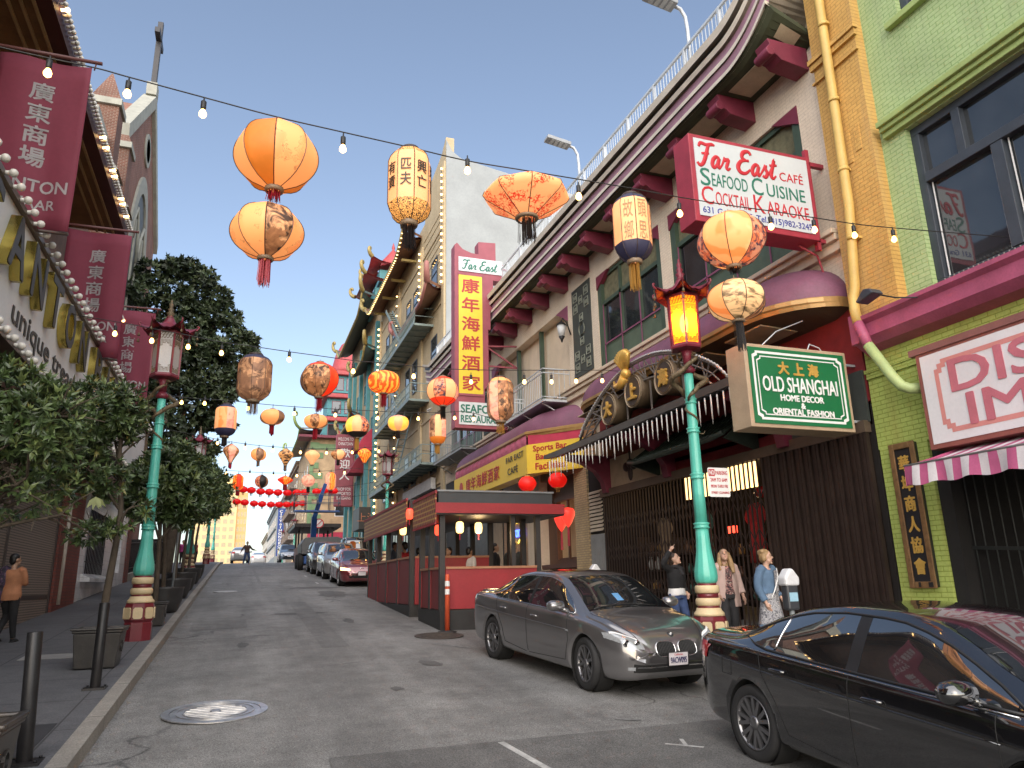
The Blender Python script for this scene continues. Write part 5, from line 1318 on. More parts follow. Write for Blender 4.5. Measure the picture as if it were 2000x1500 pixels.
for ch, y in zip('BAZAAR',(18.8,20.1,21.4,22.7,24.0,25.3)):
 a = text(ch, gilt2, mq,(-3.43, y,4.98), EAST, height=0.84, width=0.80, ext=0.07, bold=0.07, name='letter')
 text(ch, blkl, a,(-3.352, y,4.98), EAST, height=0.82, width=0.78, ext=0.004, bold=0.055, name='letter_face')
text('unique treasures', blkl, mq,(-3.49,15.6,4.13), EAST, width=6.2, height=0.46, bold=0.02)
plainbulbs('',[(-3.46,8.6,5.68),(-3.46,29.5,5.68)],0.40,0.062,(1,0,0.1),0.0, mq)
plainbulbs('',[(-3.46,10.6,3.66),(-3.46,29.5,3.66)],0.40,0.062,(1,0,-0.1),0.0, mq)
# banners
ban = paint('banner_maroon',(0.20,0.03,0.055),0.8, var=0.12, nscale=1.0)
bw_ = paint('banner_white',(0.62,0.60,0.60),0.8, var=0.06)
def hangbanner(y, z0, z1, x0, x1, label, sway):
 t = thing('hanging_banner', label, 'banner',((x0+x1)/2, y, z1), group='maroon banners on the bazaar')
 f = lambda x, z: y+0.045*math.sin(x*5+sway)+0.03*math.sin(x*11+z*1.3+sway)*(z1-z)/(z1-z0)
 rows = [[(lerp(x0, x1, i/14), f(lerp(x0, x1, i/14), lerp(z1, z0, k/10)), lerp(z1, z0, k/10)) for i in range(15)] for k in range(11)]
 mb = MB(); mb.grid(rows); o = mb.build('cloth', ban, t)
 sm = o.modifiers.new('thick', 'SOLIDIFY'); sm.thickness = 0.008
 mb = MB(); mb.tube([(-5.6, y, z1+0.12),(x1+0.14, y, z1+0.14)],0.035,6); mb.tube([(x1+0.05, y, z1+0.14),(x1+0.03, y, z1-0.02)],0.012,5); mb.build('pole', paint('pole_rust',(0.16,0.06,0.055),0.5), t)
 mb = MB(); mb.tube([(x0, y, z0-0.02),(x1, y, z0-0.02)],0.03,6); mb.build('bottom_bar', paint('bar_brown',(0.08,0.05,0.04),0.6), t)
 h = z1-z0; c = (x0+x1)/2
 def put(s, zc, **kw):
  me = textmesh(s, ext=0.001, **kw)
  for v in me.vertices: v.co = Vector((c+v.co.x, f(c+v.co.x, zc+v.co.y)-0.012, zc+v.co.y))
  me.materials.clear(); me.materials.append(bw_); addmesh('lettering', me, t)
 for i, ch in enumerate('廣東商場'): put(ch, z1-0.62-0.42*i*h/3.2, height=0.34, width=0.34, bold=0.018)
 put('CANTON', z0+0.78, height=0.22, width=1.16, bold=0.012); put('BAZAAR', z0+0.46, height=0.17, width=0.86, bold=0.008)
 return t
hangbanner(12.9,5.73,8.9,-4.38,-3.0, 'nearest and largest maroon banner with white characters',0)
hangbanner(19.0,5.35,8.55,-4.42,-3.03, 'middle maroon banner with white characters hung over the marquee sign',2.1)
hangbanner(24.7,5.4,8.57,-4.35,-3.0, 'farthest maroon banner, partly behind the red street lantern',4.0)
# ------------------------------------------------------------------ brick church
ch_b = brick('church_brick',(0.27,0.09,0.05),(0.21,0.07,0.04),(0.30,0.22,0.18), 'x',0.23,0.075,0.85,0.012,0.5,0.3,(0.32,0.17,0.12),0.5)
ch_y = brick('church_brick_end',(0.17,0.05,0.028),(0.13,0.04,0.022),(0.26,0.2,0.16), 'y',0.23,0.075,0.85,0.014,0.5,0.3)
stone = paint('church_stone',(0.36,0.36,0.31),0.8, var=0.2)
cxh = thing('brick_church', 'old red brick church with a stone coped gable and tall arched window', 'church',(-6.5,42, zs(42)))
XC = -6.5
mb = MB(); mb.prism([(XC,35.6,-1),(XC,49.0,-1),(XC,49.0,21.4),(XC,42.0,27.2),(XC,35.6,21.3)],(-3,0,0)); mb.build('gable_wall', ch_b, cxh)
mb = MB(); mb.box((XC-6,29.7,-1),(XC-0.3,35.6,18.2)); mb.box((XC-6,49,-1),(XC-0.3,60,18.2)); mb.each('nave_wall', ch_b, cxh)
mb = MB(); mb.box((XC-6,29.66,-1),(XC-0.3,29.7,18.2)); mb.build('nave_end', ch_y, cxh)
mb = MB(); mb.prism([(XC+0.2,35.4,21.0),(XC+0.2,42.0,27.1),(XC+0.2,49.2,21.1),(XC+0.2,49.3,21.8),(XC+0.2,42.0,28.0),(XC+0.2,35.2,21.7)],(-0.7,0,0)); mb.build('coping', stone, cxh)
mb = MB(); mb.box((XC-0.35,41.6,27.8),(XC+0.2,42.4,28.6)); mb.build('plinth', stone, cxh)
mb = MB(); mb.box((XC-0.2,41.85,28.6),(XC+0.1,42.15,33.0)); mb.box((XC-0.2,41.0,31.6),(XC+0.1,43.0,31.95)); mb.build('cross', paint('cross_iron',(0.035,0.035,0.04),0.5), cxh, bevel=0.03)
for y in (32.6,36.0):
 mb = MB(); mb.box((XC-0.9, y-0.8,-1),(XC+0.5, y+0.5,17.4)); mb.box((XC-0.8, y-0.7,17.4),(XC+0.3, y+0.4,20.4)); mb.build('buttress', ch_y, cxh)
 mb = MB(); mb.box((XC-0.85, y-0.85,20.4),(XC+0.4, y+0.5,20.7)); mb.hexa([(XC-0.9, y-0.85,17.3),(XC+0.6, y-0.85,17.3),(XC+0.6, y+0.6,17.3),(XC-0.9, y+0.6,17.3),(XC-0.8, y-0.7,17.75),(XC+0.3, y-0.7,17.75),(XC+0.3, y+0.4,17.75),(XC-0.8, y+0.4,17.75)]); mb.each('weathering', stone, cxh)
 mb = MB(); mb.hexa([(XC-0.8, y-0.8,20.7),(XC+0.35, y-0.8,20.7),(XC+0.35, y+0.45,20.7),(XC-0.8, y+0.45,20.7),(XC-0.26, y-0.22,22.3),(XC-0.2, y-0.22,22.3),(XC-0.2, y-0.16,22.3),(XC-0.26, y-0.16,22.3)]); mb.build('pinnacle', ch_y, cxh)
mb = MB(); mb.box((XC-6,29.5,17.8),(XC+0.05,35.2,18.8)); mb.build('parapet', stone, cxh)
# arched window
def gothic(y0, y1, z0, zs_, zt, n=10):
 pts = [(y0, z0),(y0, zs_)]
 for k in range(1, n): a = k/n; pts.append((lerp(y0,(y0+y1)/2, a**1.35), lerp(zs_, zt, math.sin(a*math.pi/2))))
 pts.append(((y0+y1)/2, zt))
 for k in range(n-1,0,-1): a = k/n; pts.append((lerp(y1,(y0+y1)/2, a**1.35), lerp(zs_, zt, math.sin(a*math.pi/2))))
 return pts+[(y1, zs_),(y1, z0)]
o_, i_ = gothic(38.9,45.8,8.0,17.2,22.6), gothic(39.6,45.1,8.0,17.2,21.6)
mb = MB()
for k in range(len(o_)-1):
 q = [(XC+0.12, *o_[k]),(XC+0.12, *o_[k+1]),(XC+0.12, *i_[k+1]),(XC+0.12, *i_[k])]; mb.face(q)
 mb.face([(XC+0.12, *i_[k]),(XC+0.12, *i_[k+1]),(XC-0.0, *i_[k+1]),(XC-0.0, *i_[k])]); mb.face([(XC+0.12, *o_[k]),(XC+0.12, *o_[k+1]),(XC-0.0, *o_[k+1]),(XC-0.0, *o_[k])])
aw_ = mb.build('arched_window', stone, cxh)
mb = MB(); mb.face([(XC+0.02, *p) for p in i_]); mb.build('pane', paint('church_lead_glass',(0.10,0.105,0.10),0.6, var=.3), aw_)
mb = MB()
for y in (41.0,42.4,43.7): mb.box((XC+0.02, y-0.1,8),(XC+0.1, y+0.1,19.5))
for y in (41.0,43.7): mb.tube([(XC+0.06, y-1.3,17.5),(XC+0.06, y-0.9,19),(XC+0.06, y,20.2),(XC+0.06, y+0.9,19),(XC+0.06, y+1.3,17.5)],0.1,5)
mb.build('tracery', stone, aw_)
mb = MB(); mb.lathe([(0.95, XC+0.1),(0.95, XC-0.05),(0.68, XC-0.05),(0.68, XC+0.1)],24,(0,42,24.3), ax='x'); mb.build('round_window', stone, cxh)
# iron fence
fn = thing('iron_fence', 'black iron churchyard fence on a low stone kerb behind the street trees', 'fence',(-4.5,42, zs(42)))
mb = MB(); mb.hexa([(x, y, z) for (z0, z1) in ((0,0),) for x, y, z in [(-4.7,36, zs(36)-.2),(-4.35,36, zs(36)-.2),(-4.35,58, zs(58)-.2),(-4.7,58, zs(58)-.2),(-4.7,36, zs(36)+.3),(-4.35,36, zs(36)+.3),(-4.35,58, zs(58)+.3),(-4.7,58, zs(58)+.3)]]); mb.build('stone_kerb', stone, fn)
mb = MB()
for k in range(150): y = 36.1+k*0.145; mb.box((-4.53, y-0.012, zs(y)+0.3),(-4.5, y+0.012, zs(y)+1.75))
for dz in (0.5,1.6): mb.beam((-4.515,36, zs(36)+dz),(-4.515,58, zs(58)+dz),0.04,0.04)
mb.build('bars', black, fn)
# ================================================================== trees and planters
lf1 = paint('leaf_dark',(0.046,0.074,0.027),0.38, var=0.3, nscale=8, bmp=0); lf2 = paint('leaf_mid',(0.080,0.125,0.042),0.38, var=0.3, nscale=8, bmp=0); lf3 = paint('leaf_light',(0.14,0.185,0.06),0.4, var=0.3, nscale=8, bmp=0)
lf4 = paint('leaf_yellow',(0.22,0.20,0.06),0.5, var=0.3, bmp=0)
ff1 = paint('crown_dark',(0.026,0.040,0.018),0.5, var=0.3, nscale=2, bmp=0); ff2 = paint('crown_mid',(0.045,0.068,0.028),0.5, var=0.3, nscale=2, bmp=0); ff3 = paint('crown_light',(0.075,0.10,0.042),0.5, var=0.3, nscale=2, bmp=0)
bark = paint('bark',(0.085,0.065,0.045),0.9, var=0.35, nscale=6, bmp=0.6)
def foliage(name, blobs, leaf, mats, parent, seed=1, per=7, wr=0.34, weights=(5,4,2), up=0.35):
 rnd = random.Random(seed); V, F, MI = [],[],[]
 wsum = sum(weights)
 for (c, r_, n) in blobs:
  c = Vector(c)
  for _ in range(n):
   while True:
    d = Vector((rnd.uniform(-1,1), rnd.uniform(-1,1), rnd.uniform(-1,1)))
    if 0.05 < d.length <= 1: break
   d *= (0.55+0.45*rnd.random())/max(d.length,0.35) if rnd.random() < 0.75 else 1
   q = c+Vector((d.x*r_[0], d.y*r_[1], d.z*r_[2]))
   axis = (d.normalized()+Vector((rnd.gauss(0,.35), rnd.gauss(0,.35), up+rnd.gauss(0,.3)))).normalized()
   e1 = axis.orthogonal().normalized(); e2 = axis.cross(e1)
   cm = rnd.uniform(0, wsum)
   for k in range(per):
    a = 2*math.pi*(k/per)+rnd.uniform(-.3,.3); tilt = rnd.uniform(0.15,0.95)
    dr = ((e1*math.cos(a)+e2*math.sin(a))*math.sin(tilt*1.5)+axis*math.cos(tilt*1.5)).normalized()
    L_ = leaf*rnd.uniform(0.6,1.2); w = L_*wr
    sd = dr.cross(axis)
    if sd.length < 1e-3: sd = e1
    sd.normalize(); nr = sd.cross(dr); p0 = q+dr*leaf*0.08
    i = len(V)
    V.extend([p0, p0+dr*L_*.45+sd*w*.5+nr*L_*.06, p0+dr*L_*.5, p0+dr*L_*.45-sd*w*.5+nr*L_*.06, p0+dr*L_-nr*L_*.1])
    F.extend([(i, i+1, i+2),(i, i+2, i+3),(i+1, i+4, i+2),(i+2, i+4, i+3)])
    x = cm+rnd.uniform(-1.6,1.6); mi = 0
    s_ = weights[0]
    while x > s_ and mi < len(weights)-1: mi += 1; s_ += weights[mi]
    MI.extend([mi]*4)
 me = bpy.data.meshes.new(name); me.from_pydata([tuple(v) for v in V],[], F)
 for m_ in mats: me.materials.append(m_)
 me.polygons.foreach_set('material_index', MI); me.update()
 return addmesh(name, me, parent)
def trunk(parent, pts, r0, r1, branches=(), br=0.4, seed=2, twigs=0, tl=0.5):
 rnd = random.Random(seed); mb = MB(); pts = catmull(pts,4); n = len(pts)
 mb.tube(pts,[lerp(r0, r1, i/(n-1)) for i in range(n)],8)
 for (t, e) in branches:
  a = pts[int(t*(n-1))]; e = Vector(e); m1 = a.lerp(e,0.5)+Vector((rnd.gauss(0,.1), rnd.gauss(0,.1),0.12))
  bp = catmull([a, m1, e],5); mb.tube(bp,[lerp(lerp(r0, r1, t)*br*1.5, r1*0.35, i/(len(bp)-1)) for i in range(len(bp))],6)
  for k in range(twigs):
   s_ = bp[rnd.randrange(len(bp)//2, len(bp))]; d = Vector((rnd.gauss(0,1), rnd.gauss(0,1), rnd.gauss(0.3,.6))).normalized()*tl*rnd.uniform(.5,1.1)
   mb.tube([s_, s_+d*.5+Vector((0,0,.03)), s_+d],[r1*.35, r1*.25, r1*.12],4)
 return mb.build('trunk', bark, parent)
soil = paint('soil',(0.05,0.04,0.03),0.95, var=0.4, nscale=10)
def square_planter(x, y, w, h, label, plants=True, tilt=0.0):
 z = zs(y); t = thing('planter', label, 'planter',(x, y, z), group='planters along the left kerb')
 pm = paint('planter_iron',(0.045,0.042,0.04),0.38,0.2, var=0.4, nscale=4, dirt=(0.09,0.06,0.04))
 mb = MB(); b0, b1 = w*0.40, w*0.47
 mb.hexa([(-b0,-b0,0),(b0,-b0,0),(b0, b0,0),(-b0, b0,0),(-b1,-b1, h*.86),(b1,-b1, h*.86),(b1, b1, h*.86),(-b1, b1, h*.86)]); mb.build('tub', pm, t, world=False, bevel=0.012)
 mb = MB()
 mb.box((-w*.5,-w*.5, h*.87),(w*.5, w*.5, h*.936))
 r_ = w*0.53
 for a, b_ in (((-r_,-r_),(r_,-r_+.07)),((-r_, r_-.07),(r_, r_)),((-r_,-r_+.07),(-r_+.07, r_-.07)),((r_-.07,-r_+.07),(r_, r_-.07))): mb.box((*a, h*.935),(*b_, h))
 mb.build('rim', pm, t, world=False, bevel=0.015)
 mb = MB()
 for sx in (-1,1):
  for k in range(10): a = k/10*2*math.pi; b2 = (k+1)/10*2*math.pi; mb.beam((sx*(w*.46),0.07*math.cos(a), h*.5+.07*math.sin(a)),(sx*(w*.46),.07*math.cos(b2), h*.5+.07*math.sin(b2)),.02,.02)
 mb.each('ring_handle', pm, t, world=False)
 mb = MB(); mb.box((-w*.44,-w*.44, h*.9),(w*.44, w*.44, h*.945)); mb.build('soil', soil, t, world=False)
 if plants: f = foliage('ground_plants',[((0,0, h),(w*.4, w*.4,.05),26)],0.09,[lf2, lf3], t,5,5,.5,(1,1)); f.parent = t
 return t
def round_planter(x, y, r_, h, label, n=16):
 z = zs(y); t = thing('planter', label, 'planter',(x, y, z), group='planters along the left kerb')
 pm = paint('planter_black',(0.035,0.034,0.034),0.5, var=0.3, nscale=4)
 mb = MB(); mb.lathe([(r_*.6,-0.02),(r_*.78,.05),(r_*.95, h*.45),(r_, h*.9),(r_*1.03, h),(r_*.93, h),(r_*.9, h*.9)], n, mod=None); mb.build('tub', pm, t, world=False)
 mb = MB(); mb.lathe([(r_*.92, h*.9),(0.01, h*.92)], n); mb.build('soil', soil, t, world=False)
 foliage('ground_plants',[((0,0, h),(r_*.8, r_*.8,.12),40)],0.16,[lf1, lf2, lf3], t, int(y),5,.4,(2,2,1))
 return t
L4 = [lf1, lf2, lf3, lf4]
sp1 = square_planter(-1.84,12.95,0.66,0.56, 'square dark iron planter between the two kerbs posts and the red street lamp')
sp1['label'] = 'square dark iron planter just in front of the near left street lamp'
square_planter(-1.78,6.75,0.66,0.58, 'planter cut off at the bottom left corner of the picture')
square_planter(-1.62,18.3,0.5,0.5, 'small dark square planter just behind the near left street lamp', True)
rp = [(-1.72,21.3,.48,.62, 'tall tapered black planter tub beside the thin grey sign pole'),(-1.8,25.8,.5,.6, 'round black planter with low shrubs a little beyond the sign pole'),(-1.85,29.6,.5,.62, 'third round planter up the left kerb'),(-1.85,33.5,.5,.62, 'fourth round planter up the left kerb'),(-1.9,37.5,.5,.62, 'farthest round planter, near the crest of the street')]
for a in rp: round_planter(*a)
t0 = thing('street_tree', 'glossy leaved tree at the left edge with bare twigs under its crown', 'tree',(-1.95,8.6, zs(8.6)), group='street trees on the left')
trunk(t0,[(-2.75,8.6,-1.2),(-2.72,8.6,-0.3),(-2.6,8.6,0.4),(-2.5,8.6,1.2),(-2.4,8.6,1.9)],0.07,0.035,[(0.5,(-2.0,8.4,1.1)),(0.45,(-1.75,8.7,0.75)),(0.6,(-2.1,8.9,1.6)),(0.7,(-1.8,8.3,1.7)),(0.5,(-2.9,8.4,1.4)),(.4,(-2.2,8.3,.8)),(.55,(-2.3,8.2,1.3)),(.5,(-1.95,8.9,1.0))],.4,3,7,.5)
foliage('crown',[((-2.35,8.6,1.75),(.62,.6,.6),330),((-1.95,8.5,1.62),(.42,.5,.42),190),((-2.7,8.6,1.1),(.5,.5,.5),90),((-2.1,8.8,1.0),(.5,.5,.28),60)],0.118, L4, t0,11,8,.34,(5,6,3,.12))
t1 = thing('street_tree', 'leafy magnolia like tree growing from the square iron planter on the left', 'tree',(-1.84,12.95, zs(13)+.5), group='street trees on the left')
trunk(t1,[(-1.84,12.95,-0.62),(-1.82,12.95,0.0),(-1.78,12.95,0.6),(-1.76,12.95,1.2),(-1.85,12.95,1.9),(-1.9,12.9,2.7)],0.062,0.025,[(0.46,(-2.2,12.8,0.95)),(.5,(-1.4,12.9,1.3)),(0.6,(-2.5,12.7,2.0)),(.65,(-1.55,13.0,2.4)),(.8,(-2.4,13,2.9)),(.85,(-1.5,12.8,2.8))],.45,4,5,.4)
foliage('crown',[((-2.3,12.9,2.7),(.7,.7,.55),360),((-2.6,12.8,2.35),(.6,.6,.5),240),((-1.86,12.9,2.75),(.36,.5,.5),170),((-2.45,12.8,1.75),(.7,.6,.42),210),((-1.92,12.95,1.62),(.26,.4,.3),60),((-2.12,12.7,0.86),(.3,.3,.16),42),((-1.4,12.9,1.2),(.14,.15,.12),14),((-1.75,12.8,.95),(.2,.2,.14),20)],0.128, L4, t1,12,8,.34,(5,5,2.5,.06))
pf = MB()
for k in range(5):
 p = Vector((-2.02,12.3,1.35)); d = Vector((random.gauss(0,.5), random.gauss(0,.5),-1)).normalized(); s_ = d.cross(Vector((0,1,0))).normalized(); pf.face([p, p+d*.09+s_*.035, p+d*.2, p+d*.09-s_*.035])
pf.build('pale_leaves', paint('leaf_pale',(0.24,0.27,0.10),0.5, bmp=0), t1)
def row_tree(x, y, h, r_, label, seed, lean=0.1):
 t = thing('street_tree', label, 'tree',(x, y, zs(y)+.5), group='street trees on the left'); z = zs(y)+.5
 trunk(t,[(x, y, z-.1),(x+lean*.4, y, z+h*.3),(x+lean, y, z+h*.55),(x+lean, y, z+h*.8)],.06,.03,[(.5,(x+.5*r_, y, z+h*.7)),(.6,(x-.5*r_, y+.2, z+h*.75)),(.55,(x, y-.5*r_, z+h*.72))],.45, seed,3,.4)
 foliage('crown',[((x+lean, y, z+h*.82),(r_, r_, r_*.75),260),((x+r_*.45, y, z+h*.66),(r_*.6, r_*.6, r_*.5),120),((x-r_*.5, y, z+h*.7),(r_*.6, r_*.6, r_*.5),120),((x, y, z+h*.98),(r_*.6, r_*.6, r_*.5),110)],0.2,[lf1, lf2, lf3], t, seed,8,.36,(5,4,2))
for i,(y, h, r_, lab) in enumerate(((18.3,3.0,.75, 'small tree in the planter right behind the near left lamp post'),(21.3,3.5,1.0, 'street tree standing in the tall tapered tub'),(25.8,3.6,1.2, 'street tree in the planter beyond the grey sign pole'),(29.6,3.9,1.3, 'street tree in the third round planter'),(33.5,4.2,1.4, 'street tree in the fourth round planter'),(37.5,4.4,1.5, 'street tree in the farthest round planter'))):
 row_tree((-1.62,-1.72,-1.8,-1.85,-1.85,-1.9)[i], y, h, r_, lab,20+i,(-.05,-.15,0.05,0.1,0.1,0.15)[i])
bt = thing('big_tree', 'tall dense dark evergreen tree in front of the church', 'tree',(-3.6,43, zs(43)), group=None)
trunk(bt,[(-3.5,43,0.6),(-3.3,43,4),(-3.4,43,8),(-3.2,43,12)],.32,.14,[(.4,(-2,42.5,7.5)),(.5,(-5.2,43,9)),(.6,(-1.2,43,11)),(.8,(-4.5,42,14)),(.9,(-2,43,15))],.5,9,5,1.4)
bb_ = random.Random(4)
blobs = [((-3.6,43,14.2),(1.5,2.0,2.3),420),((-2.2,43,12.0),(1.4,1.8,1.9),360),((-5.0,43,12.5),(1.5,2.0,3.2),420),((-3.6,42.6,9.4),(1.7,1.8,2.4),420),((-4.6,43,6.2),(1.4,1.7,2.5),320),((-2.8,42.8,6.2),(1.2,1.5,1.8),200),((-2.0,43,9.4),(.8,1.2,1.0),110)]
for (x, z, r_) in ((-4.6,17.4,.8),(-3.7,17.6,.7),(-2.9,16.9,.8),(-2.1,16.0,.8),(-1.4,14.8,.75),(-.75,13.6,.7),(-.5,12.4,.6),(-.8,11.2,.7),(-1.2,10.2,.6),(-1.5,9.0,.6),(-1.0,8.4,.4),(-2.6,14.9,1.0),(-3.3,12.6,1.0),(-1.9,12.9,.9),(-5.6,17.0,.9),(-6.0,15.4,.9),(-.2,13.3,.45),(.0,12.6,.3),(-.35,11.7,.4),(-2.7,10.8,.9),(-1.9,7.3,.5),(-4.2,15.6,1.0)): blobs.append(((x,43-bb_.uniform(.2,1.6), z),(r_, r_*1.1, r_*.8), int(95*r_*r_)+30))
foliage('crown', blobs,0.34,[ff1, ff2, ff3], bt,31,7,.5,(5,4,2.6),.5)
# ================================================================== bollards, sign pole
bolm = paint('bollard_black',(0.022,0.022,0.024),0.42,0.3, var=0.35, nscale=5, dirt=(0.05,0.04,0.035))
for (x, y, h, dx, lab) in ((-1.58,7.85,1.06,-.05, 'nearest black steel bollard at the lower left'),(-1.58,11.17,1.04,0.0, 'second black bollard, standing in front of the square planter')):
 t = thing('bollard', lab, 'bollard',(x, y, zs(y)), group='bollards on the left kerb')
 mb = MB(); mb.tube([(0,0,0.01),(dx,0, h)],.062,16); mb.build('post', bolm, t, world=False, bevel=.006)
 mb = MB(); mb.box((-.13,-.13,-.02),(.13,.13,.018)); [mb.cyl((sx*.1, sy*.1,.018),(sx*.1, sy*.1,.035),.014,6) for sx in (-1,1) for sy in (-1,1)]; mb.build('base_plate', bolm, t, world=False)
t = thing('sign_pole', 'thin grey sign pole beside the tall tapered planter', 'pole',(-1.62,22.6, zs(22.6)))
mb = MB(); mb.tube([(0,0,0),(.05,0,3.1)],.03,8); mb.build('pole', greyiron, t, world=False)
mb = MB(); mb.box((-.15,-.02,2.5),(.2,-.0,3.05)); mb.build('plate', paint('plate_back',(0.45,0.45,0.46),0.4,.4), t, world=False)
# ================================================================== dragon street lamps
tealp = paint('lamp_teal',(0.10,0.50,0.40),0.38, var=0.12, nscale=3, coat=0.2); lampred = paint('lamp_red',(0.17,0.018,0.028),0.4, var=0.2, coat=0.2); lampcream = paint('lamp_cream',(0.66,0.52,0.31),0.5, var=0.14)
dragonm = paint('dragon_bronze',(0.17,0.125,0.07),0.5,0.3, var=0.4, nscale=12, bmp=.6); lampmar = paint('lamp_maroon',(0.19,0.022,0.04),0.45, var=0.2)
def street_lamp(x, y, label, lit=False, seed=0, dark=False):
 t = thing('street_lamp', label, 'street lamp',(x, y, zs(y)), group='dragon street lamps')
 B = lambda mb, n, m_, p=t, **kw: mb.build(n, m_, p, world=False, **kw)
 mb = MB(); mb.lathe([(.25,-.05),(.25,.30),(.235,.32)],8, smooth=False, a0=math.pi/8); B(mb, 'plinth', lampred)
 mb = MB(); mb.lathe([(.235,.32),(.262,.36),(.262,.60),(.24,.66)],8, smooth=False, a0=math.pi/8); pb = B(mb, 'panel_base', lampred)
 for k in range(8):
  a = k*math.pi/4; c = Vector((math.cos(a), math.sin(a),0)); s = Vector((-math.sin(a), math.cos(a),0)); o = c*.245
  mb = MB(); mb.prism([o+s*u+Vector((0,0,.48+w)) for u, w in ((-.055,-.1),(.055,-.1),(.08,-.07),(.08,.07),(.055,.1),(-.055,.1),(-.08,.07),(-.08,-.07))], c*.022); B(mb, 'panel', lampcream, pb)
 mb = MB(); mb.lathe([(.24,.66),(.235,.70),(.20,.74),(.185,.78)],24); B(mb, 'lower_ring', lampcream)
 mb = MB(); mb.lathe([(.17,.76),(.17,.82)],24); B(mb, 'red_band', lampred)
 mb = MB(); mb.lathe([(.175,.81),(.195,.84),(.195,.90),(.175,.93)],24); B(mb, 'middle_ring', lampcream)
 mb = MB(); mb.lathe([(.165,.92),(.165,1.01)],24); B(mb, 'red_band', lampred)
 mb = MB(); mb.lathe([(.175,1.0),(.19,1.02),(.19,1.10),(.175,1.12)],24); B(mb, 'upper_ring', lampcream)
 mb = MB(); mb.lathe([(.15,1.11),(.15,1.15)],24); B(mb, 'collar', lampred)
 fl_ = lambda k, z: 1-0.06*(k % 3 == 0)
 mb = MB(); mb.lathe([(.15,1.15),(.175,1.19),(.185,1.26),(.175,1.36),(.145,1.50),(.12,1.66),(.108,1.84),(.102,2.05)],36, mod=fl_); B(mb, 'fluted_bell', tealp)
 prof = [(.1,2.05),(.096,2.6),(.088,3.4),(.08,4.3),(.075,4.72)]
 mb = MB(); mb.lathe(prof,30, mod=lambda k, z: 1-0.05*(k % 3 == 0)); sh_ = B(mb, 'pole', tealp)
 for z, r_ in ((2.05,.135),(2.85,.125),(3.62,.115),(4.12,.105)):
  mb = MB(); mb.lathe([(r_*.8, z-.05),(r_, z-.035),(r_*.85, z-.01),(r_*.85, z+.01),(r_, z+.035),(r_*.8, z+.05)],24); B(mb, 'pole_ring', tealp)
 mb = MB(); mb.lathe([(.09,4.6),(.13,4.66),(.07,4.74)],12); mb.lathe([(.07,4.72),(.075,4.9),(.12,5.02)],8); B(mb, 'neck', lampmar)
 for k in range(2):          # dragons coiling round the neck
  pts = []; ph = k*math.pi+.6
  for i in range(26):
   q = i/25; a = ph+q*5.2; rr = .1+.16*math.sin(q*math.pi)**1.0+.05*math.sin(q*18)
   pts.append((rr*math.cos(a), rr*math.sin(a),4.12+q*.86))
  mb = MB(); mb.tube(pts,[.018+.03*math.sin(min(1, q/25*1.15)*math.pi)**.7 for q in range(26)],7)
  e = Vector(pts[-1]); mb.sphere(e,(.06,.06,.045),8,6); o = Vector((e.x, e.y,0)).normalized(); mb.sphere(e+o*.06+Vector((0,0,-.02)),(.045,.045,.03),6,5)
  for i in range(3,22,3):
   p = Vector(pts[i]); o = Vector((p.x, p.y,0)).normalized(); mb.tube([p, p+o*.07+Vector((0,0,.05))],[.02,.004],4)
  B(mb, 'dragon', dragonm)
 mb = MB(); mb.tube([(.09*math.cos(a*.5+1),.09*math.sin(a*.5+1),4.1-a*.035) for a in range(15)]+[(.13,-.1,3.55),(.16,-.1,3.6)],[.03-.0014*i for i in range(17)],6); B(mb, 'dragon_tail', dragonm)
 # lantern
 mb = MB(); mb.lathe([(.12,5.0),(.27,5.03),(.285,5.06),(.275,5.1)],6, smooth=False); B(mb, 'lantern_base', lampmar)
 mb = MB()
 for k in range(6):
  a = k*math.pi/3; mb.beam((.262*math.cos(a),.262*math.sin(a),5.08),(.275*math.cos(a),.275*math.sin(a),5.98),.032,.032,(math.cos(a), math.sin(a),0))
  b2 = (k+1)*math.pi/3; p, q = Vector((.26*math.cos(a),.26*math.sin(a),0)), Vector((.26*math.cos(b2),.26*math.sin(b2),0))
  mb.beam(p+Vector((0,0,5.09)), q+Vector((0,0,5.09)),.03,.03); mb.beam(p*1.05+Vector((0,0,5.98)), q*1.05+Vector((0,0,5.98)),.03,.05)
 B(mb, 'lantern_frame', lampmar)
 mb = MB()
 for k in range(6):
  a = k*math.pi/3; b2 = (k+1)*math.pi/3; p, q = Vector((.25*math.cos(a),.25*math.sin(a),0)), Vector((.25*math.cos(b2),.25*math.sin(b2),0))
  mb.face([p+Vector((0,0,5.08)), q+Vector((0,0,5.08)), q*1.05+Vector((0,0,5.98)), p*1.05+Vector((0,0,5.98))])
 B(mb, 'glass_panel', MATS['lamp_lit'] if lit else paint('lamp_glass',(0.38,0.37,0.37),0.25, var=.12, nscale=2))
 mb = MB()
 for k in range(6):
  a = (k+.5)*math.pi/3; c = Vector((math.cos(a), math.sin(a),0)); s = Vector((-math.sin(a), math.cos(a),0))
  for zz, sg_ in ((5.8,-1),(5.13,1)):
   o = c*(.233 if sg_ < 0 else .222)
   for u in range(-4,5):
    hgt = .05+.09*(abs(u)/4)**1.5+.02*((u*u*3) % 2); mb.beam(o+s*u*.025+Vector((0,0, zz)), o+s*u*.025+Vector((0,0, zz+sg_*hgt)),.008,.008); mb.beam(o+s*(u*.025-.012)+Vector((0,0, zz+sg_*hgt)), o+s*(u*.025+.012)+Vector((0,0, zz+sg_*hgt)),.008,.008)
  o = c*.238
  for u in range(-4,4):
   for w in (0,1): mb.beam(o+s*(u*.028)+Vector((0,0,5.83+.06*w)), o+s*(u*.028+.028)+Vector((0,0,5.89+.06*w if (u+w) % 2 else 5.83+.06*w)),.01,.01)
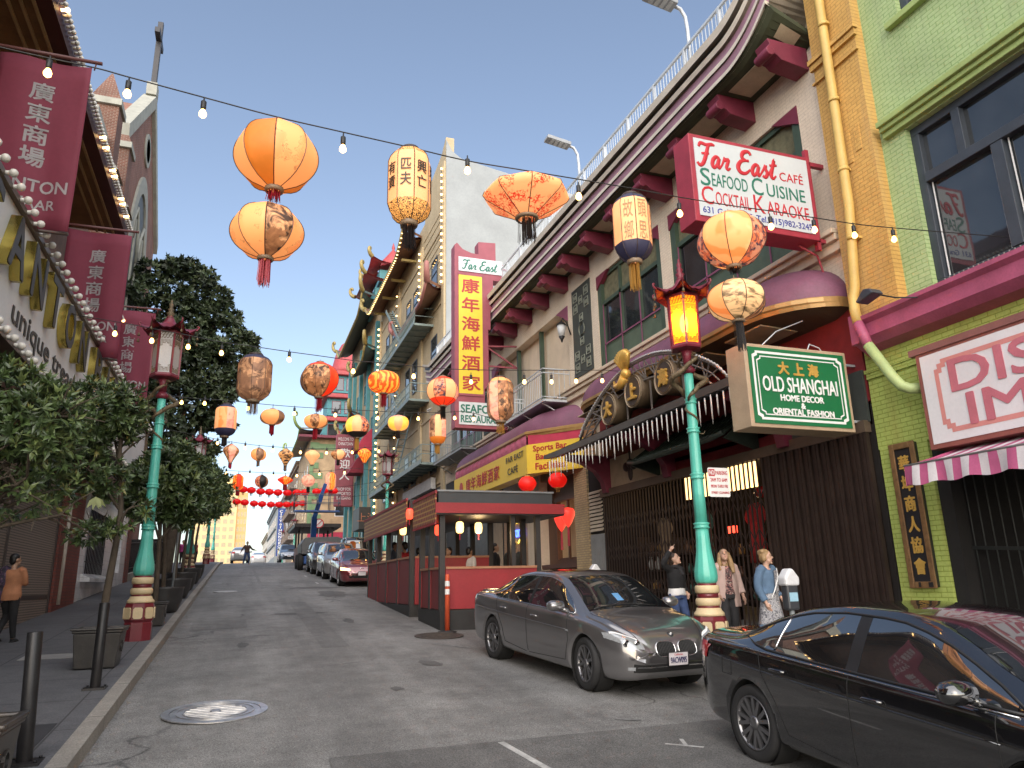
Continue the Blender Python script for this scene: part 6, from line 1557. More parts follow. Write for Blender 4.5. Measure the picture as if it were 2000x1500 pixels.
 B(mb, 'fretwork', paint('fret_bronze',(0.10,0.06,0.02),.5,.4))
 rows = []
 for i in range(8):
  q = i/7; r_ = lerp(.06,.44, q); z = 6.36-.38*q**.55+.02*q
  row = []
  for k in range(48):
   a = 2*math.pi*k/48; w = abs(math.cos(3*a)) ** 6; row.append((r_*(1+.22*w*q*q)*math.cos(a), r_*(1+.22*w*q*q)*math.sin(a), z+.15*w*q**3-0.0+.008*math.cos(24*a)*q))
  rows.append(row)
 mb = MB(); mb.grid(rows, closed=True); mb.grid([[(p[0]*.98, p[1]*.98, p[2]-.03) for p in r_] for r_ in rows], closed=True); B(mb, 'roof', lampmar)
 for k in range(6):
  a = k*math.pi/3; mb = MB(); c = Vector((math.cos(a), math.sin(a),0)); curl(mb, c*.5+Vector((0,0,6.1)),(c.x, c.y,.3),.09,.022); rh = B(mb, 'roof_horn', lampmar)
  mb = MB(); mb.tube([c*.55+Vector((0,0,6.08)), c*.55+Vector((0,0,5.98))],.004,4)
  for j in range(2): mb.lathe([(.028,-.075-.13*j),(.02,-.03-.13*j),(.006,0-.13*j)],7, tuple(c*.55+Vector((0,0,5.97))))
  mb.each('bell', dragonm, rh, world=False)
 mb = MB(); mb.lathe([(.27,5.99),(.01,6.0)],6, cap=False); B(mb, 'roof_light_shield', dragonm)  # unseen plate added to keep the bulb's light off the roof
 mb = MB(); mb.lathe([(.08,6.32),(.05,6.38),(.085,6.43),(.04,6.47),(.065,6.52),(.03,6.56),(.05,6.62),(.02,6.67),(.028,6.71),(.004,6.74)],12); B(mb, 'finial', dragonm if seed else lampmar)
 return t
m, nt, b_ = _base('lamp_lit')
v = coords(nt); ly = nt.nodes.new('ShaderNodeLayerWeight');
b_.inputs['Base Color'].default_value = (0.75,0.32,0.04,1); b_.inputs['Roughness'].default_value = .35
b_.inputs['Transmission Weight'].default_value = 0.0; b_.inputs['Subsurface Weight'].default_value = 0
b_.inputs['Emission Color'].default_value = (1.0,0.30,0.015,1); b_.inputs['Emission Strength'].default_value = 0.5; MATS['lamp_lit'] = m
# the lit lamp's amber glass lets its bulb glow through
nt.links.clear()
tr_ = nt.nodes.new('ShaderNodeBsdfTranslucent'); tr_.inputs[0].default_value = (1.0,0.36,0.045,1)
tp = nt.nodes.new('ShaderNodeBsdfTransparent'); tp.inputs[0].default_value = (1.0,0.48,0.09,1)
em = nt.nodes.new('ShaderNodeEmission'); em.inputs[0].default_value = (1.0,0.27,0.015,1); em.inputs[1].default_value = 0.16
m1_ = nt.nodes.new('ShaderNodeMixShader'); m1_.inputs[0].default_value = 0.25; nt.links.new(tr_.outputs[0], m1_.inputs[1]); nt.links.new(tp.outputs[0], m1_.inputs[2])
ad = nt.nodes.new('ShaderNodeAddShader'); nt.links.new(m1_.outputs[0], ad.inputs[0]); nt.links.new(em.outputs[0], ad.inputs[1]); nt.links.new(ad.outputs[0], nt.nodes['Material Output'].inputs[0])
lampL = street_lamp(-1.66,15.95, 'unlit teal and red dragon street lamp on the left kerb nearest the camera', seed=1)
lampR = street_lamp(7.02,10.35, 'lit amber dragon street lamp on the right beside the parked cars', True)
mb = MB(); mb.lathe([(.03,5.3),(.06,5.4),(.075,5.5),(.055,5.62),(.02,5.68)],10); mb.build('lamp_bulb', glow('amber_bulb',(1.0,0.55,0.12),30), lampR, world=False)
pl = bpy.data.lights.new('lamp_light', 'POINT'); pl.energy = 2.5; pl.color = (1.0,.5,.12); pl.shadow_soft_size = .09
po = bpy.data.objects.new('lamp_light', pl); COL.objects.link(po); po.parent = lampR; po.location = (0,0,5.45)
for (x, y, lab) in ((-1.95,35.2, 'dragon street lamp on the left behind the row of street trees'),(-2.1,58.0, 'dragon street lamp at the left of the crest'),(-2.3,78, 'small far dragon street lamp beyond the cross street on the left'),(7.1,38.5, 'dragon street lamp on the right beyond the red dining shed'),(6.9,104, 'far dragon street lamp on the right beyond the cross street'),(6.6,125, 'farthest dragon street lamp on the right')):
 dup(lampL,(x, y, zs(y)), None, lab)
# no parking sign on the right lamp
np_ = thing('parking_sign', 'white no parking street cleaning sign on the teal lamp post', 'sign',(7.3,10.3,1.6))
mb = MB()
c_ = []
for (sx, sz, a0) in ((1,1,0),(-1,1,90),(-1,-1,180),(1,-1,270)):
 for k in range(4): a = rad(a0+30*k); c_.append((sx*.17+.03*math.cos(a),-.02, sz*.21+.03*math.sin(a)))
mb.prism([(7.36+x,10.27+y,1.52+z) for x, y, z in c_],(0,.006,0)); mb.build('plate', white, np_)
sred = paint('sign_text_red',(0.5,0.03,0.04),.5)
mb = MB(); mb.box((7.175,10.245,1.62),(7.29,10.249,1.735)); mb.build('red_block', sred, np_)
text('NO', white, np_,(7.232,10.243,1.678), FRONT, height=.075, width=.085, ext=.001, bold=.004)
for s, x, z, w, h in (('PARKING',7.42,1.675,.23,.065),('2AM TO 6AM',7.36,1.56,.32,.06),('MON THRU FRI',7.36,1.455,.32,.05),('STREET CLEANING',7.37,1.35,.34,.036)): text(s, sred, np_,(x,10.248, z), FRONT, height=h, width=w, ext=.001, bold=.002)
# parking meter
def meter(x, y, label, sc=1.0):
 t = thing('parking_meter', label, 'parking meter',(x, y, zs(y)), group='parking meters')
 mb = MB(); mb.tube([(0,0,0),(0,0,1.0)],.035,10); mb.build('post', greyiron, t, world=False)
 mb = MB(); mb.box((-.1,-.07,.98),(.1,.07,1.33)); mb.build('body', paint('meter_grey',(0.045,0.048,0.055),.4), t, world=False, bevel=.03)
 mb = MB(); mb.prism([(-.12,-.09,1.31),(.12,-.09,1.31),(.13,-.09,1.42),(0.03,-.09,1.55),(-.03,-.09,1.55),(-.13,-.09,1.42)],(0,.18,0)); mb.build('dome', paint('meter_white',(0.68,0.69,0.71),.3), t, world=False, bevel=.03)
 mb = MB(); mb.box((-.07,-.076,1.1),(.07,-.071,1.22)); mb.build('display', paint('meter_label',(0.30,0.50,0.62),.4), t, world=False)
 t.scale = (sc, sc, sc)
 return t
meter(6.95,8.35, 'parking meter with white cap between the black sedan and the gated shop',.94)
meter(6.95,14.2, 'parking meter peeking over the roof of the grey sedan',.85)
# ================================================================== lanterns and bulb strings across the street
def lanmat(name, kind, c1, c2, c3=None, scale=4.0, e=0.17):
 if name in MATS: return MATS[name]
 m, nt, b = _base(name); v = coords(nt)
 if kind == 'plain':
  c = mixc(nt, ramp(nt, noise(nt, v, scale,4),[(0.35,0.0),(0.65,1.0)]), tuple(c1), tuple(c2))
 elif kind == 'print':           # sepia photo prints
  n1 = noise(nt, v, scale,7,0.65,0.8); vo = nt.nodes.new('ShaderNodeTexVoronoi'); vo.inputs['Scale'].default_value = scale*1.3; vo.distance = 'CHEBYCHEV'; nt.links.new(v, vo.inputs['Vector'])
  c = mixc(nt, ramp(nt, n1,[(0.42,0.0),(0.58,1.0)]), tuple(c2), tuple(c1))
  sp = nt.nodes.new('ShaderNodeSeparateColor'); nt.links.new(vo.outputs['Color'], sp.inputs[0])
  c = mixc(nt, ramp(nt, sp.outputs[0],[(0.55,0.0),(0.6,0.75)]), c, tuple(c3 or c2))
 elif kind == 'map':             # thin map lines and a tinted region
  n1 = noise(nt, v, scale*.45,5,0.6); nd = nt.nodes.new('ShaderNodeMath'); nd.operation = 'PINGPONG'; nd.inputs[1].default_value = 0.09; nt.links.new(n1, nd.inputs[0])
  c = mixc(nt, ramp(nt, n1,[(0.55,0.0),(0.57,0.55)]), tuple(c1), tuple(c3))
  c = mixc(nt, ramp(nt, nd.outputs[0],[(0.0,0.75),(0.006,0.0)]), c, tuple(c2))
 elif kind == 'lace':            # dark or red tracery
  vo = nt.nodes.new('ShaderNodeTexVoronoi'); vo.feature = 'DISTANCE_TO_EDGE'; vo.inputs['Scale'].default_value = scale
  dn = nt.nodes.new('ShaderNodeTexNoise'); dn.inputs['Scale'].default_value = scale*.7; nt.links.new(v, dn.inputs['Vector'])
  ad = nt.nodes.new('ShaderNodeVectorMath'); ad.operation = 'MULTIPLY_ADD'; ad.inputs[1].default_value = (.3,.3,.3); nt.links.new(dn.outputs['Color'], ad.inputs[0]); nt.links.new(v, ad.inputs[2]); nt.links.new(ad.outputs[0], vo.inputs['Vector'])
  f = ramp(nt, vo.outputs['Distance'],[(0.05,1.0),(0.11,0.0)]);
  if c3:
   g_ = nt.nodes.new('ShaderNodeMath'); g_.operation = 'MULTIPLY'; nt.links.new(f, g_.inputs[0]); nt.links.new(ramp(nt, noise(nt, v, scale*.28,3),[(0.47,0.0),(0.52,1.0)]), g_.inputs[1]); f = g_.outputs[0]
  c = mixc(nt, f, tuple(c1), tuple(c2))
 elif kind == 'swirl':
  w = nt.nodes.new('ShaderNodeTexWave'); w.inputs['Scale'].default_value = scale*.5; w.inputs['Distortion'].default_value = 9; w.inputs['Detail'].default_value = 3; nt.links.new(v, w.inputs['Vector'])
  c = mixc(nt, ramp(nt, w.outputs['Fac'],[(0.3,0.0),(0.6,1.0)]), tuple(c1), tuple(c2))
  c = mixc(nt, ramp(nt, noise(nt, v, scale,3),[(0.55,0.0),(0.6,0.8)]), c, tuple(c3 or c1))
 elif kind == 'bands':
  mp = coords(nt,(0.3,0.3,1)); n1 = noise(nt, mp, scale*2.5,4,.6,.5)
  c = mixc(nt, ramp(nt, n1,[(0.42,0.0),(0.52,1.0)]), tuple(c2), tuple(c1))
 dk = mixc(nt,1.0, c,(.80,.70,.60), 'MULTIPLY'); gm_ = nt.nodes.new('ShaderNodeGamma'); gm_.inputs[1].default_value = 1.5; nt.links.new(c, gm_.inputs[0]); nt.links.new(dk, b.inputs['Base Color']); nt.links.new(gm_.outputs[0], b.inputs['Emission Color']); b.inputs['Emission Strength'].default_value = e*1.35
 b.inputs['Roughness'].default_value = 0.55
 MATS[name] = m; return m
PE, OR, RD, BK = (0.95,0.46,0.20),(0.70,0.25,0.045),(0.85,0.10,0.03),(0.03,0.02,0.02)
l_peach = lanmat('silk_peach', 'plain', PE,(0.92,0.46,0.20), e=.16); l_orange = lanmat('silk_orange', 'plain', OR,(0.60,0.22,0.035), scale=6, e=.15)
l_map = lanmat('silk_map', 'map', PE,(0.30,0.13,0.06),(0.86,0.34,0.14),7,.16)
l_photo = lanmat('silk_photo', 'print',(0.85,0.48,0.26),(0.07,0.035,0.02),(0.40,0.19,0.09),7,.12)
l_photo2 = lanmat('silk_photo_brown', 'print',(0.66,0.40,0.24),(0.13,0.07,0.045),(0.30,0.17,0.11),4.5,.10)
l_red = lanmat('silk_red', 'plain', RD,(0.75,0.06,0.02), e=.22); l_floral = lanmat('silk_floral', 'lace',(0.97,0.50,0.25),(0.78,0.05,0.02), True,16,.17)
l_lace = lanmat('silk_lace', 'lace',(0.98,0.55,0.20), BK, None,22,.16); l_dragon = lanmat('silk_dragon', 'swirl',(0.95,0.16,0.03),(0.98,0.48,0.10),(0.80,0.08,0.02),6,.2)
l_navy = lanmat('silk_navy', 'plain',(0.035,0.04,0.10),(0.05,0.05,0.12), e=.05); l_black = lanmat('silk_black', 'plain',(0.02,0.018,0.018),(0.05,0.04,0.035), e=.02)
l_yellow = lanmat('silk_yellow', 'plain',(0.97,0.58,0.10),(0.98,0.68,0.20), e=.2); l_pink = lanmat('silk_pink', 'print',(0.90,0.46,0.38),(0.75,0.30,0.22),(0.92,0.55,0.40),6,.16)
l_water = lanmat('silk_water', 'bands',(0.90,0.62,0.36),(0.22,0.16,0.09), scale=5, e=.13); l_mottle = lanmat('silk_mottle', 'swirl',(0.90,0.36,0.13),(0.95,0.48,0.22),(0.97,0.58,0.32),3,.16)
l_storm = lanmat('silk_stormy', 'print',(0.92,0.28,0.12),(0.05,0.05,0.10),(0.85,0.45,0.30),11,.12); l_strip = lanmat('silk_strip', 'bands',(0.85,0.48,0.22),(0.05,0.03,0.02), scale=6, e=.12)
l_pale = lanmat('silk_pale', 'plain',(0.96,0.56,0.31),(0.94,0.50,0.26), e=.16)
ribm = paint('lantern_rib',(0.055,0.035,0.03),0.5, bmp=0); ringm = paint('lantern_ring',(0.28,0.20,0.13),0.5, bmp=0)
tred, tblk, tgold, tgrey = paint('tassel_red',(0.34,0.012,0.03),.5, bmp=0), paint('tassel_black',(0.015,0.013,0.014),.5, bmp=0), paint('tassel_gold',(0.50,0.27,0.06),.45, bmp=0), paint('tassel_brown',(0.20,0.13,0.09),.5, bmp=0)
PROF = {'sphere': [(t/14, max(.2, math.sqrt(max(0,1-(2*t/14-1)**2)))) for t in range(15)],
  'cyl': [(0,.42),(.05,.72),(.12,.9),(.2,1),(.5,1.0),(.78,1),(.88,.88),(.95,.66),(1,.36)],
  'wide': [(0,.12),(.12,.45),(.26,.76),(.38,.96),(.48,1),(.58,.93),(.72,.7),(.88,.42),(1,.24)],
  'drop': [(0,.22),(.08,.55),(.2,.88),(.33,1),(.45,.93),(.62,.68),(.8,.42),(1,.2)],
  'oval': [(t/12, max(.22, math.sqrt(max(0,1-(2*t/12-1)**2))**.85)) for t in range(13)]}
def lantern(px, py0, py1, wpx, Y, shape, panels, tassel, tlen, label, n=8, cap=None, base=None, rot=0.2, group='lanterns strung across the street', hook=True, texts=None, hs=1.0):
 """py0..py1: top and bottom of the silk in the photograph, wpx its width; Y the distance of its string"""
 c = atY(px,(py0+py1)/2, Y); dep = (CAMR.transposed() @ c).z
 W = wpx*dep/FPX/2; el = math.atan2(c.z, math.hypot(c.x, c.y)); H = (py1-py0)*dep/FPX*(1.0/math.cos(el) if shape not in ('sphere', 'oval') else 1.0)*hs
 if shape == 'wide': H *= 0.86
 fine = dep < 20
 t = thing('paper_lantern', label, 'lantern',(c.x, c.y, c.z+H/2), rz=rot, group=group); sub = 5 if fine else 2; N_ = n*sub
 pr = PROF[shape]; mats = list(panels); nb = len(mats)
 if base: mats = mats+[base]
 if cap: mats = mats+[cap]
 def poly(k, z):
  ph = ((k % sub)/sub-.5)*2*math.pi/n; return lerp(1, math.cos(math.pi/n)/math.cos(ph),.75)
 nz = len(pr)
 def mf(k, i):
  tt = (pr[i][0]+pr[i+1][0])/2
  if base and tt > .76: return nb
  if cap and tt < .16: return len(mats)-1
  return (k//sub) % nb
 mb = MB(); mb.lathe([(W*r_,-H*t_) for t_, r_ in pr], N_, mod=poly, mfun=mf, smooth=True); o = mb.build('silk_shade', mats, t, world=False)
 rr = .0045 if fine else .009*dep/24
 for k in range(n):
  a = 2*math.pi*k*sub/N_; mb = MB(); mb.tube([((W*r_+rr*.6)*math.cos(a),(W*r_+rr*.6)*math.sin(a),-H*t_) for t_, r_ in pr], rr,4)
  mb.build('rib', ribm, t, world=False) if fine else None
  if not fine: mb.bm.free()
 rb = W*pr[-1][1]
 mb = MB(); mb.lathe([(rb*1.12,-H*.985),(rb*1.15,-H-.02*H),(rb*1.05,-H*1.05),(rb*.8,-H*1.05)],16, cap=False); mb.build('ring', ringm, t, world=False)
 rt = W*pr[0][1]
 mb = MB(); mb.lathe([(rt*1.08,-.01*H),(rt*1.0,.03*H),(rt*.3,.035*H)],16); mb.tube([(0,0,.02*H),(0,0,.02*H+(.06 if fine else .16))], rr*1.1,5); mb.build('cap', ribm if shape != 'sphere' else ringm, t, world=False)
 if tassel:
  L_ = tlen*dep/FPX; rnd = random.Random(int(px*7+py0)); mb = MB(); m_ = 60 if fine else 14; th = (.0035 if fine else .0011*dep)
  for k in range(m_):
   a = rnd.random()*6.28; q = rb*(.25+.6*rnd.random()); l = L_*rnd.uniform(.82,1.06); x, y = q*math.cos(a), q*math.sin(a)
   mb.tube([(x, y,-H*1.02),(x*1.02, y*1.02,-H*1.02-l*.5),(x*rnd.uniform(.95,1.25), y*rnd.uniform(.95,1.25),-H*1.02-l)], th,3, cap=False)
  mb.build('tassel', tassel, t, world=False)
 if texts:
  for k, s, mt, hh, z in texts:
   a = 2*math.pi*(k+.5)/n; ap = W*lerp(1, math.cos(math.pi/n),.75)+.006; me = textmesh(s, ext=.0008, width=W*.5, height=hh*H, bold=.004 if mt is blkl else .0, line=1.1)
   xd = Vector((-math.sin(a), math.cos(a),0)); nd = Vector((math.cos(a), math.sin(a),0))
   me.transform(Matrix(((xd.x,0, nd.x, ap*nd.x),(xd.y,0, nd.y, ap*nd.y),(0,1,0, z*H),(0,0,0,1)))); me.materials.clear(); me.materials.append(mt); addmesh('lettering', me, t, world=False)
 return t
# facing angle: panel whose middle looks back at the camera
def face_rot(n, off=.5): return -math.pi/2-2*math.pi*off/n
lantern(540,236,376,158,6.62, 'sphere',[l_map, l_orange, l_orange, l_peach, l_orange, l_map, l_peach, l_orange], tred,22, 'big round orange lantern, upper of the nearest pair at the left', rot=face_rot(8,5.1))
lantern(522,398,508,138,6.60, 'sphere',[l_map, l_map, l_photo, l_peach, l_map, l_map, l_map, l_photo], tred,56, 'round peach lantern with a map print, lower of the nearest pair at the left', rot=face_rot(8,7.1))
lantern(800,296,432,84,6.62, 'cyl',[l_pale], tblk,52, 'tall cylinder lantern with dark characters and lace bands, black tassel', base=l_lace, cap=l_lace, rot=face_rot(8,.0), texts=[(6, '有\n責', blkl,.36,-.44),(7, '匹\n夫', blkl,.36,-.44),(0, '興\n亡', blkl,.36,-.44),(1, '天\n下', blkl,.36,-.44)])
lantern(1028,344,430,170,6.62, 'wide',[l_floral], tblk,50, 'wide flat lantern with red dragon scrollwork and a black tassel', base=None, rot=face_rot(8,.3), hs=1.0)
lantern(1235,384,508,74,6.62, 'cyl',[l_pale], tgold,56, 'tall cylinder lantern with faint line characters and a gold tassel', base=l_navy, cap=l_navy, rot=face_rot(8,.4), texts=[(7, '故\n鄉', paint('ink_brown',(.40,.24,.12),.6),.6,-.47),(0, '頭\n思', paint('ink_brown',(.4,.24,.12),.6),.6,-.47),(1, '低\n月', paint('ink_brown',(.4,.24,.12),.6),.6,-.47)])
lantern(1428,414,524,131,6.6, 'sphere',[l_mottle, l_storm, l_storm, l_navy, l_mottle, l_mottle, l_storm, l_mottle], tblk,12, 'round lantern of mottled orange and dark storm prints, upper of the right hand pair', rot=face_rot(8,9.0))
lantern(1438,546,628,114,6.58, 'sphere',[l_water, l_water, l_photo, l_peach, l_water, l_water, l_water, l_mottle], tblk,58, 'round water printed lantern with a black tassel, lower of the right hand pair', rot=face_rot(8,1.4))
# second string
lantern(497,694,782,64,15.5, 'cyl',[l_photo2], tgrey,26, 'large brown photo printed cylinder lantern beside the dark tree', cap=l_navy, rot=face_rot(8,.2))
lantern(624,707,776,74,15.5, 'sphere',[l_photo, l_red, l_photo2, l_peach, l_photo, l_pink, l_photo2, l_photo], tred,28, 'round patchwork photo lantern with a thick red tassel', cap=l_red, rot=face_rot(8,.4))
lantern(750,724,769,65,15.5, 'oval',[l_dragon], tred,26, 'fiery red and yellow oval lantern with a red tassel', rot=.2)
lantern(865,735,793,63,15.5, 'sphere',[l_pale, l_pink, l_pale, l_storm, l_pale, l_peach, l_pale, l_storm], tblk,26, 'round peach lantern with red top and red base', base=l_red, cap=l_red, rot=face_rot(8,.1))
lantern(977,738,822,52,15.5, 'cyl',[l_photo2, l_pink, l_photo], tgold,24, 'peach photo cylinder lantern in front of the seafood sign', cap=l_peach, rot=.3)
# third string
lantern(441,790,852,40,24.5, 'cyl',[l_pink, l_pale, l_mottle], tblk,18, 'navy ended cylinder lantern against the tree foliage', base=l_navy, cap=l_navy, rot=.1)
lantern(532,799,830,48,24.5, 'oval',[l_photo2, l_peach, l_peach], tred,20, 'small tan oval lantern alone against the sky', rot=.5)
lantern(617,809,837,47,24.5, 'oval',[l_peach, l_photo], tred,20, 'small tan oval lantern with a red tassel under the patchwork round one')
lantern(698,811,855,48,24.5, 'sphere',[l_yellow, l_pale, l_storm, l_photo], tgold,24, 'small round lantern of black and yellow prints before the teal building', base=l_black)
lantern(778,811,842,43,24.5, 'oval',[l_yellow, l_pale], tblk,14, 'small yellow and peach oval lantern before the fire escape', cap=l_pink)
lantern(855,810,867,34,24.5, 'cyl',[l_pink, l_photo2, l_pale], tgold,18, 'narrow peach photo cylinder lantern in front of the iron balcony', base=l_orange)
# fourth string
R4_ = [(451,868,904,31, 'drop',[l_pink, l_photo], tred, 'small reddish drop lantern, leftmost of the fourth string'),(505,875,900,30, 'oval',[l_photo2, l_peach], tgrey, 'small tan oval lantern, second of the fourth string'),(558,877,909,30, 'drop',[l_strip], tgrey, 'small dark striped drop lantern in mid air over the street'),(610,879,908,30, 'drop',[l_pale], None, 'small plain peach drop lantern without a tassel'),(661,878,898,30, 'oval',[l_photo, l_pale, l_storm], tblk, 'small dark patched oval lantern before the maroon blade sign'),(712,876,904,28, 'drop',[l_dragon], None, 'small bright red drop lantern over the right hand far lamp')]
for (x, y0, y1, w, s, p, tt, lab) in R4_: lantern(x, y0, y1, w,40, s, p, tt,10, lab, n=6)
R5_ = [(465,927,957,20, 'cyl',[l_red, l_dragon], tred, 'tiny red cylinder lantern in front of the sunlit tower'),(511,928,953,26, 'sphere',[l_storm, l_black, l_photo2], None, 'tiny dark round lantern left of the street end'),(557,928,948,30, 'wide',[l_dragon, l_red], tred, 'tiny wide red lantern above the red rows'),(602,927,951,26, 'sphere',[l_pink], tblk, 'tiny pink round lantern by the lift basket'),(646,923,957,21, 'cyl',[l_dragon, l_pink], tred, 'tiny red and white cylinder lantern before the corner building')]
for (x, y0, y1, w, s, p, tt, lab) in R5_: lantern(x, y0, y1, w,48, s, p, tt,10, lab, n=6)
# rows of small red lanterns
def redlantern(p, r_, label, group, src=[None]):
 if src[0] is None:
  t = thing('red_lantern', label, 'lantern', p, group=group)
  mb = MB(); mb.lathe([(.12,.18),(.2,.16),(.27,.07),(.29,0),(.27,-.07),(.2,-.16),(.12,-.18)],12); mb.build('shade', lanmat('silk_scarlet', 'plain',(0.80,.012,.02),(.7,.008,.012), e=.12), t, world=False)
  mb = MB(); mb.lathe([(.1,.18),(.1,.22)],8); mb.lathe([(.1,-.22),(.1,-.18)],8); mb.each('end_cap', tgold, t, world=False)
  mb = MB(); [mb.tube([(.06*math.cos(k),.06*math.sin(k),-.2),(.06*math.cos(k),.06*math.sin(k),-.36)],.015,3) for k in range(5)]; mb.build('tassel', tgrey, t, world=False); src[0] = t; return t
 return dup(src[0], p,0, label, group)
for i,(x, y) in enumerate(((475,956),(491,957.5),(509,960),(526,961),(543,962),(561,962.5),(580,962),(596,961.5),(618,960),(634,958),(652,959))): redlantern(atY(x, y,51),1, 'small red lantern of the upper red row beyond the strings', 'upper row of small red lanterns')
for i,(x, y) in enumerate(((462,980),(478,981.5),(496,983.5),(512,984.5),(529,985.5),(545,985.5),(560,985.5),(576,984.5),(591,983))): redlantern(atY(x, y,55),1, 'small red lantern of the lower red row near the street end', 'lower row of small red lanterns')
def wire(px_pts, Y, right, left, n_b, label, bulb_px, sz=1.0, k0=0, lit=None):
 pts = [left]+[atY(x, y, Y) for x, y in px_pts]+[right]; pts = catmull(pts,6)
 t = thing('string_lights', label, 'string lights', pts[0], group='bulb strings across the street')
 mb = MB(); mb.tube(pts,.007*sz,5); mb.build('cable', black, t)
 proto = None
 for (x, y) in bulb_px:
  p = atY(x, y, Y)
  if proto is None:
   mb = MB(); mb.lathe([(.006,.13),(.008,.09),(.024,.085),(.024,.02),(.018,.0)],8); s_ = mb.build('socket', black, t, world=False)
   mb = MB(); mb.lathe([(.014,.005),(.022,-.012),(.033,-.04),(.03,-.062),(.012,-.078)],9); b_ = mb.build('glass_bulb', glow('string_bulb',(1.0,.52,.14),3.2), s_, world=False); proto = s_
  else: s_ = copy_tree(proto, t)
  s_.location = p-pts[0]+Vector((0,0,-.02)); s_.scale = (sz*1.05,)*3
 return t
W1 = [(0,92),(180,131),(250,150),(398,190),(540,228),(670,258),(798,287),(913,314),(1027,333),(1130,350),(1235,368),(1327,385),(1432,402),(1505,412),(1590,425),(1668,437),(1745,445)]
wire(W1,6.6, Vector((9.85,6.5,4.53)), Vector((-4.4,6.6,4.75)),0, 'nearest bulb string, crossing the whole top of the picture',[(95,131),(250,172),(397,211),(670,280),(913,323),(1130,374),(1327,408),(1505,434),(1590,440),(1668,451),(1745,459)])
W2 = [(225,628),(300,642),(368,655),(433,668),(497,677),(565,687),(624,695),(690,704),(750,709),(810,715),(865,720),(920,722),(977,723),(1024,723),(1077,723),(1125,723),(1176,723),(1235,722)]
wire(W2,15.5, Vector((9.8,15.5,5.6)), Vector((-4.4,15.5,5.3)),0, 'second bulb string, with the brown photo lantern at its left',[(225,645),(297,659),(368,671),(433,683),(565,696),(690,719),(808,729),(920,740),(1024,740),(1077,740),(1125,739),(1176,738),(1221,737)],1.25)
W3 = [(350,775),(441,782),(532,791),(617,797),(698,801),(778,805),(855,806),(925,807)]
wire(W3,24.5, Vector((9.85,24.5,5.2)), Vector((-4.4,24.5,6.1)),0, 'third bulb string, with six smaller lanterns',[(355,781),(400,783),(485,793),(575,803),(655,806),(738,812),(817,813),(888,812),(925,814)],1.5)
W4 = [(420,857),(451,863),(505,870),(558,874),(610,876),(661,876),(712,874),(760,872)]
wire(W4,40, Vector((9.85,40,7.2)), Vector((-4.4,40,7.9)),0, 'fourth bulb string over the middle of the street',[(425,862),(479,871),(533,876),(587,880),(638,881),(688,880),(740,878)],1.9)
W5 = [(415,916),(465,920),(511,923),(557,924),(602,922),(646,919),(700,915)]
wire(W5,48, Vector((9.85,48,6.9)), Vector((-4.4,48,7.4)),0, 'fifth and farthest bulb string before the red lantern rows',[(420,919),(442,921),(488,924),(534,927),(580,926),(624,923),(673,920)],1.9)
for Y, pts, lab in ((51,[(440,950),(475,952),(560,957),(634,953),(690,948)], 'thin wire carrying the upper row of red lanterns'),(55,[(440,974),(462,976),(530,981),(591,979),(640,975)], 'thin wire carrying the lower row of red lanterns')):
 mb = MB(); mb.tube(catmull([Vector((-4.4, Y, atY(*pts[0], Y).z+.3))]+[atY(x, y, Y) for x, y in pts]+[Vector((9.85, Y, atY(*pts[-1], Y).z+.5))],5),.012,4); tag(mb.build('lantern_wire', black), lab, 'wire')
# the two or three big red lanterns under the yellow banner
for x, y, lab in ((1030,945, 'round red lantern under the yellow banner, left of the entrance'),(1089,938, 'round red lantern with a bulb shining on it by the entrance pier')):
 c = atY(x, y,20.6 if x > 1050 else 21.6); t = thing('red_lantern', lab, 'lantern', c, group='red lanterns under the restaurant banner')
 mb = MB(); mb.lathe([(.1,.22),(.18,.2),(.27,.09),(.3,0),(.27,-.09),(.18,-.2),(.1,-.22)],20, mod=lambda k, z: 1-.03*(k % 2)); mb.build('shade', lanmat('silk_crimson', 'plain',(.9,.03,.02),(.8,.02,.015), e=.12), t, world=False)
 mb = MB(); mb.lathe([(.1,.22),(.1,.26)],10); mb.lathe([(.1,-.26),(.1,-.22)],10); mb.each('end_cap', tgold, t, world=False)
 mb = MB(); mb.tube([(0,0,.26),(0,0,.5)],.008,4); [mb.tube([(.05*math.cos(k),.05*math.sin(k),-.25),(.05*math.cos(k),.05*math.sin(k),-.36)],.008,3) for k in range(6)]; mb.build('tassel', tgold, t, world=False)
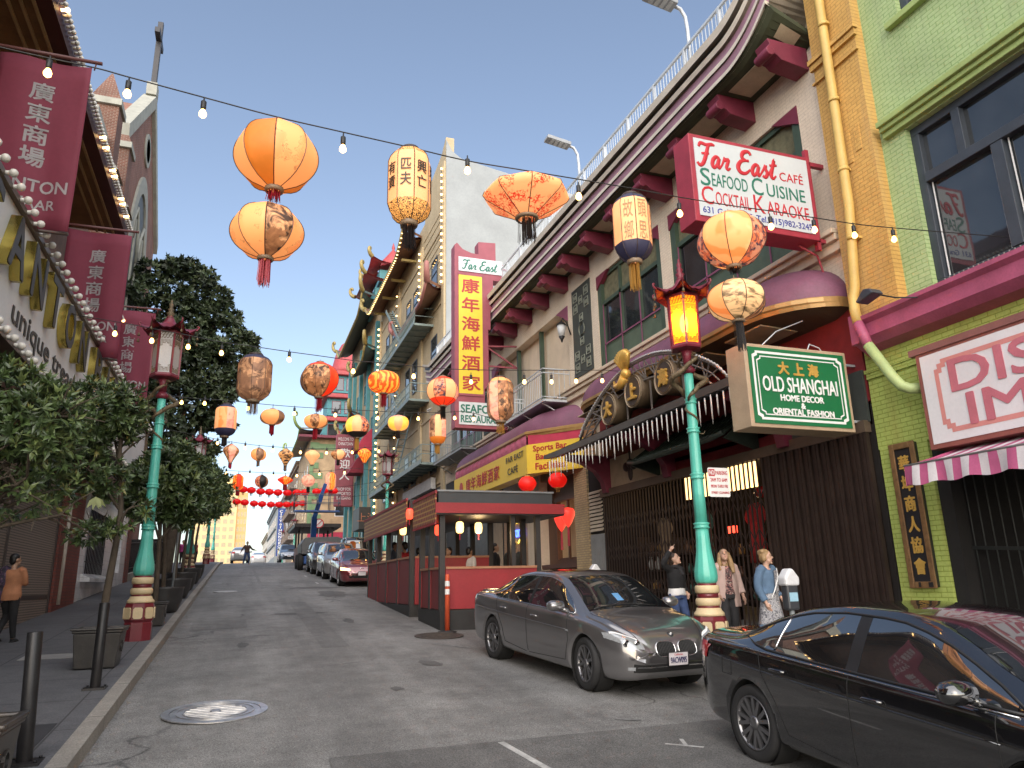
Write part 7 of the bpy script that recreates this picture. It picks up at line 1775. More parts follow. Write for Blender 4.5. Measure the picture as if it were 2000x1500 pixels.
# ================================================================== cars
tyrem = paint('tyre_rubber',(0.018,0.018,0.019),0.8, var=0.2, nscale=10, bmp=0.2); alloy = paint('alloy',(0.42,0.42,0.43),0.28,0.9, var=0.06, bmp=0); alloyd = paint('alloy_dark',(0.22,0.22,0.23),0.3,0.85, var=0.06, bmp=0)
chrome = MATS['chrome']; carglass = glass('car_glass',(0.008,0.009,0.010),0.02, wav=0, ior=2.9); liner = paint('arch_liner',(0.008,0.008,0.008),0.9, bmp=0)
plastic = paint('black_trim',(0.014,0.014,0.015),0.45, bmp=0); lensc = paint('clear_lens',(0.40,0.42,0.44),0.08,0.3, var=.25, nscale=16, bmp=0); lensr = paint('red_lens',(0.50,0.012,0.015),0.1, var=.2, nscale=10, bmp=0); seam = paint('seam_black',(0.004,0.004,0.004),0.8, bmp=0)
def carpaint(name, rgb, metal=0.0, rough=0.35, dust=.18):
 m, nt, b = _base(name); v = coords(nt)
 n = noise(nt, v,400,1); c = mixc(nt, ramp(nt, n,[(.35,0.0),(.65,1.0)]), tuple(k*.9 for k in rgb), tuple(k*1.08 for k in rgb))
 d = ramp(nt, noise(nt, v,2.2,5),[(.4,.0),(.8, dust)]); c = mixc(nt, d, c,(.16,.15,.14))
 nt.links.new(c, b.inputs['Base Color']); b.inputs['Metallic'].default_value = metal; b.inputs['Roughness'].default_value = rough
 b.inputs['Coat Weight'].default_value = 1; b.inputs['Coat Roughness'].default_value = .025; b.inputs['Coat IOR'].default_value = 2.0
 MATS[name] = m; return m
class Car:
 def __init__(s, name, label, pos, rz, T, paintm, cat='car', group=None, steps=64):
  s.T = T; s.root = thing(name, label, cat,(pos[0], pos[1], zr(pos[1])+.045), rz, group)
  dz = (zr(pos[1]-.5)-zr(pos[1]+.5)); dirn = Vector((math.cos(rz), math.sin(rz)))
  s.root.rotation_euler = (0, math.atan(-dirn.y*(zr(pos[1]+.5)-zr(pos[1]-.5))), rz)
  x0, x1 = T['w'][0][0], T['w'][-1][0]; mb = MB(); rows = []
  xs = [x0+(x1-x0)*(.5-.5*math.cos(math.pi*(k/steps)))*.35+(x1-x0)*(k/steps)*.65 for k in range(steps+1)]
  for x in xs:
   w, zb, belt, zt, wr, cr = (sinterp(T[k], x) for k in ('w', 'zb', 'belt', 'top', 'wr', 'crown'))
   ze = zt-cr
   half = [(0, zb),(w*.6, zb),(w-.14, zb),(w-.05, zb+.05),(w-.012, zb+.2),(w, lerp(zb, belt,.6)),(w-.008, belt-.1),(w-.03, belt-.015),(lerp(w-.05, wr+.02,.12), lerp(belt, ze,.1)),(lerp(w-.05, wr,.5)+.012, lerp(belt, ze,.5)),(wr+.012, ze-.02),(wr-.05, ze+cr*.35),(wr*.5, ze+cr*.85),(0, zt)]
   c = catmull([(x, y, z) for y, z in half],3)
   rows.append([p for p in c]+[(p.x,-p.y, p.z) for p in c[-2:0:-1]])
  vs = mb.grid(rows, closed=True)
  for r_ in (vs[0], vs[-1]): f = mb.bm.faces.new(r_); f.smooth = True
  bmesh.ops.recalc_face_normals(mb.bm, faces=mb.bm.faces)
  s.bvh = BVHTree.FromBMesh(mb.bm)
  s.body = mb.build('body', paintm, s.root, world=False)
  s.wheels = T['wheels']; R_ = T['R']
  for i, x in enumerate(s.wheels):
   for sy in (1,-1):
    cu = MB(); w = sinterp(T['w'], x); cu.lathe([(R_*1.13, w-.29),(R_*1.13, w+.2)],40,(x,0, R_*1.02), ax='y')
    if sy < 0:
     for v in cu.bm.verts: v.co.y *= -1
    bmesh.ops.recalc_face_normals(cu.bm, faces=cu.bm.faces)
    me = bpy.data.meshes.new('cut'); cu.bm.to_mesh(me); cu.bm.free(); co = bpy.data.objects.new('cut', me); COL.objects.link(co); s._cut(co)
  lm = MB()
  for x in s.wheels:
   for sy in (1,-1): w = sinterp(T['w'], x); lm.lathe([(R_*1.125, sy*(w-.285)),(R_*1.125, sy*(w-.05))],30,(x,0, R_*1.02), ax='y', cap=False); lm.lathe([(R_*1.125, sy*(w-.284)),(.01, sy*(w-.284))],30,(x,0, R_*1.02), ax='y', cap=False)
  lm.each('arch_liner', liner, s.root, world=False)
 def _cut(s, co):
  vl = bpy.context.view_layer; md = s.body.modifiers.new('cut', 'BOOLEAN'); md.object = co; md.operation = 'DIFFERENCE'; md.solver = 'EXACT'
  par = s.body.parent; s.body.parent = None; vl.update()
  me = bpy.data.meshes.new_from_object(s.body.evaluated_get(bpy.context.evaluated_depsgraph_get()))
  s.body.modifiers.clear(); s.body.data = me; s.body.parent = par; bpy.data.objects.remove(co)
  for p in me.polygons: p.use_smooth = True
 def hit(s, o, d):
  r_ = s.bvh.ray_cast(Vector(o), Vector(d).normalized()); return (r_[0], r_[1]) if r_[0] is not None else (None, None)
 def patch(s, name, m, rows, off=.004, parent=None):
  vs = []; mb = MB()
  for r_ in rows:
   q = []
   for o, d in r_:
    p, n = s.hit(o, d)
    if p is None: q.append(None)
    else: q.append(mb.bm.verts.new(p+(n if n.dot(Vector(d)) < 0 else -n)*off))
   vs.append(q)
  for a, b_ in zip(vs, vs[1:]):
   for i in range(len(a)-1):
    q = (a[i], a[i+1], b_[i+1], b_[i])
    if None not in q: f = mb.bm.faces.new(q); f.smooth = True
  return mb.build(name, m, parent or s.root, world=False)
 def side(s, name, m, x0, x1, zl, zu, sy, nx=14, nz=6, **kw):
  return s.patch(name, m,[[((lerp(x0, x1, i/nx), sy*3, lerp(interp(zl, lerp(x0, x1, i/nx)), interp(zu, lerp(x0, x1, i/nx)), k/nz)),(0,-sy,0)) for k in range(nz+1)] for i in range(nx+1)], **kw)
 def end(s, name, m, y0, y1, zl, zu, dirx, ny=10, nz=5, **kw):
  return s.patch(name, m,[[((dirx*4, lerp(y0, y1, i/ny), lerp(interp(zl, lerp(y0, y1, i/ny)), interp(zu, lerp(y0, y1, i/ny)), k/nz)),(-dirx,0,0)) for k in range(nz+1)] for i in range(ny+1)], **kw)
 def topp(s, name, m, x0, x1, hw, nx=12, ny=12, **kw):
  return s.patch(name, m,[[((lerp(x0, x1, i/nx), lerp(-1,1, k/ny)*interp(hw, lerp(x0, x1, i/nx)),4),(0,0,-1)) for k in range(ny+1)] for i in range(nx+1)], **kw)
 def line(s, name, m, pts, sy, r_=.004, off=.001, parent=None):      # pts in (x, z), drawn on the side
  out = []
  for (a, b_) in zip(pts, pts[1:]):
   for k in range(8):
    x, z = lerp(a[0], b_[0], k/8), lerp(a[1], b_[1], k/8); p, n = s.hit((x, sy*3, z),(0,-sy,0))
    if p is not None: out.append(p+n*off)
  p, n = s.hit((pts[-1][0], sy*3, pts[-1][1]),(0,-sy,0))
  if p is not None: out.append(p+n*off)
  mb = MB(); mb.tube(out, r_,5); return mb.build(name, m, parent or s.root, world=False)
 def frame(s, name, m, x0, x1, zl, zu, sy, r_=.009, n=14):
  pts = [(lerp(x0, x1, i/n), interp(zl, lerp(x0, x1, i/n))) for i in range(n+1)]+[(lerp(x1, x0, i/n), interp(zu, lerp(x1, x0, i/n))) for i in range(n+1)]
  out = []
  for x, z in pts+[pts[0]]:
   p, n_ = s.hit((x, sy*3, z),(0,-sy,0))
   if p is not None: out.append(p+n_*.004)
  mb = MB(); mb.tube(out, r_,6); return mb.build(name, m, s.root, world=False)
 def wheel(s, x, sy, spokes, R_, rim, m=alloy, dbl=.0, steer=0.0):
  w = sinterp(s.T['w'], x); t = bpy.data.objects.new('wheel', None); COL.objects.link(t); t.parent = s.root; t.location = (x, sy*(w-.02), R_); t.rotation_euler = (0,0,(0 if sy > 0 else math.pi)+steer); BASE[t.name] = Vector((0,0,0))
  mb = MB(); mb.lathe([(rim*.98,-.02),(rim*1.04,-.008),(R_*.93,.0),(R_*.985,-.02),(R_,-.05),(R_,-.17),(R_*.97,-.2),(rim,-.2)],40, ax='y', cap=False)
  o = mb.build('tyre', tyrem, t, world=False)
  mb = MB(); mb.lathe([(rim*1.0,-.02),(rim*.985,-.006),(rim*.93,-.012),(rim*.90,-.04),(rim*.88,-.18)],40, ax='y', cap=False)
  for k in range(spokes):
   for d in ((-dbl, dbl) if dbl else (0,)):
    a = 2*math.pi*k/spokes+d; a2 = 2*math.pi*k/spokes+d*1.5; c0 = Vector((math.cos(a2*0+2*math.pi*k/spokes+d*.6),0, math.sin(2*math.pi*k/spokes+d*.6))); c1 = Vector((math.cos(a2),0, math.sin(a2)))
    tang0, tang1 = Vector((-c0.z,0, c0.x)), Vector((-c1.z,0, c1.x)); p0, p1 = c0*rim*.2+Vector((0,-.028,0)), c1*rim*.93+Vector((0,-.014,0)); w0, w1 = rim*.075, rim*(.075 if dbl else .10)
    mb.hexa([p0-tang0*w0+Vector((0,-.03,0)), p0+tang0*w0+Vector((0,-.03,0)), p1+tang1*w1+Vector((0,-.03,0)), p1-tang1*w1+Vector((0,-.03,0)), p0-tang0*w0, p0+tang0*w0, p1+tang1*w1, p1-tang1*w1])
  mb.lathe([(rim*.26,-.05),(rim*.25,-.018),(rim*.1,-.012),(.002,-.012)],20, ax='y', cap=False)
  mb.build('rim', m, t, world=False)
  mb = MB(); mb.lathe([(rim*.93,-.15),(.01,-.15)],30, ax='y', cap=False); mb.lathe([(rim*.7,-.1),(rim*.7,-.12),(.01,-.12)],30, ax='y', cap=False); mb.build('brake', liner, t, world=False)
  return t
 def mirror(s, x, z, sy, m, size=1.0):
  p, n = s.hit((x, sy*3, z),(0,-sy,0)); w = abs(p.y)
  mb = MB(); mb.tube([(x, sy*(w-.02), z),(x-.01, sy*(w+.08), z+.03)],.03,6); prof = [(.0,0),(.075,.02),(.09,.1),(.085,.19),(.06,.235),(.0,.25)]
  rows = []
  for r_, q in prof: rows.append([(x-.03+r_*1.05*math.cos(2*math.pi*k/14)*size, sy*(w+.05+q*size), z+.075+.85*r_*math.sin(2*math.pi*k/14)*size) for k in range(14)])
  mb.grid(rows, closed=True); return mb.build('wing_mirror', m, s.root, world=False)
 def handle(s, x, z, sy, m):
  p, n = s.hit((x, sy*3, z),(0,-sy,0));
  mb = MB(); mb.tube([p+Vector((-.1, sy*.01,0)), p+Vector((-.06, sy*.03,.004)), p+Vector((.06, sy*.03,.004)), p+Vector((.1, sy*.01,0))],.014,6); mb.build('door_handle', m, s.root, world=False)
def sedan_tables(L0, L1, W, H, wb, R_, kink=0):
 """x from the middle of the wheelbase; L0 rear end (negative), L1 front end"""
 a = wb/2
 return dict(R=R_, wheels=(a,-a),
  w=[(L0, W*.62),(L0+.04, W*.74),(L0+.14, W*.86),(L0+.4, W*.95),(-a, W*.985),(-.3, W),(.5, W),(a, W*.985),(L1-.42, W*.93),(L1-.2, W*.84),(L1-.06, W*.68),(L1, W*.5)],
  zb=[(L0,.42),(L0+.1,.30),(L0+.35,.22),(-a,.2),(a,.19),(L1-.3,.19),(L1-.1,.22),(L1,.34)],
  belt=[(L0,.80),(L0+.05,.93),(L0+.2,.985),(-a,.975),(-.4,.945),(.4,.92),(a*.75,.895),(a+.1,.86),(L1-.35,.775),(L1-.14,.69),(L1-.04,.58),(L1,.50)],
  top=[(L0,.84),(L0+.05,1.0),(L0+.18,1.07),(L0+.5,1.10),(L0+.78,1.12),(-a+.12,1.25),(-a+.55,1.41),(-.35, H-.002),(.05, H),(.36, H-.03),(.58, H-.09),(.95,1.20),(1.3,1.02),(1.42,.985),(a+.25,.94),(L1-.35,.85),(L1-.15,.755),(L1-.04,.64),(L1,.54)],
  wr=[(L0, W*.5),(L0+.2, W*.74),(L0+.6, W*.77),(-a+.1, W*.70),(-a+.6, W*.645),(0, W*.655),(.45, W*.66),(.9, W*.71),(1.35, W*.80),(a+.3, W*.78),(L1-.3, W*.68),(L1-.08, W*.5),(L1, W*.34)],
  crown=[(L0,.02),(L0+.3,.045),(-a,.05),(0,.05),(.5,.05),(1.1,.05),(1.5,.055),(L1-.2,.05),(L1,.02)])
def plate(c, z, x, txt, wide=.305, faux=False):
 mb = MB(); mb.box((x,-wide/2, z-.078),(x+.012, wide/2, z+.078)); p = mb.build('number_plate', paint('plate_white',(.66,.62,.64),.4, bmp=0), c.root, world=False, bevel=.01)
 if txt:
  me = textmesh(txt, width=.25, height=.07, ext=.001, bold=.004); me.transform(Matrix(((0,0,1, x+.0135),(1,0,0,0),(0,1,0, z-.012),(0,0,0,1)))); me.materials.clear(); me.materials.append(paint('plate_ink',(.03,.03,.10),.5)); addmesh('lettering', me, p, world=False)
  me = textmesh('California', width=.13, height=.026, ext=.001, shear=.3); me.transform(Matrix(((0,0,1, x+.0135),(1,0,0,0),(0,1,0, z+.055),(0,0,0,1)))); me.materials.clear(); me.materials.append(sred); addmesh('lettering', me, p, world=False)
 mb = MB()
 for a, b_ in (((-.16,-.086),(.16,-.08)),((-.16,.08),(.16,.086)),((-.163,-.08),(-.155,.08)),((.155,-.08),(.163,.08))): mb.box((x-.002, a[0], z+a[1]),(x+.016, b_[0], z+b_[1]))
 mb.build('plate_frame', plastic, p, world=False)
# ------------------------------------------------------------------ grey sedan
gp = carpaint('grey_metallic',(0.17,0.165,0.17),.65,.3)
rzg = math.atan2(-.994,.112)
TB = sedan_tables(-2.55,2.29,.915,1.468,2.888,.332)
g = Car('parked_sedan', 'dark grey metallic sedan parked with its wide twin grille facing the camera',(5.11,11.0), rzg, TB, gp, group='cars parked along the right kerb')
zlo = [(-1.62,1.05),(-1.35,.985),(-.3,.965),(1.15,.93)]; zup = [(-1.62,1.07),(-1.3,1.22),(-.95,1.335),(-.45,1.375),(.2,1.37),(.5,1.31),(.85,1.14),(1.15,.945)]
for sy in (1,-1):
 g.side('front_window', carglass,-.12,1.12, zlo, zup, sy); g.side('rear_window', carglass,-1.12,-.2, zlo, zup, sy); g.side('quarter_window', carglass,-1.58,-1.16, zlo, zup, sy, nx=8)
 g.side('pillar_trim', plastic,-.2,-.12, zlo, zup, sy, nx=3, off=.005); g.frame('window_trim', chrome,-1.6,1.13, zlo, zup, sy,.008)
 for ln in ([(-.17,.96),(-.15,.6),(-.13,.3)],[(1.02,.93),(1.08,.6),(.98,.32),(-.1,.28)],[(-1.3,.98),(-1.2,.78),(-1.02,.56),(-.92,.34),(-.2,.28)]): g.line('door_seam', seam, ln, sy)
 g.line('body_crease', gp,[(-2.2,.80),(-.8,.76),(1.0,.72)], sy,.006); g.handle(.1,.82, sy, gp); g.handle(-.95,.85, sy, gp); g.mirror(.93,.95, sy, gp)
 g.side('side_marker', lensc,1.02,1.1,[(1.0,.70),(1.2,.70)],[(1.0,.725),(1.2,.725)], sy, nx=3, nz=2, off=.006)
 for x, st in ((TB['wheels'][0],-.12 if sy < 0 else -.12),(TB['wheels'][1],0)): g.wheel(x, sy,5,.332,.235, alloyd,.17, st)
g.topp('windscreen', carglass,.50,1.33,[(.5,.55),(.9,.62),(1.33,.70)]); g.topp('back_window', carglass,-1.72,-.92,[(-1.72,.60),(-.92,.56)]); g.topp('sunroof', carglass,-.35,.2,[(-.35,.4),(.2,.42)], off=.003)
for k in (-1,1):
 g.patch('hood_seam', seam,[[((lerp(1.36,2.17, i/14), k*(lerp(.71,.50,(i/14)**1.6)+d),4),(0,0,-1)) for d in (0,.008)] for i in range(15)], off=.0025)
 h = g.end('headlight', lensc, k*.48, k*.84,[(-.9,.69),(-.84,.70),(-.62,.60),(-.46,.575),(.46,.575),(.62,.60),(.84,.70),(.9,.69)],[(-.9,.76),(-.75,.77),(-.46,.655),(.46,.655),(.75,.77),(.9,.76)],1,12,5, off=.006)
 for q, rr in ((.56,.042),(.69,.05)):
  p, n = g.hit((4, k*q,.648+.05*(q-.5)),(-1,0,0)); mb = MB(); mb.lathe([(rr,.0),(rr*.9,.008),(rr*.45,.012),(.002,.012)],16, ax='x', cap=False); o = mb.build('lamp_lens', chrome, h, world=False); o.location = p+n*.006
 g.end('headlight_brow', white, k*.52, k*.80,[(-.9,.755),(-.75,.757),(-.5,.672),(.5,.672),(.75,.757),(.9,.755)],[(-.9,.775),(-.75,.775),(-.5,.688),(.5,.688),(.75,.775),(.9,.775)],1,10,2, off=.009)
 # kidney
 def kid(n, sc): return [(k*(.172+sc*.145*math.copysign(abs(math.cos(a))**.6, math.cos(a))),.575+sc*.086*math.copysign(abs(math.sin(a))**.7, math.sin(a))) for a in [2*math.pi*i/n for i in range(n)]]
 mb = MB(); pts = []
 for y, z in kid(28,1): p, n = g.hit((4, y, z),(-1,0,0)); pts.append(p+n*.01)
 mb.tube(pts,.010,6, closed=True); kf = mb.build('grille', chrome, g.root, world=False)
 mb = MB(); q = []
 for y, z in kid(28,.97): p, n = g.hit((4, y, z),(-1,0,0)); q.append(mb.bm.verts.new(p+n*.008))
 for sc in (.66,.33):
  q2 = []
  for y, z in kid(28, sc): p, n = g.hit((4, y, z),(-1,0,0)); q2.append(mb.bm.verts.new(p+n*.008))
  for i in range(28): mb.bm.faces.new((q[i], q[(i+1) % 28], q2[(i+1) % 28], q2[i]))
  q = q2
 mb.bm.faces.new(q)
 mb.build('grille_back', seam, kf, world=False)
 mb = MB()
 for i in range(11):
  y = k*(.055+.0234*i); hh = .08*min(1, math.sqrt(max(0,1-(abs(abs(y)-.172)/.145)**2.4))); ps = []
  for j in range(5): p, n = g.hit((4, y,.575+lerp(-hh, hh, j/4)),(-1,0,0)); ps.append(p+n*.016)
  mb.tube(ps,.0035,4)
 mb.build('grille_bars', plastic, kf, world=False)
 g.end('fog_lamp', lensc, k*.60, k*.68,[(-1,.335),(1,.335)],[(-1,.375),(1,.375)],1,4,3, off=.006)
 g.end('tail_light', lensr, k*.55, k*.86,[(-1,.80),(1,.80)],[(-1,.93),(1,.93)],-1,8,3)
g.end('lower_intake', seam,-.62,.62,[(-.7,.31),(.7,.31)],[(-.7,.42),(-.5,.40),(.5,.40),(.7,.42)],1,20,4, off=.004); g.end('intake_strip', chrome,-.58,.58,[(-.7,.365),(.7,.365)],[(-.7,.376),(.7,.376)],1,20,1, off=.008)
p, n = g.hit((4,0,.46),(-1,0,0)); plate(g,.455, p.x+.012, '9ACW095')
p, n = g.hit((2.16,0,4),(0,0,-1)); mb = MB(); mb.lathe([(.042,.0),(.042,.006),(.034,.009),(.002,.009)],20); b_ = mb.build('badge', paint('badge_dark',(.02,.025,.03),.3, bmp=0), g.root, world=False); b_.location = p; b_.rotation_euler = n.to_track_quat('Z', 'Y').to_euler()
mb = MB(); mb.face([(.0,0,.0105),(.026,0,.0105),(.018,.018,.0105),(0,.026,.0105)]); mb.face([(.0,0,.0105),(-.026,0,.0105),(-.018,-.018,.0105),(0,-.026,.0105)]); mb.each('badge_quarter', white, b_, world=False)
g.patch('parking_placard', paint('placard_blue',(.12,.30,.55),.5),[[((1.0+.16*i,-.13+.11*j,4),(0,0,-1)) for j in range(2)] for i in range(2)], off=.007)
mb = MB(); pts = []
for i in range(9): p, n = g.hit((1.30-.04*math.sin(i/8*3.14),-.62+.13*i,4),(0,0,-1)); pts.append(p+n*.012)
mb.tube(pts,.007,5); mb.build('wiper', plastic, g.root, world=False)
# ------------------------------------------------------------------ black sedan
bp_ = carpaint('black_gloss',(0.004,0.004,0.005),.0,.2,.025)
TC = sedan_tables(-2.36,2.30,.888,1.455,2.70,.325)
TC['top'] = [(-2.36,.86),(-2.31,1.0),(-2.2,1.06),(-1.95,1.075),(-1.72,1.09),(-1.2,1.27),(-.75,1.40),(-.25,1.452),(.15,1.455),(.45,1.42),(.75,1.31),(1.2,1.10),(1.5,.99),(1.65,.96),(1.95,.87),(2.15,.76),(2.26,.64),(2.3,.52)]
c = Car('parked_sedan', 'glossy black sedan in the lower right corner with mirrored side windows',(5.34,4.77),-math.pi/2, TC, bp_, group='cars parked along the right kerb')
zlo = [(-1.52,1.06),(-1.2,.985),(-.2,.955),(1.25,.92)]; zup = [(-1.52,1.075),(-1.15,1.22),(-.8,1.32),(-.3,1.365),(.2,1.36),(.55,1.28),(.95,1.10),(1.25,.935)]
for sy in (1,-1):
 c.side('front_window', carglass,-.06,1.18, zlo, zup, sy,20); c.side('rear_window', carglass,-1.0,-.18, zlo, zup, sy); c.side('quarter_window', carglass,-1.48,-1.03, zlo, zup, sy,8)
 c.side('pillar_trim', plastic,-.18,-.06, zlo, zup, sy, nx=3, off=.005); c.frame('window_trim', plastic,-1.5,1.23, zlo, zup, sy,.011); c.line('belt_trim', chrome,[(-1.4,.965),(-.2,.935),(1.2,.9)], sy,.006,.006)
 c.line('window_divider', chrome,[(-1.02,1.0),(-1.0,1.26)], sy,.008,.006)
 for ln in ([(-.13,.95),(-.11,.6),(-.1,.3)],[(1.06,.92),(1.1,.6),(1.02,.32),(-.1,.28)],[(-1.2,.97),(-1.15,.78),(-.98,.58),(-.85,.34),(-.2,.28)]): c.line('door_seam', seam, ln, sy)
 c.line('body_crease', bp_,[(-2.1,.86),(-1.2,.80),(.2,.76),(1.1,.73)], sy,.007,-.002); c.handle(.12,.80, sy, bp_); c.handle(-.92,.84, sy, bp_); c.mirror(.95,.93, sy, bp_,1.0)
 c.line('fuel_door', seam,[(-1.75,.85),(-1.6,.85),(-1.6,.70),(-1.75,.70),(-1.75,.85)], sy,.003)
 for x in TC['wheels']: c.wheel(x, sy,7,.325,.232, alloyd,.14)
 c.end('tail_light', lensr, sy*.46, sy*.83,[(-1,.78),(-.46,.83),(.46,.83),(1,.78)],[(-1,.93),(-.46,.92),(.46,.92),(1,.93)],-1,10,4, off=.008)
 c.side('tail_light_wrap', lensr,-2.3,-2.02,[(-2.3,.79),(-2.02,.90)],[(-2.3,.95),(-2.02,.95)], sy,6,3, off=.008)
 c.end('headlight', lensc, sy*.42, sy*.80,[(-1,.66),(1,.66)],[(-1,.76),(1,.76)],1,8,3, off=.008)
c.topp('windscreen', carglass,.62,1.48,[(.62,.56),(1.0,.64),(1.48,.70)]); c.topp('back_window', carglass,-1.66,-.86,[(-1.66,.58),(-.86,.54)])
for k in (-1,1): c.patch('hood_seam', seam,[[((lerp(1.5,2.15, i/12), k*(lerp(.70,.54, i/12)+d),4),(0,0,-1)) for d in (0,.008)] for i in range(13)], off=.0025)
c.patch('roof_seam', seam,[[((lerp(-.85,.6, i/12),.53+d,4),(0,0,-1)) for d in (0,.01)] for i in range(13)], off=.002); c.patch('boot_seam', seam,[[((-2.14, lerp(-.55,.55, i/12),4),(0,0,-1)),((-2.132, lerp(-.55,.55, i/12),4),(0,0,-1))] for i in range(13)], off=.002)
# ------------------------------------------------------------------ cars further up
hb = [(-1.95,.98),(-1.2,.97),(0,.95),(1.15,.92)]; hu = [(-1.95,1.05),(-1.5,1.25),(-.7,1.36),(0,1.38),(.5,1.30),(.9,1.12),(1.15,.94)]
def simple_car(label, pos, m, H=1.48, W=.87, L0=-2.2, L1=2.25, wb=2.7, suv=False, lit=False, txt='', back=False, group='cars parked along the right kerb'):
 T = sedan_tables(L0, L1, W, H, wb,.33 if not suv else .37); a = wb/2
 up = .12 if suv else 0
 T['top'] = [(L0,.9+up),(L0+.05,1.1+up),(L0+.2,1.2+up*1.5),(-a+.1, H-.08 if suv else 1.36),(-.4, H),(.1, H-.005),(.42, H-.06),(.8, lerp(H,1.0+up,.5)),(1.2,1.06+up),(1.42,1.0+up),(a+.3,.93+up),(L1-.3,.86+up),(L1-.12,.76+up),(L1-.03,.62),(L1,.52)]
 if suv: T['belt'] = [(x, z+.1) for x, z in T['belt']]; T['zb'] = [(x, z+.06) for x, z in T['zb']]; T['wr'] = [(x, w*1.06) for x, w in T['wr']]
 k = Car('parked_car' if not back else 'distant_car', label, pos,-math.pi/2 if not back else math.pi/2, T, m, group=group, steps=40)
 zl = [(x, z+up*.8) for x, z in hb]; zu = [(x, z+up+(H-1.48-up)) for x, z in hu]
 for sy in (1,-1):
  k.side('side_window', carglass,-1.75,1.12, zl, zu, sy,16,4)
  for x in T['wheels']: k.wheel(x, sy,5, T['R'], T['R']*.7)
  k.mirror(.95,.98+up, sy, m); k.line('door_seam', seam,[(-.1,.95+up),(-.1,.3+up)], sy,.006)
  k.end('headlight', lensc if not (lit and sy < 0) else glow('lit_headlight',(1.0,.60,.22),1.6), sy*.46, sy*.80,[(-1,.64+up),(1,.64+up)],[(-1,.80+up),(-.46,.70+up),(.46,.70+up),(1,.80+up)],1,6,3, off=.008)
  k.end('tail_light', lensr, sy*.5, sy*.82,[(-1,.85+up),(1,.85+up)],[(-1,1.0+up),(1,1.0+up)],-1,6,3, off=.008)
 k.topp('windscreen', carglass,.46,1.34,[(.46,.54),(1.34,.68)]); k.topp('back_window', carglass, L0+.3,-a+.3,[(-2,.55),(-1,.52)])
 k.end('grille', seam,-.5,.5,[(-1,.34),(1,.34)],[(-1,.46+up),(1,.46+up)],1,10,3, off=.005)
 p, n = k.hit((4,0,.55),(-1,0,0)); plate(k,.52+up*.5, p.x+.02, txt)
 p, n = k.hit((4,0,.70+up*.6),(-1,0,0)); mb = MB(); mb.lathe([(.06,0),(.06,.012),(.045,.012),(.045,0)],16, ax='x', cap=False); o = mb.build('badge', chrome, k.root, world=False); o.location = p; o.scale = (1,1.3,.9)
 return k
rp_ = carpaint('red_metallic',(0.20,0.012,0.018),.4,.3); dp_ = carpaint('charcoal_metallic',(0.05,0.055,0.06),.5,.3); sp_ = carpaint('silver_metallic',(0.36,0.36,0.36),.6,.3); wp_ = carpaint('white_gloss',(.6,.6,.6),0,.3)
simple_car('dark red hatchback with one headlight glowing, parked beyond the red shed',(4.75,33.2), rp_, lit=True)
simple_car('silver crossover parked behind the red hatchback',(4.7,38.6), sp_,1.68,.9, suv=True)
simple_car('dark crossover parked in front of the boom lift',(4.6,43.6), dp_,1.7,.9, suv=True)
simple_car('black boxy vehicle with a tall dark rear standing by the right kerb lamp',(6.0,41.5), bp_,1.95,.82, suv=True)
simple_car('silver car just over the crest in the left lane',(0.2,76), sp_, back=True, group='cars beyond the crest'); simple_car('dark blue crossover beyond the crest near the shed on the right',(4.4,74), carpaint('blue_metallic',(.08,.11,.17),.5,.3),1.65,.9, suv=True, group='cars beyond the crest'); simple_car('white car far beyond the crest in the middle',(2.2,92), wp_, back=True, group='cars beyond the crest')
# ================================================================== people
def skinm(name, rgb):
 m = paint(name, rgb,.5, var=.08, nscale=6, bmp=.05); m.node_tree.nodes['Principled BSDF'].inputs['Subsurface Weight'].default_value = .05; return m
skin1, skin2 = skinm('skin_fair',(.55,.34,.25)), skinm('skin_tan',(.40,.24,.16))
def floral(name, bg_, a, b_, scale=22):
 if name in MATS: return MATS[name]
 m, nt, b = _base(name); v = coords(nt); n1 = noise(nt, v, scale,3,.6,1.2); n2 = noise(nt, v, scale*1.4,2)
 c = mixc(nt, ramp(nt, n1,[(.5,0.0),(.55,1.0)]), tuple(bg_), tuple(a)); c = mixc(nt, ramp(nt, n2,[(.6,0.0),(.64,1.0)]), c, tuple(b_))
 nt.links.new(c, b.inputs['Base Color']); b.inputs['Roughness'].default_value = .8; MATS[name] = m; return m
def cloth(name, rgb, var=.2): return paint(name, rgb,.85, var=var, nscale=7, bmp=.25)
def remeshed(mb, name, m, parent, vox, sm=6):
 bmesh.ops.recalc_face_normals(mb.bm, faces=mb.bm.faces); me = bpy.data.meshes.new(name); mb.bm.to_mesh(me); mb.bm.free()
 o = bpy.data.objects.new('tmp', me); COL.objects.link(o); r_ = o.modifiers.new('r', 'REMESH'); r_.mode = 'VOXEL'; r_.voxel_size = vox; r_.use_smooth_shade = True
 s_ = o.modifiers.new('s', 'SMOOTH'); s_.factor = .5; s_.iterations = sm; bpy.context.view_layer.update()
 m2 = bpy.data.meshes.new_from_object(o.evaluated_get(bpy.context.evaluated_depsgraph_get())); m2.name = name; bpy.data.objects.remove(o)
 m2.materials.clear(); m2.materials.append(m)
 for p in m2.polygons: p.use_smooth = True
 return addmesh(name, m2, parent, world=False)
POSE = dict(pelvis=(0,0,.92), waist=(0,.0,1.08), chest=(0,.005,1.25), neck=(0,.01,1.43), head=(0,-.015,1.585),
   sl=(.175,.01,1.375), el=(.215,.03,1.11), wl=(.225,-.03,.87), sr=(-.175,.01,1.375), er=(-.215,.03,1.11), wr=(-.225,-.03,.87),
   hl=(.09,0,.90), kl=(.095,-.02,.50), al=(.10,.02,.085), hr=(-.09,0,.90), kr=(-.095,-.02,.50), ar=(-.10,.02,.085))
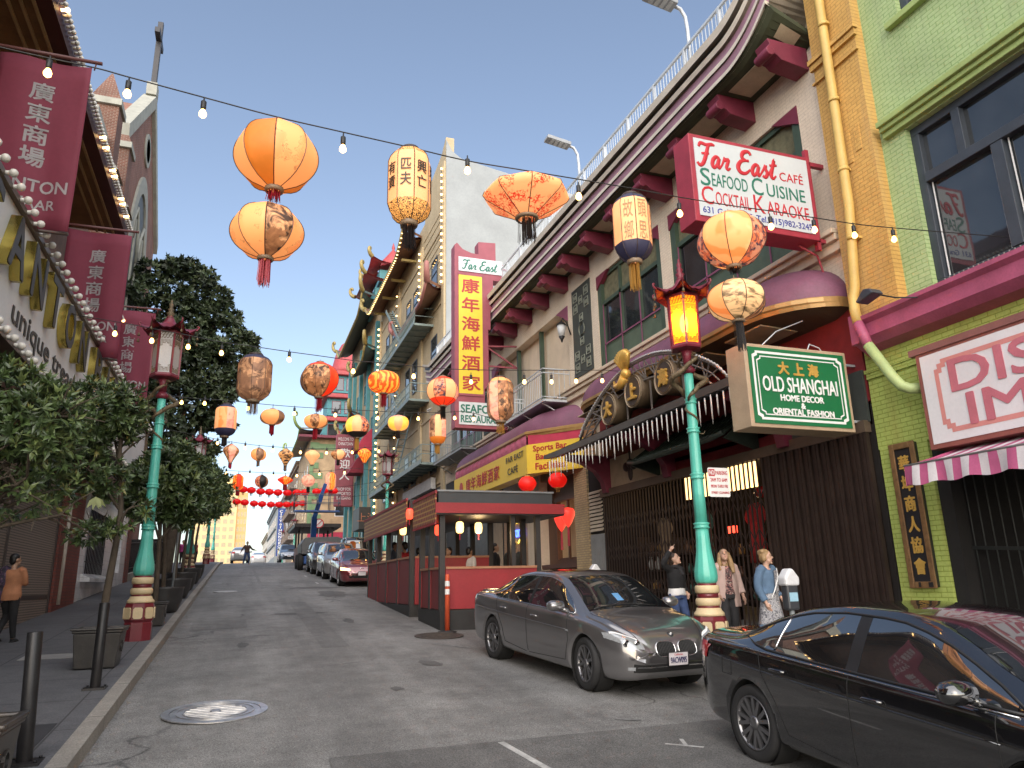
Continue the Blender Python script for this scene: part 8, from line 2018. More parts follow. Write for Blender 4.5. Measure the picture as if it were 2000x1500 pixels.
class Figure:
 """a person in local space: faces -y, left is +x,1.70 m tall before scaling"""
 def __init__(s, label, pos, rz, h=1.65, pose=None, skin=skin1, vox=.011, group=None, look=(0,0), point=None, z=None, fem=True):
  s.P = {k: Vector(v) for k, v in {**POSE, **(pose or {})}.items()}; s.vox = vox; s.fem = fem
  s.root = thing('person', label, 'person',(pos[0], pos[1], zs(pos[1]) if z is None else z), rz, group); s.root.scale = (h/1.70,)*3
  P = s.P; mb = MB(); sw = .9 if fem else 1.0
  s.torso(mb,0.0, sw)
  mb.tube([P['chest'], P['neck'], P['neck'].lerp(P['head'],.55)],[.07,.052,.05],12)
  for q in 'lr':
   mb.tube(catmull([P['chest'].lerp(P['s'+q],.5), P['s'+q], P['e'+q], P['w'+q]],4),[lerp(.06,.05, i/12) if i < 4 else lerp(.05,.028,(i-4)/8) for i in range(13)],10)
   mb.tube(catmull([P['h'+q]+Vector((0,0,.03)), P['h'+q].lerp(P['k'+q],.5), P['k'+q], P['k'+q].lerp(P['a'+q],.4)+Vector((0,.015,0)), P['a'+q]],3),[lerp(.088,.038, i/12) for i in range(13)],12)
   mb.tube([P['a'+q]+Vector((0,.03,-.03)), P['a'+q]+Vector((0,-.06,-.05)), P['a'+q]+Vector((0,-.14,-.06))],[.035,.035,.025],8)
   s.hand(mb, q, point == q)
  H = P['head']; Rm = Matrix.Rotation(look[0],3, 'Z') @ Matrix.Rotation(look[1],3, 'X'); s.Rh = Rm; s.H = H
  hd = MB(); hd.sphere((0,.012,.02),(.076,.096,.105),16,12); hd.sphere((0,-.03,-.05),(.058,.062,.065),12,9); hd.tube([(0,-.085,.02),(0,-.108,-.018)],[.009,.014],8); hd.sphere((0,-.078,-.095),(.024,.02,.02),8,6)
  for sx in (-1,1): hd.sphere((sx*.078,.015,.0),(.012,.025,.034),8,6)
  for v in hd.bm.verts: v.co = Rm @ v.co+H
  tmp = bpy.data.meshes.new('t'); hd.bm.to_mesh(tmp); hd.bm.free(); mb.bm.from_mesh(tmp); bpy.data.meshes.remove(tmp)
  s.body = remeshed(mb, 'body', skin, s.root, vox*.8,3)
  if vox < .016:
   for nm, pts, r_, m in (('eyes',((.032,-.083,.018),(-.032,-.083,.018)),(.013,.007,.0075), paint('eye_dark',(.03,.02,.015),.3, bmp=0)),('eyebrows',((.033,-.088,.04),(-.033,-.088,.04)),(.02,.005,.004), paint('brow',(.12,.07,.04),.8, bmp=0)),('lips',((0,-.092,-.058),),(.022,.006,.008), paint('lips',(.36,.10,.09),.45, bmp=0))):
    m_ = MB()
    for p in pts: m_.sphere((0,0,0), r_,10,6)
    n = len(m_.bm.verts)//len(pts); m_.bm.verts.ensure_lookup_table()
    for i, p in enumerate(pts):
     for v in m_.bm.verts[i*n:(i+1)*n]: v.co = Rm @ (v.co+Vector(p))+H
    m_.build(nm, m, s.root, world=False) if len(pts) == 1 else m_.each(nm[:-1], m, s.root, world=False)
 def torso(s, mb, inf, sw=.9, z0=None, z1=None):
  P = s.P; seq = [(P['pelvis']+Vector((0,0,-.08)),.135,.105),(P['pelvis'],.165*(1.03 if s.fem else .95),.12),(P['waist'],.128 if s.fem else .15,.098),(P['chest'],.162*sw/.9,.115),(P['chest'].lerp(P['neck'],.55),.168*sw/.9,.095),(P['neck']+Vector((0,0,-.035)),.09,.065)]
  rows = []
  for c, rx, ry in seq:
   if z0 is not None and c.z < z0-.02: continue
   rows.append([c+Vector(((rx+inf)*math.cos(a),(ry+inf)*math.sin(a),0)) for a in [2*math.pi*k/20 for k in range(20)]])
  vs = mb.grid(rows, closed=True)
  for r_ in (vs[0], vs[-1]): mb.bm.faces.new(r_)
 def hand(s, mb, q, point=False):
  w, e = s.P['w'+q], s.P['e'+q]; d = (w-e).normalized(); f = Vector((0,-1,0)); sd = d.cross(f); sd = sd.normalized() if sd.length > .1 else Vector((1,0,0)); nr = sd.cross(d).normalized()
  if sd.x*(1 if q == 'l' else -1) > 0: thumb = -1
  else: thumb = 1
  mb.tube([w, w+d*.05, w+d*.085],[.026,.034,.03],8)
  for i in range(4):
   o = nr*(i-1.5)*.019; b_ = w+d*.08+o; L_ = (.062,.074,.078,.066)[i] if True else .07; cur = .25
   if point and i != 3: b2 = b_+d*L_*.45+sd*thumb*.02; b3 = b_+sd*thumb*.045
   else: b2 = b_+d*L_*.55+sd*thumb*.008*(0 if point else 1); b3 = b_+d*L_*1.05+sd*thumb*(.0 if point else .026)
   mb.tube([b_, b2, b3],[.010,.009,.0075],6)
  t0 = w+d*.03+nr*.028; mb.tube([t0, t0+nr*.025+d*.03, t0+nr*.03+d*.062],[.012,.011,.009],6)
 def wear(s, name, m, torso=None, arms=None, legs=None, inf=.018, skirt=None, sleeve=1.0, leg_inf=.02, arm_inf=.018, extra=None, vox=None, lk=1.0, parent=None):
  P = s.P; mb = MB()
  if torso:
   z0, z1 = torso; rows = []
   def ring(z):
    keys = [(P['pelvis'].z-.12,.15,.115, P['pelvis']),(P['pelvis'].z,.168*(1.03 if s.fem else .97),.125, P['pelvis']),(P['waist'].z,.136 if s.fem else .155,.108, P['waist']),(P['chest'].z,.166 if s.fem else .19,.125, P['chest']),(P['chest'].lerp(P['neck'],.55).z,.172 if s.fem else .2,.10, P['chest'].lerp(P['neck'],.55)),(P['neck'].z-.02,.09,.072, P['neck'])]
    rx = interp([(k[0], k[1]) for k in keys], z)+inf; ry = interp([(k[0], k[2]) for k in keys], z)+inf; cx_ = interp([(k[0], k[3].x) for k in keys], z); cy_ = interp([(k[0], k[3].y) for k in keys], z)
    return [Vector((cx_+rx*math.cos(a)*(1+.03*math.sin(5*a+z*9)), cy_+ry*math.sin(a), z+.008*math.sin(3*a))) for a in [2*math.pi*k/24 for k in range(24)]]
   rows = [ring(lerp(z0, z1, i/10)) for i in range(11)]; vs = mb.grid(rows, closed=True)
   for r_ in (vs[0], vs[-1]): mb.bm.faces.new(r_)
  if arms:
   for q in arms:
    pts = catmull([P['chest'].lerp(P['s'+q],.55)+Vector((0,0,.02)), P['s'+q], P['e'+q], P['e'+q].lerp(P['w'+q], sleeve)],4); n = len(pts)
    mb.tube(pts,[(lerp(.064,.056, i/4) if i < 4 else lerp(.056,.036,(i-4)/8))+arm_inf+.004*math.sin(i*2.3) for i in range(n)],12)
  if legs:
   for q in legs:
    pts = catmull([P['h'+q]+Vector((0,0,.04)), P['h'+q].lerp(P['k'+q],.5), P['k'+q], P['k'+q].lerp(P['a'+q],.5)+Vector((0,.01,0)), P['k'+q].lerp(P['a'+q], lk)],3); n = len(pts)
    mb.tube(pts,[lerp(.095,.045, i/(n-1))+leg_inf+.003*math.sin(i*2.7) for i in range(n)],14)
  if skirt:
   z0, z1, r0, r1 = skirt; rows = []
   for i in range(8):
    t = i/7; rows.append([Vector((P['pelvis'].x+lerp(r1, r0, t)*math.cos(a)*(1+.06*t*math.sin(7*a)), P['pelvis'].y+lerp(r1*.78, r0*.85, t)*math.sin(a)*(1+.06*t*math.sin(7*a)), lerp(z1, z0, t))) for a in [2*math.pi*k/28 for k in range(28)]])
   vs = mb.grid(rows, closed=True)
   for r_ in (vs[0], vs[-1]): mb.bm.faces.new(r_)
  if extra: extra(mb)
  return remeshed(mb, name, m, parent or s.root, vox or s.vox,4)
 def shoes(s, m):
  for q in 'lr':
   mb = MB(); a = s.P['a'+q]; mb.tube([a+Vector((0,.035,-.035)), a+Vector((0,-.03,-.045)), a+Vector((0,-.10,-.055)), a+Vector((0,-.17,-.06))],[.042,.045,.042,.028],10); mb.box(a+Vector((-.04,-.17,-.088)), a+Vector((.04,.06,-.068)))
   remeshed(mb, 'shoe', m, s.root, max(.008, s.vox*.8),2)
 def hair(s, m, parts, vox=None):
  mb = MB()
  for p in parts:
   if p[0] == 's': mb.sphere(p[1], p[2],14,10)
   else: mb.tube(p[1], p[2],9)
  for v in mb.bm.verts: v.co = s.Rh @ v.co+s.H
  return remeshed(mb, 'hair', m, s.root, vox or s.vox*.85,3)
CAPH = [('s',(0,.03,.045),(.085,.098,.092)),('s',(0,.06,-.01),(.078,.06,.09))]
blond = paint('hair_blond',(.36,.23,.11),.5, var=.3, nscale=20, bmp=.3); brownh = paint('hair_brown',(.05,.028,.018),.5, var=.3, nscale=20, bmp=.3); blackh = paint('hair_black',(.012,.010,.010),.45, var=.3, nscale=20, bmp=.3)
jeans, blackc, denim = cloth('jeans_blue',(.05,.085,.20)), cloth('black_cloth',(.014,.014,.016)), cloth('denim_jacket',(.10,.17,.27))
# woman pointing
f = Figure('woman in black jacket and blue jeans pointing up with one arm beside the teal lamp',(7.5,12.0), rad(14),1.58, dict(er=(-.36,-.05,1.50), wr=(-.25,-.14,1.74), sr=(-.18,.0,1.40), el=(.25,.06,1.12), wl=(.21,-.05,.95), kl=(.13,-.06,.5), al=(.15,.03,.085)), look=(rad(18), rad(-16)), point='r')
f.wear('jeans', jeans,(.84,1.0), None, 'lr',.012, leg_inf=.012); f.wear('shirt', white,(.90,1.06), None, None,.026); f.wear('jacket', blackc,(1.03,1.40), 'lr', None,.034, sleeve=.94, arm_inf=.016)
f.wear('scarf', cloth('scarf_black',(.022,.021,.024)), None, None, None, extra=lambda mb: [mb.tube([f.P['neck']+Vector((.085*math.cos(a),.075*math.sin(a)-.01,.0+.012*math.sin(2*a))) for a in [2*math.pi*k/16 for k in range(17)]],.042,8), mb.tube([f.P['neck']+Vector((.03,-.09,-.02)), f.P['chest']+Vector((.04,-.15,.02))],[.045,.05],8)])
f.hair(brownh, CAPH+[('s',(0,.09,.06),(.045,.045,.045))]); f.shoes(blackc)
# woman in pink blazer
f2 = Figure('blonde woman in a long pale pink blazer over a floral top looking up',(8.03,11.25), rad(-8),1.66, dict(er=(-.27,.06,1.12), wr=(-.22,-.10,.92), el=(.27,.05,1.12), wl=(.30,-.02,.88), kr=(-.10,-.08,.5), ar=(-.1,-.06,.085)), look=(rad(-20), rad(-20)))
f2.wear('trousers', cloth('charcoal_cloth',(.03,.03,.034)),(.84,1.0), None, 'lr',.010, leg_inf=.008); f2.wear('top', floral('floral_top',(.05,.025,.03),(.40,.20,.18),(.45,.42,.36),26),(.90,1.40), None, None,.012)
pinkc = cloth('blazer_pink',(.55,.40,.36),.1)
def blz(mb):
 for sx in (-1,1):
  rows = []
  for i in range(9):
   z = lerp(1.40,.70, i/8); rows.append([Vector((sx*(.05+.035*i/8+.16*j/5*(1+.15*i/8)),-(.14-.02*i/8)*math.cos(j/5*1.5)+.01, z)) for j in range(6)])
  vs = mb.grid(rows)
  lo = mb.grid([[p+Vector((0,.03,0)) for p in r_] for r_ in rows])
  m_ = len(rows); k = 6
  for i in range(m_-1):
   for c_ in (0, k-1): mb.bm.faces.new((vs[i][c_], vs[i+1][c_], lo[i+1][c_], lo[i][c_]))
  for r1, r2 in ((vs[0], lo[0]),(vs[-1], lo[-1])):
   for j in range(k-1): mb.bm.faces.new((r1[j], r1[j+1], r2[j+1], r2[j]))
 rows = [[Vector((.21*math.cos(a)*lerp(.9,1.12, i/6),.13*math.sin(a)*lerp(1,1.15, i/6)+.01, lerp(1.4,.70, i/6))) for a in [math.pi*k/10 for k in range(11)]] for i in range(7)]
 vs = mb.grid(rows); lo = mb.grid([[Vector((p.x*.88, p.y*.8-.01, p.z)) for p in r_] for r_ in rows])
 for i in range(6):
  for c_ in (0,10): mb.bm.faces.new((vs[i][c_], vs[i+1][c_], lo[i+1][c_], lo[i][c_]))
 for r1, r2 in ((vs[0], lo[0]),(vs[-1], lo[-1])):
  for j in range(10): mb.bm.faces.new((r1[j], r1[j+1], r2[j+1], r2[j]))
f2.wear('blazer', pinkc, None, 'lr', None, sleeve=.8, arm_inf=.024, extra=blz)
f2.hair(blond, CAPH+[('t',[(.075,.02,.06),(.095,.02,-.06),(.11,.0,-.2),(.12,-.04,-.34)],[.03,.045,.05,.025]),('t',[(-.075,.02,.06),(-.092,.02,-.06),(-.10,.0,-.18),(-.10,-.03,-.28)],[.03,.04,.042,.02]),('t',[(0,.09,.0),(0,.10,-.16),(0,.09,-.3)],[.06,.08,.05])]); f2.shoes(blackc)
# woman in denim jacket
f3 = Figure('woman in a denim jacket and grey floral dress with hair pinned up',(8.12,10.25), rad(20),1.66, dict(el=(.23,.08,1.12), wl=(.20,-.10,.92), er=(-.23,.05,1.11), wr=(-.20,-.05,.86)), look=(rad(28), rad(2)))
fl_d = floral('floral_dress',(.34,.34,.36),(.10,.10,.12),(.55,.53,.52),30)
f3.wear('dress', fl_d,(.86,1.38), None, None,.014, skirt=(.34,.95,.27,.17)); f3.wear('denim_jacket', denim,(1.0,1.38), 'lr', None,.024, sleeve=.9, arm_inf=.022)
mb = MB(); mb.tube([(.14,-.10,1.40),(.05,-.165,1.25),(-.08,-.16,1.05),(-.16,-.13,.92)],.011,6); mb.build('bag_strap', white, f3.root, world=False)
mb = MB(); [mb.grid([[Vector((x,-.158-.0*x, lerp(1.37,1.0, i/6))) for x in (-.05,0,.05)] for i in range(7)])]; mb.build('dress_front', fl_d, f3.root, world=False)
f3.hair(blond, CAPH+[('s',(.03,.09,.07),(.06,.055,.055)),('s',(-.05,.05,.09),(.05,.05,.04)),('s',(.08,.03,-.02),(.03,.045,.06)),('s',(-.08,.03,-.02),(.03,.045,.06))]); f3.shoes(cloth('tan_shoe',(.3,.2,.12)))
# walker at the left edge
f4 = Figure('person in an orange top and dark cardigan walking away at the left edge',(-3.86,16.3), rad(165),1.56, dict(er=(-.2,-.08,1.14), wr=(-.1,-.24,1.2), kl=(.1,-.16,.52), al=(.1,.12,.12), kr=(-.1,-.02,.5), ar=(-.1,-.12,.085), el=(.2,.06,1.12)), skin=skin2, look=(rad(-30),0), vox=.013)
f4.wear('leggings', blackc,(.84,1.0), None, 'lr',.008, leg_inf=.004); f4.wear('top', cloth('orange_top',(.46,.20,.10)),(.80,1.40), 'r', None,.028, sleeve=.7); f4.wear('cardigan', floral('dark_plaid',(.03,.025,.04),(.08,.04,.09),(.16,.10,.12),14), None, 'l', None, sleeve=1.0, arm_inf=.045, extra=lambda mb: [mb.sphere((.13,.06,1.2),(.11,.12,.2),12,9), mb.sphere((.14,.05,.95),(.09,.1,.2),12,9)]); f4.hair(blackh, CAPH); f4.shoes(blackc)
def simple_person(label, pos, rz, h, top, bottom, hairm=blackh, pose=None, cap=None, fem=False, z=None, group=None, skin=skin2, vox=.022, bottoms=True):
 k = Figure(label, pos, rz, h, pose, skin, vox, group, fem=fem, z=z)
 if bottoms: k.wear('trousers', bottom,(.84,1.0), None, 'lr',.01, leg_inf=.012)
 k.wear('top', top,(.88,1.41), 'lr', None,.024, sleeve=.9); k.hair(hairm, CAPH)
 if cap:
  mb = MB(); mb.sphere((0,.01,.07),(.10,.11,.075),12,8); mb.box((-.06,-.2,.055),(.06,-.08,.075))
  for v in mb.bm.verts: v.co = k.Rh @ v.co+k.H
  remeshed(mb, 'cap', cap, k.root, vox,2)
 return k
simple_person('man in a brown top striding across the street at the crest with arms out',(.62,60), rad(20),1.72, cloth('brown_top',(.09,.055,.045)), jeans, brownh, dict(er=(-.34,.02,1.14), wr=(-.45,-.02,.94), el=(.36,-.02,1.15), wl=(.56,-.1,1.08), kl=(.16,-.1,.5), al=(.2,.0,.1), kr=(-.14,.02,.5), ar=(-.2,.1,.1)), z=zr(60))
simple_person('distant person in a pink top on the left sidewalk under the trees',(-3.5,55),0,1.65, cloth('pink_top',(.45,.06,.25)), blackc, fem=True, group='people far up the left sidewalk'); simple_person('distant person in a red top near the far left lamp',(-3.0,61),1,1.6, cloth('red_top',(.42,.05,.05)), blackc, group='people far up the left sidewalk')
wtop = cloth('white_top',(.55,.55,.55),.06); rtop = cloth('red_jacket',(.5,.03,.04))
simple_person('person in blue and white at the far end of the red dining shed',(4.9,25.0), rad(60),1.7, cloth('blue_top',(.10,.13,.2)), blackc, z=-.32, group='diners at the red shed')
simple_person('person in a red jacket and cap inside the red dining shed',(4.65,22.2), rad(200),1.72, rtop, blackc, cap=blackc, z=-.50, group='diners at the red shed')
simple_person('person in white and black standing at the middle posts of the shed',(4.95,21.6), rad(90),1.55, wtop, blackc, z=-.52, group='diners at the red shed')
simple_person('person in brown between the two halves of the shed',(5.3,19.6), rad(-60),1.6, cloth('brown_shirt',(.12,.08,.06)), blackc, z=-.66, group='diners at the red shed')
simple_person('long haired woman in a white top seen over the near red panel',(5.75,19.2), rad(120),1.6, wtop, blackc, blackh, fem=True, z=-.68, group='diners at the red shed')
mw = simple_person('man in a dark shirt and black face mask at the right end of the shed',(7.15,19.6), rad(-25),1.72, cloth('olive_shirt',(.035,.035,.03)), blackc, z=zs(19.6), group='diners at the red shed', vox=.015)
mb = MB(); mb.sphere((0,-.055,-.05),(.06,.055,.05),12,8)
for v in mb.bm.verts: v.co = mw.Rh @ v.co+mw.H
mb.build('face_mask', blackc, mw.root, world=False)
simple_person('person in dark clothes half hidden behind the masked man',(6.85,20.3), rad(70),1.68, blackc, blackc, z=zs(20.3), group='diners at the red shed')
# ================================================================== red dining shed
shr = paint('shed_red',(.28,.018,.024),.55, var=.14, nscale=1.5); shd = paint('shed_dark',(.025,.022,.022),.5, var=.25); shp = paint('shed_panel_red',(.17,.022,.024),.55, var=.15); shk = paint('shed_skirt',(.022,.021,.021),.6, var=.3); shlt = paint('shed_cap',(.36,.17,.09),.5)
m, nt, b_ = _base('shed_fretwork'); v = coords(nt, swap='yz0'); t_ = nt.nodes.new('ShaderNodeTexBrick'); t_.inputs['Scale'].default_value = 1; t_.inputs['Brick Width'].default_value = .17; t_.inputs['Row Height'].default_value = .11; t_.inputs['Mortar Size'].default_value = .018
t_.inputs['Color1'].default_value = (.22,.02,.015,1); t_.inputs['Color2'].default_value = (.13,.025,.02,1); t_.inputs['Mortar'].default_value = (.42,.24,.06,1); nt.links.new(v, t_.inputs['Vector']); nt.links.new(t_.outputs['Color'], b_.inputs['Base Color']); MATS['shed_fretwork'] = m
def shed(label, y0, y1, x0, x1, zf, ztop, zr0, zr1, near):
 t = thing('dining_shed', label, 'dining shed',((x0+x1)/2,(y0+y1)/2, zr(y0)), group='red street dining sheds')
 mb = MB(); mb.hexa([(x0, y0, zr(y0)-.02),(x1, y0, zr(y0)-.02),(x1, y1, zr(y1)-.02),(x0, y1, zr(y1)-.02),(x0, y0, zf),(x1, y0, zf),(x1, y1, zf),(x0, y1, zf)]); mb.build('skirt', shk, t)
 n = 2 if y1-y0 < 3 else 4; ys = [lerp(y0+.1, y1-.1, i/n) for i in range(n+1)]
 mb = MB()
 for y in ys:
  for x in (x0+.06, x1-.06): mb.box((x-.06, y-.06, zf),(x+.06, y+.06, zr0+.05))
 if near: [mb.box((x-.05, y0+.04, zf),(x+.05, y0+.14, zr0+.05)) for x in (lerp(x0, x1,.72),)]
 mb.each('post', shd, t)
 for a, b_ in zip(ys, ys[1:]):
  mb = MB(); mb.box((x0+.03, a+.06, zf+.02),(x0+.08, b_-.06, ztop)); p = mb.build('side_panel', shp, t)
  mb = MB(); mb.box((x0, a+.06, ztop),(x0+.11, b_-.06, ztop+.05)); mb.build('panel_cap', shlt, p)
  mb = MB(); [mb.box((x0+.02, yy, zf+.02),(x0+.03, yy+.03, ztop)) for yy in (a+.07, b_-.1)]; mb.each('batten', shr, p)
 mb = MB(); mb.box((x0+.13, y0+.02, zf+.02),(x1-.13, y0+.07, ztop)); p = mb.build('front_panel', shr, t)
 mb = MB(); mb.box((x0+.13, y0-.01, ztop),(x1-.13, y0+.1, ztop+.05)); mb.build('panel_cap', shlt, p)
 mb = MB(); mb.box((x1-.09, y0+.1, zf),(x1-.04, y1, ztop-.1)); mb.build('back_rail', shd, t)
 o = .12; ro = .55 if near else .15
 mb = MB(); mb.box((x0-o, y0-o, zr0),(x1+ro, y1+.05, zr0+.05)); mb.build('ceiling', shd, t)
 mb = MB(); mb.box((x0-o-.03, y0-o-.04, zr0+.03),(x1+ro, y0-o, zr0+.26)); mb.build('fascia', shr, t)
 mb = MB(); mb.box((x0-o-.03, y0-o, zr0-.16),(x0-o, y1+.05, zr1-.03)); mb.build('fret_panel', MATS['shed_fretwork'], t)
 mb = MB(); mb.box((x0-o-.045, y0-o-.05, zr1-.04),(x0-o, y1+.06, zr1+.03)); mb.box((x0-o-.04, y0-o, zr0-.22),(x0-o, y1+.05, zr0-.17)); mb.each('fret_trim', shr, t)
 if near:
  mb = MB(); mb.box((x0-.05, y0-.02, zr0+.26),(x1+.3, y1, zr1+.02)); mb.build('roof_box', paint('roof_slate',(.035,.04,.045),.5), t)
  mb = MB(); mb.box((x0-.08, y0-.05, zr1+.02),(x1+.33, y1+.03, zr1+.06)); mb.build('roof_cap', paint('roof_edge_grey',(.22,.23,.24),.45,.4), t)
 else:
  mb = MB(); mb.box((x0-.06, y0-.1, zr0+.05),(x1+.1, y1, zr1)); mb.build('roof_box', shd, t)
 return t
sd1 = shed('nearer red dining shed with a stepped grey roof facing the camera',16.25,18.35,4.2,6.62,-.55,.32,1.50,2.0, True)
sd2 = shed('longer red dining shed behind, with a gold fretwork fascia along the street',19.1,25.8,4.15,6.4,-.50,.66,1.66,2.14, False)
for (x, y, z, lab, mt, g_) in ((4.75,18.6,1.33, 'small red shed lantern hanging between the two roofs', glow('shed_lantern_red',(1.0,.07,.03),.8,(.5,.02,.02)),0),(4.06,18.85,1.75, 'narrow red shed lantern at the corner of the longer roof', glow('shed_lantern_red',(1,.07,.03),.8),0),(4.75,16.6,1.25, 'yellow shed lantern inside the near front post', glow('shed_lantern_yellow',(1.0,.68,.22),.9,(.6,.5,.3)),0),(5.45,17.4,1.30, 'wide pale yellow shed lantern under the middle of the near roof', glow('shed_lantern_yellow',(1,.68,.22),.9),0),(4.2,20.3,1.45, 'yellow shed lantern by the first post of the longer shed', glow('shed_lantern_yellow',(1,.68,.22),.9),0)):
 t = thing('shed_lantern', lab, 'lantern',(x, y, z), group='small lanterns in the dining sheds'); mb = MB(); mb.lathe([(.05,.13),(.085,.1),(.095,0),(.085,-.1),(.05,-.13)],12); mb.build('shade', mt, t, world=False); mb = MB(); mb.tube([(0,0,.13),(0,0,.28)],.006,4); mb.tube([(0,0,-.13),(0,0,-.28)],.012,4); mb.each('cord', redf, t, world=False)
lmp = bpy.data.lights.new('shed_light', 'POINT'); lmp.energy = 6; lmp.color = (1,.68,.35); lmp.shadow_soft_size = .12; lo_ = bpy.data.objects.new('shed_light', lmp); COL.objects.link(lo_); lo_.location = (5.45,17.4,1.08)
dl = thing('delineator_post', 'orange plastic marker post with white bands in front of the red shed', 'marker post',(4.28,15.95, zr(15.95)+.03))
orp = paint('marker_orange',(.58,.085,.03),.5, var=.1)
mb = MB(); mb.tube([(0,0,.03),(0,0,.95),(.0,0,1.18),(0,0,1.2)],[.055,.05,.045,.03],14); mb.build('post', orp, dl, world=False)
mb = MB(); [mb.lathe([(.0525, z),(.052, z+.11)],14, cap=False) for z in (.78,.95)]; mb.each('white_band', white, dl, world=False)
mb = MB(); mb.lathe([(.2,0),(.2,.03),(.08,.05)],20); mb.build('base', shk, dl, world=False)
# tables behind the panels
tb = thing('dining_table', 'small white topped table just visible inside the longer red shed', 'table',(5.3,22.8,-.5)); mb = MB(); mb.box((-.35,-.35,.72),(.35,.35,.76)); mb.build('table_top', white, tb, world=False); mb = MB(); mb.cyl((0,0,0),(0,0,.72),.04); mb.build('leg', shd, tb, world=False)
# ================================================================== boom lift
bl = thing('boom_lift', 'blue boom lift with a grey hood and raised basket parked by the crest', 'boom lift',(4.6,48.0, zr(48)))
blu = paint('lift_blue',(.03,.10,.32),.45, var=.15); lg = paint('lift_grey',(.09,.095,.10),.5, var=.15)
z0 = zr(48)
mb = MB(); mb.box((3.7,46.9, z0+.35),(5.7,49.6, z0+.85)); mb.build('chassis', blu, bl, bevel=.05)
mb = MB(); mb.prism([(3.55,46.7, z0+.9),(6.2,46.7, z0+.9),(6.25,46.7, z0+1.75),(5.6,46.7, z0+1.95),(3.75,46.7, z0+1.9),(3.5,46.7, z0+1.5)],(0,3.0,0)); mb.build('hood', lg, bl, bevel=.05)
mb = MB(); mb.box((4.5,46.67, z0+1.2),(5.4,46.69, z0+1.38)); mb.build('yellow_label', yel, bl)
for sx in (3.55,5.75):
 for sy in (47.2,49.3): mb = MB(); mb.lathe([(.2,-.17),(.46,-.15),(.5,-.1),(.5,.1),(.46,.15),(.2,.17)],24,(sx, sy, z0+.5), ax='x'); mb.build('wheel', tyrem, bl)
for i,(a, b_, w) in enumerate((((4.3,48, z0+1.9),(4.25,47.2,4.1),.32),((4.25,47.2,4.1),(4.55,46.6,5.4),.26),((4.55,46.6,5.4),(4.75,46.4,6.1),.2))): mb = MB(); mb.beam(a, b_, w, w,(0,1,0)); mb.build('boom_section', blu, bl)
bk = MB(); bk.box((2.95,45.8,4.35),(5.6,46.6,4.43)); bkt = bk.build('basket', blu, bl)
mb = MB()
for x in (2.95,3.6,4.3,5.0,5.6):
 for y in (45.8,46.6): mb.cyl((x, y,4.4),(x, y,5.4),.025,5)
for z in (4.9,5.4): [mb.beam(a, b_,.04,.04) for a, b_ in (((2.95,45.8, z),(5.6,45.8, z)),((2.95,46.6, z),(5.6,46.6, z)),((2.95,45.8, z),(2.95,46.6, z)),((5.6,45.8, z),(5.6,46.6, z)))]
mb.build('guard_rail', MATS['lamp_grey'], bkt)
fs = thing('far_shed', 'dark roofed red dining shed beyond the boom lift at the right kerb', 'dining shed',(5.2,58, zr(58)))
z0 = zr(58); mb = MB(); mb.box((4.1,55, z0),(6.4,61, z0+1.3)); mb.build('panel', paint('shed_brick',(.25,.07,.04),.6), fs); mb = MB(); mb.box((3.6,54.5, z0+2.5),(6.8,61.5, z0+2.75)); mb.build('roof', shd, fs); mb = MB(); [mb.box((x, y, z0+1.3),(x+.12, y+.12, z0+2.5)) for x in (4.1,6.2) for y in (55,58,60.8)]; mb.each('post', shd, fs)
ps = thing('pole_sign', 'round no turn sign on a pole behind the parked cars', 'sign',(5.0,52, zr(52))); mb = MB(); mb.tube([(0,0,0),(0,0,3.0)],.03,6); mb.build('pole', greyiron, ps, world=False); mb = MB(); mb.lathe([(.32,-.05),(.32,-.03)],20,(0,0,2.9), ax='y'); mb.build('plate', white, ps, world=False); mb = MB(); mb.lathe([(.32,-.06),(.25,-.06)],20,(0,0,2.9), ax='y', cap=False); mb.beam((-.2,-.065,2.7),(.2,-.065,3.1),.02,.05); mb.build('red_ring', sred, ps, world=False)
# ================================================================== goods behind the gates
for i,(y, col, lab) in enumerate(((13.4,(.40,.03,.03), 'red silk robe hanging behind the brown gate'),(12.6,(.35,.34,.32), 'pale robe hanging behind the brown gate'),(15.3,(.06,.15,.12), 'dark green robe hanging behind the brown gate'),(17.1,(.30,.22,.14), 'tan robe hanging behind the gate near the far end'))):
 t = thing('hanging_robe', lab, 'robe',(FR+.55, y,.3)); mb = MB(); mb.grid([[(.03*math.sin(k*1.3),(k-5)*.05*w_, z) for k in range(11)] for z, w_ in ((1.25,.5),(1.15,1.1),(.95,1.5),(.8,1.0),(.3,1.1),(0,1.25))]); o = mb.build('cloth', cloth('robe_%d' % i, col), t, world=False); sm = o.modifiers.new('thick', 'SOLIDIFY'); sm.thickness = .03
 mb = MB(); mb.tube([(0,0,1.25),(0,0,1.4),(0,.04,1.44)],.008,4); mb.build('hanger', gm, t, world=False)
rnd = random.Random(5)
gc = [paint('goods_%s' % n, c_,.5, var=.3) for n, c_ in (('red',(.35,.03,.03)),('white',(.5,.5,.48)),('jade',(.08,.2,.16)),('gold',(.42,.26,.08)),('blue',(.08,.12,.26)),('brown',(.16,.08,.045)))]
shelf = []
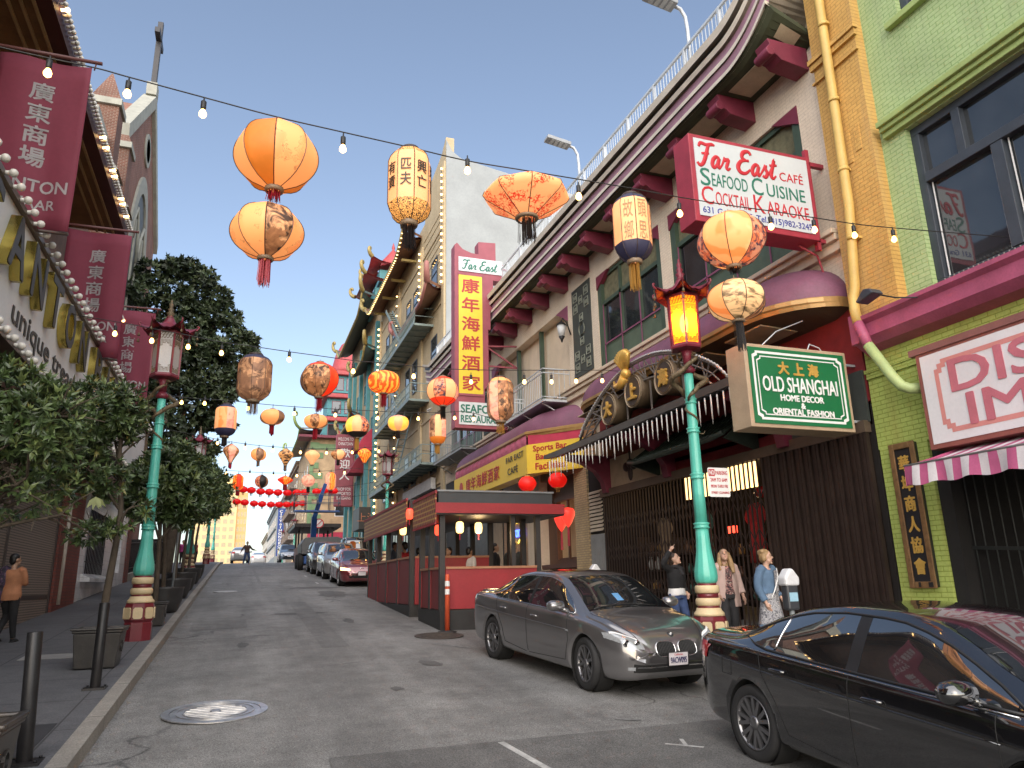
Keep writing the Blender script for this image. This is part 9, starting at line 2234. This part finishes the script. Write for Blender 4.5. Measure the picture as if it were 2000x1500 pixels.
for i,(y, x) in enumerate(((12.7, FR+.85),(14.3, FR+.95),(16.4, FR+.9),(18.2, FR+.9))):
 t = thing('display_shelf',('display shelf behind the gate nearest the folded panels', 'display shelf behind the middle of the gate', 'display shelf left of the lit panel behind the gate', 'display shelf at the far end of the gated shop')[i], 'shelf',(x, y, zs(y)), group='display shelves in the gated shop')
 for z in (.45,.95,1.45): mb = MB(); mb.box((-.2,-.65, z),(.25,.65, z+.03)); mb.build('board', gm, t, world=False)
 mb = MB(); [mb.box((-.2, s_-.02,0),(.25, s_+.02,1.9)) for s_ in (-.67,.67)]; mb.each('side', gm, t, world=False); shelf.append(t)
 for j in range(9):
  q = ((.48,.98,1.48)[j % 3]); yy = y-.5+.33*(j//3)+rnd.uniform(-.1,.1); k = rnd.randrange(6); h = rnd.uniform(.18,.36); r_ = rnd.uniform(.05,.1)
  prof = ((.5,0),(.9,.25),(1,.5),(.55,.8),(.4,.88),(.6,1)) if j % 2 else ((.7,0),(1,.1),(1,.6),(.5,.75),(.45,1))
  mb = MB(); mb.lathe([(r_*a, h*b_) for a, b_ in prof],12)
  o = mb.build('vase', gc[k]); o.location = (x-.02, yy, zs(y)+q); tag(o,('red', 'white', 'jade green', 'gilt', 'blue', 'brown')[k]+' vase or jar on a shop shelf behind the brown gate', 'vase', 'shop goods behind the gate')
for i,(y, z, r_) in enumerate(((13.0,1.75,.16),(11.9,1.85,.14))):
 t = thing('shop_lantern',('glossy red lantern hanging behind the gate right of the street sign', 'darker red lantern hanging in the gated shop near the folded gate')[i], 'lantern',(FR+.5, y, z)); mb = MB(); mb.sphere((0,0,0),(r_, r_*1.15, r_*.8),14,9); mb.build('shade', paint('lacquer_red',(.42,.02,.015),.15, coat=.6, bmp=0), t, world=False); mb = MB(); mb.cyl((0,0, r_*.8),(0,0, r_*.8+.3),.008,5); mb.build('cord', gm, t, world=False)
mb = MB(); mb.box((FR+.3,13.75,.95),(FR+.34,14.1,1.1)); tag(mb.build('exit_light', glow('small_red_light',(1,.06,.03),1.2)), 'small red light glowing behind the gate', 'light')
pl2 = bpy.data.lights.new('shop_light', 'POINT'); pl2.energy = 7; pl2.color = (1,.66,.34); pl2.shadow_soft_size = .3; po2 = bpy.data.objects.new('shop_light', pl2); COL.objects.link(po2); po2.location = (FR+1.6,14.6,1.9)
